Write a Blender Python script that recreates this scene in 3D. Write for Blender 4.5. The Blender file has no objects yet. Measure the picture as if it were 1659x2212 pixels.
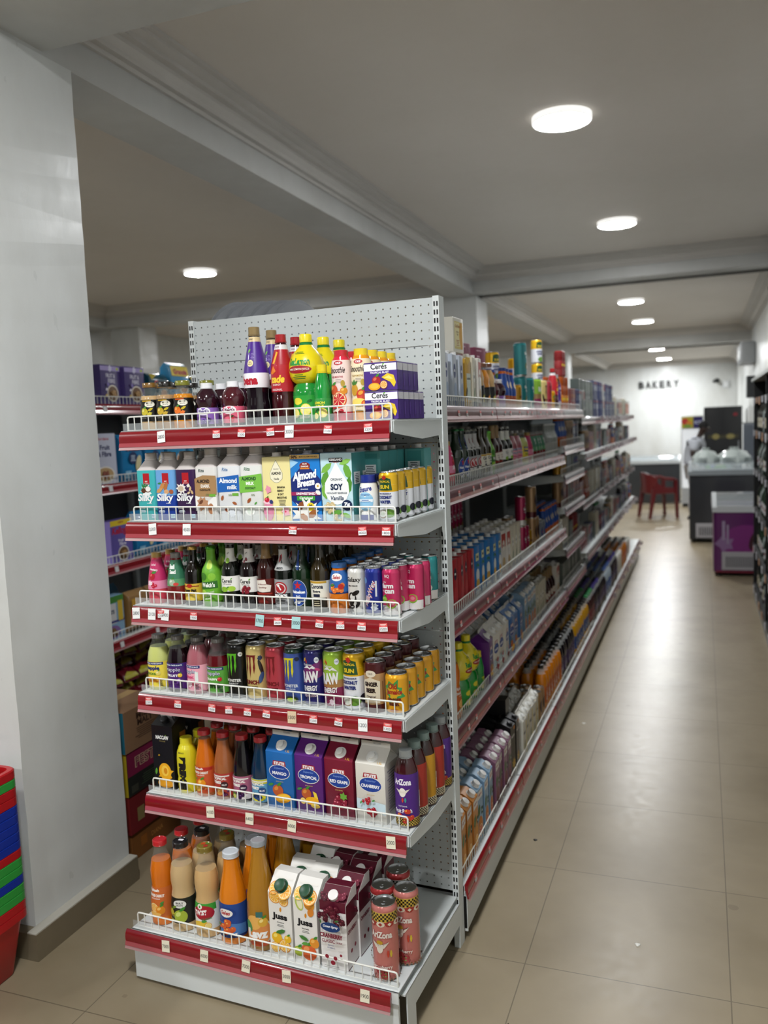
import bpy, bmesh, math, random
from mathutils import Matrix, Vector
from math import sin, cos, pi, radians

# ---------------------------------------------------------------- scene, camera, exposure
scn = bpy.context.scene
col = scn.collection
scn.view_settings.view_transform = 'Standard'
scn.view_settings.look = 'None'
scn.view_settings.gamma = 1
scn.view_settings.use_curve_mapping = False
scn.view_settings.exposure = -0.22
scn.cycles.use_denoising = True
scn.cycles.max_bounces = 8; scn.cycles.diffuse_bounces = 2
scn.cycles.transparent_max_bounces = 24
scn.cycles.caustics_reflective = False
scn.cycles.caustics_refractive = False
scn.cycles.sample_clamp_indirect = 6

LAMP = 210.0          # radiance of the round ceiling panels
YAW, PIT, ROLL, FPX = -.3604, -.0999, -.0414, 1837.7
CAM = Vector((.7417, -2.5077, 1.6949))
F = Vector((sin(YAW)*cos(PIT), cos(YAW)*cos(PIT), sin(PIT)))
R0 = Vector((cos(YAW), -sin(YAW), 0)); U0 = R0.cross(F)
Rv = cos(ROLL)*R0 + sin(ROLL)*U0
Uv = -sin(ROLL)*R0 + cos(ROLL)*U0
cd = bpy.data.cameras.new('camera'); cam = bpy.data.objects.new('camera', cd); col.objects.link(cam)
cam.matrix_world = Matrix(((Rv.x, Uv.x, -F.x, CAM.x), (Rv.y, Uv.y, -F.y, CAM.y), (Rv.z, Uv.z, -F.z, CAM.z), (0, 0, 0, 1)))
cd.sensor_fit = 'VERTICAL'; cd.sensor_height = 24; cd.lens = FPX/2212*24
cd.clip_start = .05; cd.clip_end = 80
cd.dof.use_dof = True; cd.dof.focus_distance = 2.35; cd.dof.aperture_fstop = cd.lens/1000/.0112
scn.camera = cam
w = bpy.data.worlds.new('world'); scn.world = w; w.use_nodes = True
w.node_tree.nodes['Background'].inputs[0].default_value = (.8, .85, .9, 1)
w.node_tree.nodes['Background'].inputs[1].default_value = .15


# ---------------------------------------------------------------- materials
def lin(h):
    h = h.lstrip('#'); c = [int(h[i:i+2], 16)/255 for i in (0, 2, 4)]
    return tuple((x/12.92 if x <= .04045 else ((x+.055)/1.055)**2.4) for x in c) + (1,)
MATS = {}
def M(h, rough=.45, metal=0, coat=0, emit=0, alpha=1, trans=0, ior=1.45, spec=.5, name=None):
    key = (h, rough, metal, coat, emit, alpha, trans)
    if key in MATS: return MATS[key]
    m = bpy.data.materials.new(name or 'mat_'+h.strip('#')); m.use_nodes = True
    b = m.node_tree.nodes['Principled BSDF']
    b.inputs['Base Color'].default_value = lin(h); b.inputs['Roughness'].default_value = rough
    b.inputs['Metallic'].default_value = metal; b.inputs['Coat Weight'].default_value = coat
    b.inputs['Coat Roughness'].default_value = .05; b.inputs['IOR'].default_value = ior
    b.inputs['Specular IOR Level'].default_value = spec
    b.inputs['Alpha'].default_value = alpha; b.inputs['Transmission Weight'].default_value = trans
    if emit:
        b.inputs['Emission Color'].default_value = lin(h); b.inputs['Emission Strength'].default_value = emit
    MATS[key] = m
    return m
def print_(h): return M(h, .38, coat=.15)           # printed film / card
def ink(h): return M(h, .42)
def tin(h): return M(h, .28, metal=.35, coat=.5)      # lacquered can
def liquid(h): return M(h, .14, coat=.6)             # filled bottle
GLASS = M('#a8b0ac', .03, alpha=.14, coat=1, name='clear_glass')
PLASTIC = M('#e8ecec', .12, alpha=.3, coat=.6, name='clear_plastic')
ALU = M('#c9cbcc', .25, metal=1)
STEEL = M('#c5c8c8', .35, metal=.2, name='painted_steel')
def nt(m):
    t = m.node_tree; return t, t.nodes, t.links
def ramp(N, stops):
    r = N.new('ShaderNodeValToRGB'); e = r.color_ramp.elements
    while len(e) < len(stops): e.new(.5)
    for i, (p, c) in enumerate(stops):
        e[i].position = p; e[i].color = lin(c)
    return r
def math_(N, L, op, a, b=None, c=None):
    n = N.new('ShaderNodeMath'); n.operation = op
    for i, v in enumerate((a, b, c)):
        if v is None: continue
        if isinstance(v, (int, float)): n.inputs[i].default_value = v
        else: L.new(v, n.inputs[i])
    return n.outputs[0]

def floor_material():
    m = bpy.data.materials.new('ceramic_floor_tiles'); m.use_nodes = True
    t, N, L = nt(m); b = N['Principled BSDF']
    geo = N.new('ShaderNodeNewGeometry'); sp = N.new('ShaderNodeSeparateXYZ'); L.new(geo.outputs['Position'], sp.inputs[0])
    def line(o, off):
        f = math_(N, L, 'MULTIPLY_ADD', o, 1/.6, -off/.6); f = math_(N, L, 'FRACT', math_(N, L, 'ADD', f, 100.5))
        d = math_(N, L, 'ABSOLUTE', math_(N, L, 'SUBTRACT', f, .5))
        return math_(N, L, 'LESS_THAN', d, .003)
    g = math_(N, L, 'MAXIMUM', line(sp.outputs[0], .2138), line(sp.outputs[1], -.0191))
    n1 = N.new('ShaderNodeTexNoise'); n1.inputs['Scale'].default_value = 2.2; n1.inputs['Detail'].default_value = 6; L.new(geo.outputs['Position'], n1.inputs['Vector'])
    n2 = N.new('ShaderNodeTexNoise'); n2.inputs['Scale'].default_value = 26; n2.inputs['Detail'].default_value = 5; L.new(geo.outputs['Position'], n2.inputs['Vector'])
    r1 = ramp(N, [(.3, '#84775f'), (.55, '#93866e'), (.75, '#8a7d66')]); L.new(n1.outputs['Fac'], r1.inputs[0])
    # scuffs and drips
    r2 = ramp(N, [(.0, '#4d4539'), (.2, '#b0a48e'), (1., '#b0a48e')]); n3 = N.new('ShaderNodeTexVoronoi'); n3.inputs['Scale'].default_value = 2.3
    L.new(geo.outputs['Position'], n3.inputs['Vector'])
    spots = math_(N, L, 'LESS_THAN', math_(N, L, 'ADD', n3.outputs['Distance'], math_(N, L, 'MULTIPLY', n2.outputs['Fac'], .05)), .068)
    mx = N.new('ShaderNodeMixRGB'); L.new(math_(N, L, 'MULTIPLY', spots, .4), mx.inputs[0]); L.new(r1.outputs[0], mx.inputs[1]); mx.inputs[2].default_value = lin('#6a5d4b')
    mg = N.new('ShaderNodeMixRGB'); L.new(math_(N, L, 'MULTIPLY', g, .62), mg.inputs[0]); L.new(mx.outputs[0], mg.inputs[1]); mg.inputs[2].default_value = lin('#4b4234')
    L.new(mg.outputs[0], b.inputs['Base Color'])
    rr = math_(N, L, 'MULTIPLY_ADD', n2.outputs['Fac'], .13, .245); L.new(rr, b.inputs['Roughness'])
    b.inputs['Specular IOR Level'].default_value = .34
    bp = N.new('ShaderNodeBump'); bp.inputs['Strength'].default_value = .2; bp.inputs['Distance'].default_value = .0015
    L.new(math_(N, L, 'MULTIPLY', g, -1), bp.inputs['Height']); L.new(bp.outputs[0], b.inputs['Normal'])
    return m
def paint_material(name, c1, c2, rough=.45, scale=1.2, bump=.06, streak=True):
    m = bpy.data.materials.new(name); m.use_nodes = True
    t, N, L = nt(m); b = N['Principled BSDF']
    tc = N.new('ShaderNodeTexCoord'); mp = N.new('ShaderNodeMapping'); L.new(tc.outputs['Object'], mp.inputs[0])
    mp.inputs['Scale'].default_value = (1, 1, .45) if streak else (1, 1, 1)
    n = N.new('ShaderNodeTexNoise'); n.inputs['Scale'].default_value = scale; n.inputs['Detail'].default_value = 7; n.inputs['Roughness'].default_value = .6
    L.new(mp.outputs[0], n.inputs['Vector'])
    r = ramp(N, [(.3, c1), (.7, c2)]); L.new(n.outputs['Fac'], r.inputs[0]); L.new(r.outputs[0], b.inputs['Base Color'])
    n2 = N.new('ShaderNodeTexNoise'); n2.inputs['Scale'].default_value = 14; n2.inputs['Detail'].default_value = 6; L.new(mp.outputs[0], n2.inputs['Vector'])
    L.new(math_(N, L, 'MULTIPLY_ADD', n2.outputs['Fac'], .3, rough-.15), b.inputs['Roughness'])
    bp = N.new('ShaderNodeBump'); bp.inputs['Strength'].default_value = bump*4; bp.inputs['Distance'].default_value = .004
    L.new(n2.outputs['Fac'], bp.inputs['Height']); L.new(bp.outputs[0], b.inputs['Normal'])
    return m
def peg_material(name, c, pitch=.025, rad=.0026, ox=0., oz=0., axis=0):
    # powder coated steel with punched round holes one can see through
    m = bpy.data.materials.new(name); m.use_nodes = True
    t, N, L = nt(m); b = N['Principled BSDF']; b.inputs['Base Color'].default_value = lin(c); b.inputs['Roughness'].default_value = .42
    tc = N.new('ShaderNodeTexCoord'); sp = N.new('ShaderNodeSeparateXYZ'); L.new(tc.outputs['Object'], sp.inputs[0])
    def cell(o, off):
        f = math_(N, L, 'FRACT', math_(N, L, 'ADD', math_(N, L, 'MULTIPLY_ADD', o, 1/pitch, -off/pitch), 500.5))
        return math_(N, L, 'MULTIPLY', math_(N, L, 'SUBTRACT', f, .5), pitch)
    a = cell(sp.outputs[axis], ox); c2 = cell(sp.outputs[2], oz)
    d = math_(N, L, 'SQRT', math_(N, L, 'ADD', math_(N, L, 'MULTIPLY', a, a), math_(N, L, 'MULTIPLY', c2, c2)))
    hole = math_(N, L, 'LESS_THAN', d, rad)
    tr = N.new('ShaderNodeBsdfTransparent'); mx = N.new('ShaderNodeMixShader'); L.new(hole, mx.inputs[0]); L.new(b.outputs[0], mx.inputs[1]); L.new(tr.outputs[0], mx.inputs[2])
    L.new(mx.outputs[0], N['Material Output'].inputs['Surface'])
    return m
def wood_free_card(c, name):
    return paint_material(name, c, c, .7, 3, .03, False)

WALL = paint_material('satin_wall_paint', '#c4c5c0', '#dee1e0', .33, 1.3, .06)
CEIL = paint_material('flat_ceiling_paint', '#d6cfc5', '#ded7ce', .62, .8, .01, False)
BEAM = paint_material('satin_beam_paint', '#bcbcb8', '#cccdca', .45, 1.5, .05)
CORN = paint_material('cornice_paint', '#c9c5be', '#d0ccc6', .6, 2, .02, False)
SKIRT = paint_material('skirting_tile', '#6e6450', '#776c58', .35, 5, .02, False)
FLOOR = floor_material()
WHITE_STEEL = M('#d9dedd', .38, name='white_powder_coat')
GREY_STEEL = M('#aab0af', .4)
RED_STRIP = M('#82101a', .25, coat=.6, name='red_price_strip')
WIRE = M('#e6e6de', .35)
BLACKM = M('#0b0b0c', .5)

# ---------------------------------------------------------------- mesh builder
class MB:
    def __init__(s): s.v = []; s.f = []; s.m = []; s.mats = []
    def mi(s, m):
        if m not in s.mats: s.mats.append(m)
        return s.mats.index(m)
    def add(s, vs, fs, m):
        o = len(s.v); k = s.mi(m); s.v += [tuple(v) for v in vs]
        for f in fs: s.f.append(tuple(o+i for i in f)); s.m.append(k)
    def box(s, x0, x1, y0, y1, z0, z1, m):
        s.add([(x0,y0,z0),(x1,y0,z0),(x1,y1,z0),(x0,y1,z0),(x0,y0,z1),(x1,y0,z1),(x1,y1,z1),(x0,y1,z1)],
              [(0,3,2,1),(4,5,6,7),(0,1,5,4),(1,2,6,5),(2,3,7,6),(3,0,4,7)], m)
    def prism(s, poly, a0, a1, m, axis='x'):
        # polygon (p,q) swept along axis: x -> (a,p,q) ; y -> (p,a,q) ; z -> (p,q,a)
        def P(a, p, q): return {'x': (a, p, q), 'y': (p, a, q), 'z': (p, q, a)}[axis]
        n = len(poly); vs = [P(a0, *p) for p in poly] + [P(a1, *p) for p in poly]
        fs = [(i, (i+1) % n, n+(i+1) % n, n+i) for i in range(n)] + [tuple(range(n))[::-1], tuple(range(n, 2*n))]
        s.add(vs, fs, m)
    def tube(s, pts, r, m, n=6, closed=False):
        pts = [Vector(p) for p in pts]; vs = []; fs = []; prev = None
        for i, p in enumerate(pts):
            a = pts[max(i-1, 0)]; b = pts[min(i+1, len(pts)-1)]
            d = (b-a).normalized(); u = Vector((0, 0, 1)) if abs(d.z) < .9 else Vector((1, 0, 0))
            x = d.cross(u).normalized() if prev is None else (prev - d*prev.dot(d)).normalized()
            prev = x; y = d.cross(x)
            rr = r[i] if isinstance(r, (list, tuple)) else r
            for k in range(n):
                t = 2*pi*k/n; vs.append(p + x*cos(t)*rr + y*sin(t)*rr)
        for i in range(len(pts)-1):
            for k in range(n): fs.append((i*n+k, i*n+(k+1) % n, (i+1)*n+(k+1) % n, (i+1)*n+k))
        fs.append(tuple(range(n))[::-1]); fs.append(tuple(range((len(pts)-1)*n, len(pts)*n)))
        s.add(vs, fs, m)
    def lathe(s, prof, m, seg=24, c=(0, 0, 0), bot=True, top=True, wob=None, tilt=None):
        vs = []; fs = []
        for j, (r, z) in enumerate(prof):
            for k in range(seg):
                t = 2*pi*k/seg; rr = r*(wob(t, z) if wob else 1)
                vs.append(Vector((rr*cos(t), rr*sin(t), z)))
        if tilt: vs = [tilt @ v for v in vs]
        vs = [v + Vector(c) for v in vs]
        for j in range(len(prof)-1):
            for k in range(seg): fs.append((j*seg+k, j*seg+(k+1) % seg, (j+1)*seg+(k+1) % seg, (j+1)*seg+k))
        if bot: fs.append(tuple(range(seg))[::-1])
        if top: fs.append(tuple(range((len(prof)-1)*seg, len(prof)*seg)))
        s.add(vs, fs, m)
    def loft(s, secs, m, q=3, bot=True, top=True):
        # sections (hx, hy, corner radius, z [, cx, cy]) with rounded-rectangle outline
        vs = []; fs = []; n = 4*(q+1)
        for sec in secs:
            hx, hy, r, z = sec[:4]; cx, cy = (sec[4], sec[5]) if len(sec) > 4 else (0, 0)
            for a, (sx, sy) in enumerate(((1, -1), (1, 1), (-1, 1), (-1, -1))):
                for k in range(q+1):
                    t = -pi/2 + a*pi/2 + k*(pi/2)/q
                    vs.append((cx+sx*(hx-r)+r*cos(t), cy+sy*(hy-r)+r*sin(t), z))
        for j in range(len(secs)-1):
            for k in range(n): fs.append((j*n+k, j*n+(k+1) % n, (j+1)*n+(k+1) % n, (j+1)*n+k))
        if bot: fs.append(tuple(range(n))[::-1])
        if top: fs.append(tuple(range((len(secs)-1)*n, len(secs)*n)))
        s.add(vs, fs, m)
    def tris(s, T, m, surf, lay):
        # T: list of ((u,v)*3), surf(u,v,offset)->xyz
        vs = []; fs = []
        for t in T:
            o = len(vs); vs += [surf(p[0], p[1], lay) for p in t]; fs.append(tuple(range(o, o+len(t))))
        s.add(vs, fs, m)
    def xf(s, mat, start=0):
        for i in range(start, len(s.v)): s.v[i] = tuple(mat @ Vector(s.v[i]))
    def mesh(s, name, smooth=40):
        me = bpy.data.meshes.new(name); me.from_pydata(s.v, [], s.f); me.update()
        for m in s.mats: me.materials.append(m)
        me.polygons.foreach_set('material_index', s.m)
        if smooth:
            me.polygons.foreach_set('use_smooth', [True]*len(s.f)); me.set_sharp_from_angle(angle=radians(smooth))
        return me
    def obj(s, name, parent=None, smooth=40):
        o = bpy.data.objects.new(name, s.mesh(name, smooth)); col.objects.link(o)
        if parent: o.parent = parent
        return o
def join(mbs):
    r = MB()
    for b in mbs:
        o = len(r.v); r.v += b.v
        for f, k in zip(b.f, b.m): r.f.append(tuple(o+i for i in f)); r.m.append(r.mi(b.mats[k]))
    return r
def tag(o, label, cat, group=None, kind=None):
    if label: o['label'] = label
    if cat: o['category'] = cat
    if group: o['group'] = group
    if kind: o['kind'] = kind
    return o
def empty(name, loc=(0, 0, 0), rz=0, parent=None):
    o = bpy.data.objects.new(name, None); col.objects.link(o); o.location = loc; o.rotation_euler = (0, 0, rz)
    o.empty_display_size = .05
    if parent: o.parent = parent
    return o
def struct(name, mb, label=None, smooth=0):
    o = mb.obj(name, None, smooth); o['kind'] = 'structure'
    tag(o, label, name.split('_')[0].split('.')[0])
    return o

# ---------------------------------------------------------------- lettering
_T = {}
_tc = bpy.data.curves.new('lettering_source', 'FONT'); _to = bpy.data.objects.new('lettering_source', _tc); col.objects.link(_to)
def glyphs(s, bold=0.):
    k = (s, bold)
    if k in _T: return _T[k]
    _tc.body = s; _tc.size = 1; _tc.offset = bold; _tc.resolution_u = 3; _tc.fill_mode = 'FRONT'
    dg = bpy.context.evaluated_depsgraph_get(); dg.update(); ev = _to.evaluated_get(dg); me = ev.to_mesh(); me.calc_loop_triangles()
    P = [(v.co.x, v.co.y) for v in me.vertices]
    T = [tuple(P[i] for i in lt.vertices) for lt in me.loop_triangles]
    ev.to_mesh_clear()
    if not T: T = [((0, 0), (.01, 0), (0, .01))]
    xs = [p[0] for t in T for p in t]; ys = [p[1] for t in T for p in t]
    _T[k] = (T, min(xs), max(xs), min(ys), max(ys)); return _T[k]
def text_tris(s, cx, cy, w, h=None, bold=.015, rot=0, shear=0):
    T, x0, x1, y0, y1 = glyphs(s, bold); sx = w/(x1-x0); sy = (h/(y1-y0)) if h else sx
    c, d = cos(radians(rot)), sin(radians(rot)); out = []
    for t in T:
        q = []
        for x, y in t:
            a = (x-(x0+x1)/2)*sx; b = (y-(y0+y1)/2)*sy; a += shear*b
            q.append((cx+a*c-b*d, cy+a*d+b*c))
        ar = (q[1][0]-q[0][0])*(q[2][1]-q[0][1])-(q[2][0]-q[0][0])*(q[1][1]-q[0][1])
        out.append(tuple(q) if ar > 0 else (q[0], q[2], q[1]))
    return out
def clip_strips(T, du):
    out = []
    for t in T:
        lo = min(p[0] for p in t); hi = max(p[0] for p in t)
        k0 = math.floor(lo/du); k1 = math.ceil(hi/du)
        if k1-k0 <= 1: out.append(t); continue
        for k in range(k0, k1):
            P = list(t)
            for lim, sg in ((k*du, 1), ((k+1)*du, -1)):
                Q = []
                for i in range(len(P)):
                    a, b = P[i], P[(i+1) % len(P)]; ia = (a[0]-lim)*sg >= 0; ib = (b[0]-lim)*sg >= 0
                    if ia: Q.append(a)
                    if ia != ib:
                        f = (lim-a[0])/(b[0]-a[0]); Q.append((lim, a[1]+f*(b[1]-a[1])))
                P = Q
                if len(P) < 3: break
            if len(P) >= 3: out.append(tuple(P))
    return out
def ell(cx, cy, rx, ry, rot=0, n=18, a0=0, a1=360):
    c, d = cos(radians(rot)), sin(radians(rot)); P = []
    for k in range(n + (0 if a1-a0 >= 360 else 1)):
        t = radians(a0+(a1-a0)*k/n); x, y = rx*cos(t), ry*sin(t); P.append((cx+x*c-y*d, cy+x*d+y*c))
    return P
def fan(P):
    cx = sum(p[0] for p in P)/len(P); cy = sum(p[1] for p in P)/len(P)
    return [((cx, cy), P[i], P[(i+1) % len(P)]) for i in range(len(P))]
def leaf(cx, cy, l, w, rot):
    P = [(-.5, 0), (-.2, -.42), (.2, -.4), (.5, 0), (.2, .4), (-.2, .42)]; c, d = cos(radians(rot)), sin(radians(rot))
    return [(cx+x*l*c-y*w*d, cy+x*l*d+y*w*c) for x, y in P]
def art(D):
    """expand the shorthand of printed decoration (mm) into (triangles, colour)"""
    out = []
    for it in D:
        k = it[0]
        if k == 't':
            _, s, cx, cy, w, h, c = it[:7]; o = it[7] if len(it) > 7 else {}
            out.append((text_tris(s, cx, cy, w, h, o.get('b', .015), o.get('rot', 0), o.get('sh', 0)), c))
        elif k == 'r':
            _, cx, cy, w, h, c = it[:6]; a = radians(it[6]) if len(it) > 6 else 0
            P = [(cx+x*w/2*cos(a)-y*h/2*sin(a), cy+x*w/2*sin(a)+y*h/2*cos(a)) for x, y in ((-1, -1), (1, -1), (1, 1), (-1, 1))]
            out.append(([tuple(P[i] for i in (0, 1, 2)), tuple(P[i] for i in (0, 2, 3))], c))
        elif k == 'e': out.append((fan(ell(*it[1:5], it[6] if len(it) > 6 else 0)), it[5]))
        elif k == 'p': out.append((fan(it[1]), it[2]))
        elif k == 'leaf': out.append((fan(leaf(*it[1:6])), it[6]))
        elif k == 'orange':       # cut citrus: rind, pith, flesh segments
            _, cx, cy, r, c1, c2 = it
            out.append((fan(ell(cx, cy, r, r)), c1)); out.append((fan(ell(cx, cy, r*.86, r*.86)), '#f6e3b0'))
            T = []
            for q in range(8):
                a = q*45+4; T.append(((cx, cy), (cx+r*.76*cos(radians(a)), cy+r*.76*sin(radians(a))), (cx+r*.8*cos(radians(a+37)), cy+r*.8*sin(radians(a+37)))))
            out.append((T, c2))
        elif k == 'fruit':        # whole fruit with leaf and printed highlight
            _, cx, cy, r, c1, c2 = it
            out.append((fan(ell(cx, cy, r, r*.94)), c1)); out.append((fan(ell(cx-r*.3, cy+r*.3, r*.42, r*.3, 35)), c2)); out.append((fan(leaf(cx+r*.3, cy+r*1.05, r*1.1, r*.5, 35)), '#3f8a2c'))
        elif k == 'berries':
            _, cx, cy, r, n, c1, c2 = it; rn = random.Random(int(cx*7+cy*3+n))
            for q in range(n):
                a = rn.random()*6.28; d = r*2.6*math.sqrt(rn.random()); x, y = cx+d*cos(a), cy+d*.8*sin(a)
                out.append((fan(ell(x, y, r, r, 0, 12)), c1)); out.append((fan(ell(x-r*.3, y+r*.3, r*.35, r*.3, 0, 8)), c2))
        elif k == 'splash':
            _, cx, cy, r, n, c = it; rn = random.Random(int(cx*5+cy+n)); P = []
            for q in range(n*2):
                a = pi*q/n; d = r*(1 if q % 2 else .62+.1*rn.random())*(.8+.4*rn.random()); P.append((cx+d*cos(a), cy+d*sin(a)))
            out.append((fan(P), c))
        elif k == 'check':        # checker band
            _, v0, v1, u0, u1, s, c = it; T = []; j = 0; v = v0
            while v < v1-.1:
                u = u0 + (s if j % 2 else 0)
                while u < u1:
                    T += [((u, v), (u+s, v), (u+s, v+s)), ((u, v), (u+s, v+s), (u, v+s))]; u += 2*s
                v += s; j += 1
            out.append((T, c))
        elif k == 'lines':        # small print: thin bars
            _, cx, cy, w, n, dy, c = it; T = []; rn = random.Random(int(cx+cy*3+n))
            for q in range(n):
                ww = w*(.6+.4*rn.random()); y = cy-q*dy; a, b = cx-ww/2, cx+ww/2
                T += [((a, y), (b, y), (b, y+dy*.4)), ((a, y), (b, y+dy*.4), (a, y+dy*.4))]
            out.append((T, c))
    return out
def decorate(mb, D, surf, curved=False, mk=ink, lay0=.35, step=.13):
    L = lay0
    for T, c in art(D):
        if curved: T = clip_strips(T, 5.)
        mb.tris(T, mk(c), surf, L); L += step
def rprof(prof, v):
    for (r0, z0), (r1, z1) in zip(prof, prof[1:]):
        if z0 <= v <= z1 and z1 > z0: return r0+(r1-r0)*(v-z0)/(z1-z0)
    return prof[-1][0] if v > prof[-1][1] else prof[0][0]
def cyl_surf(prof, turn=0):
    rr = max(r for r, z in prof)
    def f(u, v, o):
        r = rprof(prof, v)+o; t = u/rr+radians(turn); return (r*sin(t), -r*cos(t), v)
    return f
def flat_surf(hy, skew=0): return lambda u, v, o: (u, -hy-o+skew*v, v)
def side_surf(hx): return lambda u, v, o: (hx+o, u, v)

# ---------------------------------------------------------------- product prototypes (built in mm, scaled to m)
class Proto:
    def __init__(s, name, cat, parts, desc, r, h):
        # parts: [(part name, MB, [(sub name, MB)])]
        s.name, s.cat, s.desc, s.r, s.h = name, cat, desc, r/1000, h/1000
        sc = Matrix.Scale(.001, 4); s.parts = []
        for n, mb, subs in parts:
            mb.xf(sc)
            for sn, sm in subs: sm.xf(sc)
            s.parts.append((n, mb, subs))
        s.meshes = None; s.single = None; s.root = None
    def full(s):
        if not s.meshes:
            s.meshes = [(n, mb.mesh(n), [(a, b.mesh(a)) for a, b in subs]) for n, mb, subs in s.parts]
        return s.meshes
    def one(s):
        if not s.single:
            s.single = join([mb for n, mb, subs in s.parts] + [b for n, mb, subs in s.parts for a, b in subs]).mesh(s.name)
        return s.single
def place(p, loc, rz, label, group=None, simple=False, tilt=None):
    """stand one product somewhere; the first full one is built, the rest are copied with their parts"""
    if simple:
        o = bpy.data.objects.new(p.name, p.one()); col.objects.link(o)
    elif p.root is None:
        o = empty(p.name); p.root = o
        for n, me, subs in p.full():
            c = bpy.data.objects.new(n, me); col.objects.link(c); c.parent = o
            for sn, sm in subs:
                d = bpy.data.objects.new(sn, sm); col.objects.link(d); d.parent = c
    else:
        o = p.root.copy(); col.objects.link(o)
        for ch in p.root.children:
            c = ch.copy(); col.objects.link(c); c.parent = o
            for g in ch.children:
                d = g.copy(); col.objects.link(d); d.parent = c
    o.location = loc; o.rotation_euler = (tilt[0] if tilt else 0, tilt[1] if tilt else 0, rz)
    if 'group' in o: del o['group']
    tag(o, label, p.cat, group)
    return o
PR = {}
def reg(key, p): PR[key] = p; return p

def can(key, desc, r, h, body, D=(), bands=(), turn=0, lid=ALU, slim=None):
    nk = r*.86 if not slim else slim
    prof = [(r*.8, 0), (r*.9, 2), (r, 7), (r, h-14), (r*.985, h-10), (nk, h-3)]
    b = MB(); cuts = sorted(set([7, h-14] + [v for q in bands for v in q[:2]]))
    b.lathe([(r*.8, 0), (r*.9, 2), (r, 7)], ALU, 28, top=False)
    def colr(v):
        for v0, v1, c in bands:
            if v0 <= v <= v1: return c
        return body
    for a, c in zip(cuts, cuts[1:]): b.lathe([(r, a), (r, c)], tin(colr((a+c)/2)), 28, bot=False, top=False)
    b.lathe([(r, h-14), (r*.985, h-10), (nk, h-3)], tin(colr(h-15)), 28, bot=False, top=False)
    decorate(b, D, cyl_surf(prof, turn), True, tin)
    l = MB(); l.lathe([(nk, h-3), (nk+.9, h-1.6), (nk+.6, h), (nk-1.2, h), (nk-2, h-4), (2, h-4.2)], lid, 28, bot=False)
    t = MB(); t.loft([(6, 10, 5, h-3.6, 0, -3), (6, 10, 5, h-2.4, 0, -3)], ALU); t.lathe([(3, h-2.4), (3, h-1.8)], ALU, 10, c=(0, 0, 0))
    return reg(key, Proto('drink_can', 'drink can', [('body', b, []), ('lid', l, [('pull_tab', t)])], desc, r, h))

def bottle(key, desc, prof, liq, cap, capc, label=None, D=(), fill=None, glass=True, turn=0, neck=None, name='drink_bottle', seg=28, mat=None, capD=(), cat='bottle', lmk=print_):
    """prof mm bottom->neck top; cap (r,h,kind); label (v0,v1,colour)"""
    top = prof[-1][1]; b = MB(); R = max(r for r, z in prof); lm = mat or liquid(liq)
    if fill and fill < top:
        lo = [(r, z) for r, z in prof if z < fill] + [(rprof(prof, fill), fill)]
        hi = [(rprof(prof, fill), fill)] + [(r, z) for r, z in prof if z > fill]
        b.lathe(lo, lm, seg); b.lathe(hi, GLASS if glass else PLASTIC, seg, bot=False, top=False)
    else: b.lathe(prof, lm, seg)
    parts = [('body', b, [])]
    cr, ch, kind = cap; c = MB(); cm = M(capc, .3, coat=.4) if kind != 'metal' else M(capc, .3, metal=.85)
    if kind == 'crown':
        c.lathe([(cr*1.12, top-2), (cr*1.1, top+1), (cr*.95, top+ch-1), (cr*.6, top+ch)], M(capc, .3, metal=.6), 24, wob=lambda t, z: 1+.035*cos(t*12)*(z < top+2))
    elif kind == 'screw':
        c.lathe([(cr, top-ch*.35), (cr, top-ch*.2), (cr*.97, top-ch*.18), (cr*.97, top+ch*.6), (cr*.9, top+ch*.65)], cm, 30, wob=lambda t, z: 1+.015*cos(t*15))
        c.lathe([(cr*1.06, top-ch*.5), (cr*1.06, top-ch*.38)], cm, 24)
    else:
        c.lathe([(cr*.98, top-3), (cr*1.02, top-2), (cr*1.02, top-.5), (cr, top), (cr, top+ch-2), (cr*.95, top+ch-.6), (cr*.82, top+ch), (cr*.78, top+ch-1), (cr*.1, top+ch-.6)], cm, 28)
    if capD:
        z = top+(ch*.65 if kind == 'screw' else ch)
        decorate(c, capD, lambda u, v, o: (u, v, z+o), False)
    parts.append(('cap', c, []))
    if neck:
        for (v0, v1, cc, ND) in neck:
            nb = MB(); pr = [(rprof(prof, v0)+.35, v0)] + [(r+.35, z) for r, z in prof if v0 < z < v1] + [(rprof(prof, v1)+.35, v1)]
            nb.lathe(pr, lmk(cc), seg, bot=False, top=False); decorate(nb, ND, cyl_surf([(r+.35, z) for r, z in prof], turn), True)
            parts.append(('neck_label', nb, []))
    if label:
        v0, v1, lc = label; pr = [(rprof(prof, v0)+.3, v0)] + [(r+.3, z) for r, z in prof if v0 < z < v1] + [(rprof(prof, v1)+.3, v1)]
        l = MB(); l.lathe(pr, lmk(lc), seg, bot=False, top=False)
        decorate(l, D, cyl_surf([(r+.3, z) for r, z in prof], turn), True); parts.append(('label', l, []))
    elif D: decorate(b, D, cyl_surf(prof, turn), True)
    return reg(key, Proto(name, cat, parts, desc, R, top+ch))

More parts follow.
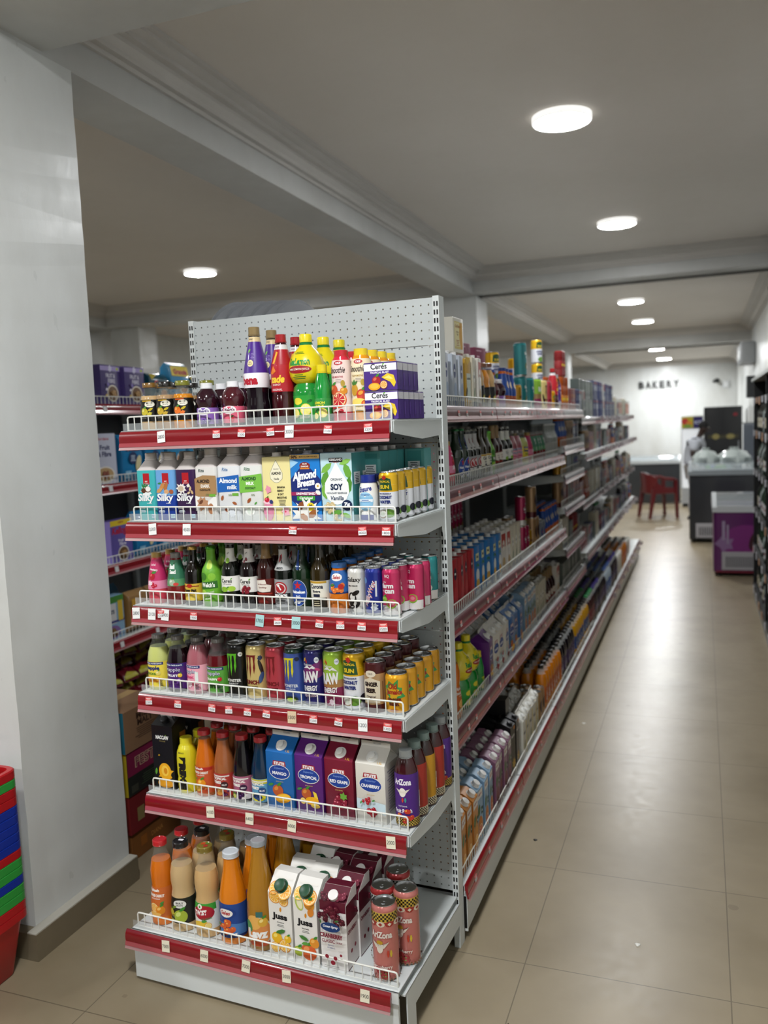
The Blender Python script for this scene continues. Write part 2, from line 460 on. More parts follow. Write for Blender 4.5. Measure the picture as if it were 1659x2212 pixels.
def brick(key, desc, w, d, h, body, D=(), cap=None, side=None, SD=(), top=None, slant=0, shape=None, name='juice_carton', cat='carton', mk=print_, bev=1.6, slopec=None, SLD=()):
    """carton: w x d x h mm; slant = drop of the front edge; cap (cx, cy, r, height, colour)"""
    b = MB(); hx, hy = w/2, d/2; m = mk(body)
    if slant:
        P = [(-hy, 0), (hy, 0), (hy, h), (hy*.2, h), (-hy, h-slant)]
        b.prism([(p[0], p[1]) for p in P], -hx, hx, m, 'x')
    else: b.loft([(hx-bev, hy-bev, bev, 0), (hx, hy, bev, bev), (hx, hy, bev, h-bev), (hx-bev, hy-bev, bev, h)], m, 2)
    if top: b.box(-hx*.98, hx*.98, -hy*.98 if not slant else hy*.2, hy*.98, h, h+.4, mk(top))
    if side:
        s0 = h-slant if slant else h-2
        for sx in (-1, 1): b.tris([((-hy+1, 1), (hy-1, 1), (hy-1, s0)), ((-hy+1, 1), (hy-1, s0), (-hy+1, s0))], mk(side), (lambda u, v, o, sx=sx: (sx*(hx+o), u, v)), .2)
    decorate(b, D, flat_surf(hy))
    if SD: decorate(b, SD, side_surf(hx), lay0=.5)
    if slant:
        # printed sloping panel towards the cap
        dy, dz = hy*1.2, slant; ln = math.hypot(dy, dz); sl = lambda u, v, o: (u, -hy+v*dy/ln-o*dz/ln, h-slant+v*dz/ln+o*dy/ln)
        if slopec: decorate(b, [('r', 0, ln/2, w-1, ln-1, slopec)], sl, lay0=.2)
        if SLD: decorate(b, SLD, sl)
    parts = [('body', b, [])]
    if cap:
        cx, cy, cr, ch, cc = cap; c = MB(); 
        if slant:
            ang = math.atan2(slant, hy*1.2); zc = h-slant*((hy*.2-cy)/(hy*1.2)); tl = Matrix.Rotation(ang, 3, 'X')
        else: zc = h; tl = Matrix.Identity(3)
        c.lathe([(cr*1.25, 0), (cr*1.25, 1.2), (cr, 1.4), (cr, ch), (cr*.88, ch+.8)], M(cc, .35), 20, c=(cx, cy, zc), tilt=tl, wob=None)
        parts.append(('cap', c, []))
    return reg(key, Proto(name, cat, parts, desc, w/2, h+(cap[3] if cap else 0)))

def gable(key, desc, w, d, h, roof, body, D=(), capc='#f2f2ee', fin='#e9e6df', SD=(), capv=None):
    b = MB(); hx, hy = w/2, d/2; m = print_(body); z1 = h-roof-14
    b.loft([(hx-1, hy-1, 1, 0), (hx, hy, 1, 1.5), (hx, hy, 1, z1)], m, 2, top=False)
    zr = z1+roof
    b.add([(-hx, -hy, z1), (hx, -hy, z1), (hx, hy, z1), (-hx, hy, z1), (-hx, 0, zr), (hx, 0, zr)], [(0, 1, 5, 4), (2, 3, 4, 5)], m)
    b.add([(hx, -hy, z1), (hx, hy, z1), (hx*.7, 0, zr-3), (-hx, -hy, z1), (-hx, hy, z1), (-hx*.7, 0, zr-3)], [(0, 1, 2), (3, 5, 4)], m)
    b.add([(hx, -hy, z1), (hx, 0, zr), (hx*.7, 0, zr-3), (hx, hy, z1), (-hx, -hy, z1), (-hx, 0, zr), (-hx*.7, 0, zr-3), (-hx, hy, z1)], [(0, 2, 1), (1, 2, 3), (4, 5, 6), (5, 7, 6)], m)
    f = MB(); f.box(-hx+.5, hx-.5, -1.3, 1.3, zr-.5, zr+14, print_(fin)); decorate(f, [('lines', 5, zr+10, 30, 2, 3.2, '#8b8f98')], flat_surf(1.3))
    decorate(b, D, flat_surf(hy)); 
    if SD: decorate(b, SD, side_surf(hx), lay0=.4)
    ang = math.atan2(roof, hy); c = MB(); zc = z1+roof*.42
    c.lathe([(18, 0), (18, 1.3), (13, 2), (12.5, 5), (11, 5.2), (11, 13), (9.5, 14)], M(capc, .3), 24, c=(0, -hy*.58, zc), tilt=Matrix.Rotation(ang, 3, 'X'))
    # printed size mark on the sloping panel
    sl = MB(); nx = Vector((0, -sin(ang), cos(ang))); up = Vector((0, cos(ang), sin(ang))); o0 = Vector((0, -hy, z1))
    decorate(b, [('t', '1.5L', hx*.62, 8, 15, 7, '#e2b23a')], lambda u, v, o: tuple(o0+Vector((u, 0, 0))+up*v+nx*o))
    return reg(key, Proto('juice_carton', 'carton', [('body', b, []), ('cap', c, []), ('top_fin', f, [])], desc, w/2, h))

def milk_bottle(key, desc, w, h, body, D, capc='#cfc8c4', body2=None):
    """square-shouldered carton bottle with a domed plastic top and wide cap"""
    hx = w/2; z1 = h*.745; b = MB(); m = print_(body)
    if body2:
        b.loft([(hx-2, hx-2, 9, 0), (hx, hx, 10, 3), (hx, hx, 10, z1*.5)], print_(body2), 4, top=False); b.loft([(hx, hx, 10, z1*.5), (hx, hx, 10, z1)], m, 4, bot=False, top=False)
    else: b.loft([(hx-2, hx-2, 9, 0), (hx, hx, 10, 3), (hx, hx, 10, z1)], m, 4, top=False)
    decorate(b, D, flat_surf(hx))
    s = MB(); cm = M(capc, .32)
    s.loft([(hx, hx, 10, z1), (hx-2.5, hx-2.5, 12, z1+4), (hx*.62, hx*.62, hx*.58, z1+26), (hx*.5, hx*.5, hx*.49, z1+30)], cm, 4, bot=False)
    c = MB(); r = hx*.5
    c.lathe([(r+1.5, z1+30), (r+1.5, z1+34), (r, z1+35), (r, h-2), (r-2, h)], cm, 30, wob=lambda t, z: 1+.012*cos(t*18))
    return reg(key, Proto('milk_drink_bottle', 'bottle', [('body', b, []), ('shoulder', s, []), ('cap', c, [])], desc, w/2, h))

# ---------------------------------------------------------------- the products
def jar_prof(r, h): return [(r*.9, 0), (r, 4), (r, h*.36), (r*.97, h*.44), (r*1.0, h*.5), (r*.9, h*.6), (r*.97, h*.68), (r*.84, h*.8), (r*.62, h*.89), (r*.58, h*.96), (r*.58, h)]
def wide_prof(r, h): return [(r*.92, 0), (r, 4), (r, h*.55), (r*.97, h*.63), (r*.8, h*.75), (r*.56, h*.86), (r*.45, h*.93), (r*.45, h)]
def juice_prof(r, h, neck=.46): return [(r*.9, 0), (r, 4), (r, h*.48), (r*.96, h*.56), (r*.8, h*.7), (r*.64, h*.82), (r*neck*1.1, h*.93), (r*neck*1.05, h)]
def beer_prof(r, h): return [(r*.92, 0), (r, 3), (r, h*.56), (r*.9, h*.64), (r*.62, h*.73), (r*.45, h*.8), (r*.42, h*.92), (r*.46, h*.95), (r*.44, h)]
def carafe_prof(r, h): return [(r*.9, 0), (r, 4), (r*1., h*.3), (r*.9, h*.42), (r*.84, h*.5), (r*.92, h*.6), (r*.90, h*.70), (r*.74, h*.82), (r*.52, h*.905), (r*.50, h*.97), (r*.50, h)]
def jlab(c2, c3, head): return [('r', 0, 88, 30, 4, head), ('e', 10, 78, 17, 9, '#e9e4d2'), ('t', 'BULT', 10, 81, 20, 5, '#2a2a22', {'b': .03}), ('t', 'FRUITS', 10, 75, 16, 3.2, '#2a2a22'), ('fruit', -8, 56, 12, c2, c3), ('leaf', 12, 62, 18, 8, 30, '#d8c02a'), ('splash', 8, 48, 9, 7, c2), ('t', 'ORGANIC', -10, 36, 20, 3, '#d9d6cc')]
for k, ds, lq, c2, c3, cp in (('jarA', 'small jar of pale pear nectar with black label', '#c9a878', '#c9b92f', '#ece58a', '#7d5a22'), ('jarB', 'small jar of beige nectar with black label and black lid', '#b08f66', '#c7a52a', '#e8d880', '#17130f'), ('jarC', 'small jar of orange apricot nectar with black label', '#d98a1c', '#e8731a', '#f7b45a', '#7a7a22')):
    bottle(k, ds, jar_prof(32, 132), lq, (22, 12, 'lid'), cp, (26, 92, '#12100d'), jlab(c2, c3, '#c9a02c' if k != 'jarC' else '#d35a18'), fill=104, turn=12, name='nectar_jar', capD=[('splash', -6, 5, 8, 5, '#b22a1c'), ('splash', 7, -5, 8, 5, '#d9a728')] if k != 'jarB' else (), cat='jar')
sp = [(29, 0), (32, 4), (33, 20), (32, 56), (30, 60), (35, 74), (35, 84), (30, 100), (19, 113), (16, 116), (16, 122)]
bottle('grapeS', 'small purple grape juice bottle with white cap', sp, '#2c0f1c', (18, 15, 'screw'), '#eeeef0', (10, 58, '#8a63b5'), [('e', 0, 48, 24, 12, '#efeaf4'), ('t', "Welch's", 0, 48, 38, 12, '#3a2170', {'b': .04}), ('berries', 8, 20, 5, 9, '#4a2a7a', '#a184cf'), ('leaf', -12, 20, 14, 8, 40, '#5c9a3c')], turn=8, name='juice_bottle')
bottle('berryS', 'small berry juice bottle with pink label and white cap', sp, '#4a1620', (18, 15, 'screw'), '#eeeef0', (10, 58, '#e0607a'), [('e', 0, 48, 24, 12, '#f8eef0'), ('t', "Welch's", 0, 48, 38, 12, '#5a1a3a', {'b': .04}), ('fruit', 8, 20, 9, '#c8203a', '#f0808c')], turn=5, name='juice_bottle')
bottle('cordial', 'tall dark cordial bottle with purple neck label and gold cap', [(35, 0), (38, 6), (37, 60), (34, 78), (34, 96), (37, 112), (38, 140), (33, 170), (24, 215), (17, 245), (15, 262), (15, 268)], '#150a12', (16.5, 22, 'screw'), '#8a744a', (108, 150, '#f0eef2'), [('t', 'bena', 0, 129, 54, 26, '#b5152c', {'b': .06}), ('e', -18, 158, 0, 0, '#ffffff')], neck=[(150, 240, '#4a2388', [('e', 4, 178, 11, 10, '#e8dca8'), ('t', 'REAL', 4, 181, 12, 4, '#6a3a20'), ('t', 'FRUIT', 4, 175, 14, 4, '#6a3a20'), ('leaf', -3, 214, 16, 9, 40, '#6fae3c'), ('lines', 12, 205, 14, 5, 4, '#9a84c8')]), (240, 254, '#d8c090', [('t', 'BLACKCURRANT', 0, 247, 26, 4, '#3a2a20')])], name='cordial_bottle', turn=-4)
bottle('redsoda', 'tall red energy drink bottle with yellow lettering and red cap', [(30, 0), (33, 6), (33, 80), (31, 86), (33, 92), (33, 150), (31, 170), (22, 205), (16, 228), (14, 236), (14, 242)], '#3a0710', (16, 20, 'screw'), '#a3161e', (92, 168, '#b01624'), [('t', 'zade', 4, 128, 46, 22, '#f0c832', {'b': .05, 'sh': .2}), ('t', 'ENERGY', 2, 112, 26, 5, '#f5e6e6'), ('t', 'ORIGINAL', 2, 98, 34, 6, '#f5e6e6'), ('p', [(-22, 144), (-8, 166), (2, 150), (-10, 142)], '#e07a18')], neck=[(168, 212, '#a81424', [('p', [(-14, 172), (-2, 206), (6, 204), (-4, 172)], '#e8a81c')]), (212, 226, '#d8d4d6', [('t', 'GLUCOSE', 0, 219, 22, 4, '#6a1420')])], name='energy_drink_bottle', turn=-6)
bottle('lemonL', 'big lemon-shaped juice bottle, green below and yellow above', [(37, 0), (43, 6), (44, 30), (42, 60), (44, 84), (40, 102), (33, 112), (33, 116)], '#1d8a35', (1, .1, 'lid'), '#1d8a35', (14, 78, '#2f9c3a'), [('e', -14, 62, 16, 10, '#e8da3c'), ('orange', 12, 38, 17, '#e8d22c', '#f3ea7c'), ('leaf', 24, 62, 18, 9, 20, '#1a6a2a'), ('orange', -20, 28, 13, '#ecd83a', '#f3ea7c'), ('lines', 8, 22, 40, 3, 4, '#e9f0c8')], name='lemon_juice_bottle')
_p = PR['lemonL']; _y = MB(); ypr = [(33, 112), (43, 120), (49, 132), (52, 150), (51, 168), (45, 186), (34, 202), (22, 214), (18, 222)]
_y.lathe([(r*.001*1, z*.001) for r, z in ypr], M('#e3cf14', .3, coat=.5), 30, bot=False)
_l = MB(); decorate(_l, [('t', 'ReaLemon', 0, 172, 72, 21, '#1f8f3a', {'b': .05}), ('e', 0, 150, 40, 11, '#a01c24'), ('t', '100% LEMON JUICE', 0, 150, 66, 7, '#f2e8d8', {'b': .03}), ('lines', 0, 134, 46, 3, 5, '#3f7a2a'), ('lines', 0, 198, 40, 2, 4, '#3f7a2a')], cyl_surf(ypr, -2), True)
_l.xf(Matrix.Scale(.001, 4)); _y = join([_y, _l]); _c = MB()
_c.lathe([(.019, .216), (.019, .226), (.0165, .228)], M('#157a3a', .3), 24, bot=False); _cc = MB(); _cc.lathe([(.0175, .228), (.018, .248), (.016, .251)], M('#e6d31c', .35, coat=.3), 30, wob=lambda t, z: 1+.02*cos(t*20))
_p.parts = [_p.parts[0], _p.parts[2], ('lemon_shaped_top', _y, []), ('neck', _c, []), ('cap', _cc, [])]; _p.meshes = None; _p.h = .251
bottle('lemonS', 'small green lemon juice bottle with yellow cap', [(22, 0), (24, 4), (24, 60), (23, 66), (24, 74), (24, 92), (18, 120), (14, 138), (13, 146)], '#189038', (15, 20, 'screw'), '#e2cf1a', (10, 66, '#2c8f3c'), [('orange', 10, 26, 13, '#e8d22c', '#f3ea7c'), ('t', 'LEMON', 0, 54, 32, 7, '#e8e23c', {'b': .04}), ('t', 'JUICE', 0, 45, 26, 7, '#e8e23c', {'b': .04}), ('orange', -12, 18, 9, '#e8d22c', '#f3ea7c')], name='lemon_juice_bottle')
def smoo(c1, c2, w2, fr): return [('e', 4, 160, 14, 6, '#b01a22'), ('t', 'OKF', 4, 160, 16, 6, '#f6ecec', {'b': .05}), ('t', 'Smoothie', 0, 141, 48, 17, '#3a2a2a', {'sh': .25}), ('t', w2, 0, 122, 34, 5, c2), ('lines', 4, 114, 22, 3, 4, '#b9b0a8'), ('e', 16, 104, 6, 9, '#b79a3c')] + fr
sprof = [(27, 0), (29, 4), (29, 60), (28, 66), (29, 72), (29, 150), (26, 168), (19, 180), (19, 184)]
bottle('smoP', 'pink red-fruit smoothie bottle with red cap', sprof, '#d42a44', (20, 18, 'screw'), '#c22634', (26, 168, '#ead3cc'), smoo(0, '#b02a3a', 'RED SMOOTHIE', [('orange', 2, 60, 23, '#e0571e', '#c21c2c'), ('fruit', -14, 88, 15, '#c9502a', '#e89a5a'), ('fruit', 18, 84, 10, '#d88a22', '#f3c060'), ('berries', -4, 34, 6, 6, '#c01c30', '#ea6a74')]), turn=-3)
bottle('smoY', 'cream pineapple smoothie bottle with yellow cap', sprof, '#e5951c', (20, 18, 'screw'), '#e8ca26', (26, 168, '#ecdcb8'), smoo(0, '#b08a2a', 'YELLOW SMOOTHIE', [('e', -10, 84, 12, 16, '#c8962a'), ('leaf', -10, 104, 18, 7, 80, '#3f7a2c'), ('leaf', -16, 102, 16, 6, 120, '#3f7a2c'), ('leaf', -4, 102, 16, 6, 50, '#3f7a2c'), ('fruit', 14, 70, 17, '#c8402a', '#e8a23a'), ('e', 2, 50, 22, 11, '#f0d468'), ('fruit', 20, 46, 10, '#d8421c', '#f0903a')]), turn=-3)
CERES = [('r', 0, 63, 97, 19, '#efeef0'), ('t', 'Ceres', -4, 65, 48, 15, '#20242a', {'b': .02}), ('leaf', 10, 71, 9, 4, 40, '#5da82c'), ('t', 'TROPICAL BLAST', -2, 49, 56, 5.5, '#ece8f2', {'b': .04}), ('fruit', -12, 28, 13, '#a51e2c', '#d86a4a'), ('p', [(4, 36), (22, 46), (40, 40), (46, 20), (40, 8), (30, 22), (14, 30)], '#e9c832'), ('p', [(10, 34), (26, 40), (38, 30), (30, 30)], '#f4e27a'), ('e', -18, 12, 18, 10, '#eda51c'), ('e', -18, 13, 13, 7, '#f5c044'), ('orange', 10, 16, 11, '#c9702a', '#e8a648')]
brick('ceres', 'multipack of small purple and white tropical juice cartons', 99, 37, 76, '#4a2a84', CERES, side='#45277c', SD=[('r', 0, 63, 34, 19, '#d6d4da'), ('r', -10, 30, 8, 34, '#5a3a94')], top='#d6d2d0', name='juice_carton_pack')

def silk(bg, bg2, word, ex): return [('r', 4, 128, 24, 34, '#b3121f'), ('t', 'OAT', 4, 120, 10, 4, '#f0e8e8', {'b': .05}), ('t', 'BEVERAGE', 4, 114, 16, 2.5, '#f0e8e8')] + ex + [('t', 'Silky', 0, 68, 60, 30, '#f4f6f6', {'b': .035, 'sh': .15}), ('t', 'creamy', 12, 52, 18, 4, '#f4f6f6'), ('t', word, -16, 38, 22, 6, '#f4f6f6', {'b': .03}), ('lines', -14, 30, 30, 3, 3.6, '#dfeaf0'), ('r', 26, 14, 16, 12, '#a9cfe0'), ('t', 'PLANT', 26, 14, 13, 4, '#1c4f70')]
milk_bottle('silk1', 'turquoise coconut drink carton bottle with red tab', 70, 207, '#43b9bb', silk(0, 0, 'Coconut', [('splash', 2, 90, 20, 9, '#eef6f4'), ('e', 8, 96, 12, 10, '#6a3a20'), ('e', 9, 97, 10, 8, '#f2f0ea'), ('e', -8, 92, 9, 8, '#5a3018'), ('leaf', -4, 108, 20, 6, 60, '#2f7a3a'), ('leaf', -10, 106, 20, 6, 110, '#2f7a3a'), ('leaf', 2, 106, 18, 6, 20, '#2f7a3a')]))
milk_bottle('silk2', 'blue almond drink carton bottle with red tab', 72, 207, '#6da7de', silk(0, 0, 'Almond', [('leaf', -10, 104, 30, 16, 60, '#c98a4a'), ('leaf', 4, 104, 32, 16, 70, '#b5713a'), ('leaf', -20, 92, 26, 14, 30, '#d09a5c'), ('e', 6, 88, 9, 7, '#d9a878'), ('e', 24, 88, 8, 7, '#a55a38'), ('leaf', -18, 114, 14, 6, 10, '#2f8a3a')]), body2='#1b3f9e')
milk_bottle('silk3', 'dark purple oat drink carton bottle with red tab', 70, 207, '#3a1d4c', silk(0, 0, 'oat', [('splash', -12, 98, 18, 9, '#efe9e2'), ('e', -14, 97, 10, 8, '#c9b59c'), ('splash', 14, 106, 7, 7, '#efe9e2'), ('leaf', 20, 96, 16, 9, 70, '#d9bc8c'), ('leaf', 26, 86, 16, 9, 120, '#d0b080'), ('leaf', 14, 84, 14, 8, 30, '#dcc298')]))
def rita(c, words, ex): return [('r', 0, 107, 72, 74, c) if len(words) > 2 else ('r', 4, 114, 64, 50, c)] + [('t', 'Rita', -10, 150, 20, 10, '#2f4a44', {'sh': .2})] + words + ex
milk_bottle('rita1', 'white and tan chocolate almond milk carton bottle', 76, 215, '#e6e4e0', [('p', [(-38, 72), (38, 72), (38, 134), (-8, 136), (-38, 126)], '#a98458'), ('t', 'Rita', -12, 150, 20, 10, '#2f4a44', {'sh': .2}), ('t', 'ALMOND', -8, 118, 46, 11, '#31251c', {'b': .05}), ('t', 'DARK', 0, 104, 32, 10, '#f2ece2', {'b': .05}), ('t', 'CHOCOLATE', -2, 92, 38, 6, '#31251c', {'b': .04}), ('p', [(-38, 30), (38, 30), (38, 78), (10, 60), (-10, 66), (-38, 76)], '#efeeea'), ('splash', -12, 52, 22, 8, '#b98a68'), ('leaf', -18, 56, 20, 11, 40, '#6b4028'), ('e', 16, 36, 10, 16, '#b07a54'), ('t', '50%', 6, 78, 12, 6, '#7a8a5a'), ('r', 24, 76, 22, 8, '#6fae3a')], '#d8d0cc')
milk_bottle('rita2', 'white and blue almond milk carton bottle', 78, 217, '#e8eaec', [('t', 'Rita', -8, 152, 20, 10, '#2f6aa4', {'sh': .2}), ('p', [(-38, 84), (38, 88), (38, 136), (-38, 128)], '#1d62b4'), ('t', 'Almond', 0, 119, 62, 15, '#f4f6f8', {'b': .04}), ('t', 'milk', 14, 100, 34, 13, '#f4f6f8', {'b': .04}), ('t', '50%', 6, 76, 12, 6, '#7a8a5a'), ('r', 24, 78, 22, 8, '#6fae3a'), ('leaf', -22, 68, 18, 10, 70, '#a05a30'), ('leaf', 20, 52, 18, 10, -20, '#a05a30'), ('leaf', -8, 32, 18, 11, -30, '#9a5028'), ('splash', 10, 22, 14, 8, '#dfe3e8')], '#d8d0cc')
milk_bottle('rita3', 'white and green coconut almond milk carton bottle', 76, 217, '#e8eae6', [('t', 'Rita', -10, 152, 20, 10, '#2f6a44', {'sh': .2}), ('p', [(-38, 82), (38, 88), (38, 138), (-38, 130)], '#7cc04a'), ('t', 'ALMOND', -6, 124, 50, 11, '#20502a', {'b': .05}), ('t', 'MILK', -2, 110, 28, 10, '#f4f8f0', {'b': .05}), ('t', 'COCONUT', -2, 96, 36, 6.5, '#20502a', {'b': .04}), ('t', '50%', 6, 76, 12, 6, '#7a8a5a'), ('leaf', -8, 60, 20, 11, 50, '#9a5028'), ('e', -6, 30, 16, 15, '#f5f5f0'), ('e', -6, 30, 11, 10, '#dfe8dc'), ('leaf', 14, 52, 12, 6, 40, '#4f9a3c')], '#d8d0cc')
brick('banana', 'pale yellow banana berry oat smoothie carton with white cap', 92, 62, 185, '#efe3a0', [('p', [(0, 176), (-10, 160), (-21, 138), (-20, 122), (-8, 112), (0, 110), (8, 112), (20, 122), (21, 138), (10, 160)], '#8a8878'), ('p', [(0, 174), (-9, 159), (-20, 138), (-19, 123), (-8, 113), (0, 111), (8, 113), (19, 123), (20, 138), (9, 159)], '#f2ecd0'), ('t', 'ORGANIC', 0, 150, 18, 3, '#4a4438'), ('t', 'ALMOND', 0, 138, 32, 8, '#2c2820', {'b': .04}), ('t', 'Vanilla', 0, 122, 18, 6, '#4a4438', {'sh': .2}), ('t', 'BANANA', 14, 98, 26, 6, '#2c2820', {'b': .03}), ('t', 'BERRY', 12, 88, 21, 6, '#2c2820', {'b': .03}), ('t', '& OAT', 12, 78, 19, 6, '#2c2820', {'b': .03}), ('t', 'SMOOTHIE', 15, 68, 32, 6, '#2c2820', {'b': .03}), ('lines', 16, 60, 26, 6, 4, '#8a8470'), ('e', -30, 30, 17, 30, '#d98aa6'), ('e', -30, 56, 17, 7, '#efc6d2'), ('fruit', -34, 62, 8, '#c01f38', '#e86a7a'), ('e', -20, 56, 6, 6, '#2c3a70'), ('splash', -28, 92, 12, 5, '#e896ae'), ('splash', 26, 28, 16, 5, '#f0b4c2'), ('e', 26, 28, 3, 3, '#d8486a')], cap=(-14, 0, 13, 12, '#e2dbd4'), side='#e8dc98')
brick('breeze', 'blue almond drink carton with big white slanted lettering', 95, 62, 190, '#1f7fd0', [('r', 0, 183, 94, 12, '#d9b46a'), ('t', '50%', -34, 183, 20, 9, '#3a1d14', {'b': .05}), ('t', 'MORE CALCIUM THAN MILK', 12, 183, 58, 4, '#4a2a1c'), ('p', [(-47, 176), (-20, 168), (-47, 150)], '#9fd0f0'), ('p', [(0, 168), (-47, 120), (-47, 60), (0, 20), (47, 60), (47, 120)], '#1a2c74'), ('e', 0, 158, 17, 10, '#8a2a24'), ('t', 'BLUE', 0, 163, 14, 4, '#f0e8e0', {'b': .05}), ('t', 'DIAMOND', 0, 156, 24, 4.5, '#f0e8e0', {'b': .05}), ('r', 0, 150, 30, 4, '#d8822c'), ('t', 'Almond', -2, 131, 76, 24, '#f4f6fa', {'b': .055, 'sh': .2, 'rot': 8}), ('t', 'Breeze', 2, 110, 56, 21, '#f4f6fa', {'b': .055, 'sh': .2, 'rot': 8}), ('t', 'almondmilk', -4, 92, 24, 4, '#dfe8f4'), ('r', 0, 79, 94, 10, '#a0265c'), ('t', 'UNSWEETENED', 0, 79, 62, 7, '#f4eef2', {'b': .05}), ('r', 0, 66, 58, 13, '#3d9a3a'), ('t', 'Original', 0, 66, 42, 9, '#f4f8f0', {'b': .03}), ('splash', 0, 20, 44, 12, '#efeee8'), ('e', 14, 42, 12, 12, '#e8d02c'), ('t', '30', 14, 44, 11, 9, '#2a2a2a', {'b': .06}), ('leaf', -18, 44, 32, 20, 60, '#8a4c24'), ('leaf', 20, 22, 36, 22, 40, '#a0602e'), ('leaf', -8, 12, 34, 20, -30, '#b5763e'), ('leaf', 40, 82, 14, 20, 60, '#f0f0ec'), ('e', 40, 100, 9, 9, '#f2f0ea'), ('e', 40, 100, 3, 3, '#d8a82c')], cap=(-10, 8, 13, 9, '#dcd6d2'), side='#1a62ac')
brick('soy', 'leafy green soy drink carton with large white drop', 96, 62, 192, '#bfdde6', [('p', [(-48, 190), (-48, 60), (-20, 80), (0, 160), (20, 80), (48, 60), (48, 190)], '#c2e2ea'), ('leaf', -36, 120, 50, 24, 70, '#5f9c3a'), ('leaf', -30, 150, 44, 20, 40, '#7fb84a'), ('leaf', 34, 140, 50, 24, 110, '#6aa83e'), ('leaf', 36, 100, 54, 24, 80, '#4f8c30'), ('leaf', -38, 84, 44, 22, 100, '#78b246'), ('leaf', 28, 166, 38, 16, 20, '#8cc456'), ('p', [(0, 166), (-14, 142), (-36, 108), (-38, 82), (-28, 62), (-12, 50), (0, 47), (12, 50), (28, 62), (38, 82), (36, 108), (14, 142)], '#f3f5f3'), ('r', 0, 172, 42, 12, '#17181c'), ('t', 'KIRKLAND', 0, 173, 37, 6.5, '#efefef', {'b': .05}), ('t', 'Signature', 0, 165.5, 16, 3, '#c01f28'), ('t', 'ORGANIC', 0, 118, 36, 6.5, '#4a5560'), ('t', 'SOY', 0, 97, 38, 18, '#1c2c4c', {'b': .05}), ('t', 'NON-DAIRY BEVERAGE', 0, 80, 62, 5, '#5a646e'), ('t', 'Vanilla', 0, 66, 42, 12, '#243a5c', {'sh': .2}), ('e', 30, 46, 16, 15, '#14284c'), ('t', '7g', 30, 48, 18, 12, '#f2f4f8', {'b': .06}), ('berries', -22, 38, 6, 16, '#cdb98a', '#e6d8b4'), ('leaf', 0, 26, 36, 16, 10, '#5f9c3a'), ('leaf', 30, 18, 30, 14, -20, '#78b246'), ('berries', 6, 14, 5, 8, '#c5b080', '#e6d8b4')], side='#4c9c9c', SD=[('r', 0, 120, 40, 34, '#e9efee'), ('lines', 0, 130, 30, 6, 4.5, '#2c3c40')], cap=(26, 12, 12, 8, '#dcd8d4'))
brick('tealcarton', 'slim teal drink carton with white nutrition panel', 62, 60, 190, '#5fa9a6', [('r', 0, 158, 44, 50, '#4a9a98'), ('r', -2, 130, 38, 44, '#e9efee'), ('lines', -2, 146, 32, 8, 5, '#2c3c40')], cap=(0, 0, 12, 12, '#dcd8d4'), side='#4c9c9c')
bottle('shake', 'small white vanilla shake bottle with blue cap', [(24, 0), (26, 4), (27, 70), (26, 88), (22, 106), (18, 112), (18, 116)], '#e8e6e0', (22, 18, 'screw'), '#1d2f86', (4, 104, '#ecebe6'), [('e', 0, 56, 24, 26, '#9ccbe6'), ('r', 0, 56, 44, 24, '#8fc2e2'), ('t', 'Ensure', 0, 90, 40, 14, '#1d2f86', {'b': .035, 'sh': .15, 'rot': 8}), ('t', 'Original', 0, 74, 26, 5, '#2a62ac'), ('r', 0, 58, 44, 8, '#e9f4fa'), ('lines', 0, 58, 34, 2, 4, '#2a62ac'), ('splash', 14, 24, 10, 5, '#f8f8f4'), ('r', 0, 12, 46, 14, '#1d2f86')], name='milk_drink_bottle')
COCO = lambda: [('r', 0, 104, 70, 0.1, '#ffffff'), ('p', [(-22, 88), (22, 88), (18, 120), (0, 126), (-18, 120)], '#22512c'), ('r', 0, 114, 34, 9, '#22512c'), ('t', 'TROPICAL', 0, 113, 31, 6, '#e8c62c', {'b': .04}), ('t', 'SUN', 0, 98, 27, 11, '#ecd02c', {'b': .05}), ('splash', 0, 124, 7, 6, '#c03020'), ('t', '100% DELICIOUS', 0, 79, 36, 4, '#20307c', {'b': .04}), ('t', 'COCONUT', 0, 69, 40, 9, '#20307c', {'b': .06}), ('t', 'WATER', 0, 56, 34, 9, '#20307c', {'b': .06}), ('e', 12, 24, 16, 12, '#6a9a38'), ('e', -8, 22, 15, 12, '#8a6a3c'), ('e', -8, 23, 13, 10, '#f0f0e8'), ('e', -8, 22, 8, 6, '#d8e0d0'), ('e', 36, 30, 11, 11, '#16182a')]
def coco(key, desc, r, h):
    D = []
    for it in COCO():
        it = list(it)
        if it[0] == 'p': it[1] = [(x*r/27, y*h/140) for x, y in it[1]]
        elif it[0] == 't': it[2] *= r/27; it[3] *= h/140; it[4] *= r/27; it[5] *= h/140
        else: it[1] *= r/27; it[2] *= h/140; it[3] *= r/27; it[4] = it[4]*h/140 if it[0] in ('e', 'r') else it[4]
        D.append(tuple(it))
    return can(key, desc, r, h, '#eceef4', D, bands=((h*.6, h*.93, '#e5b412'),), turn=-5)
coco('coco', 'slim white and yellow coconut water can', 27, 136); coco('cocoL', 'large white and yellow coconut water can', 33, 166)

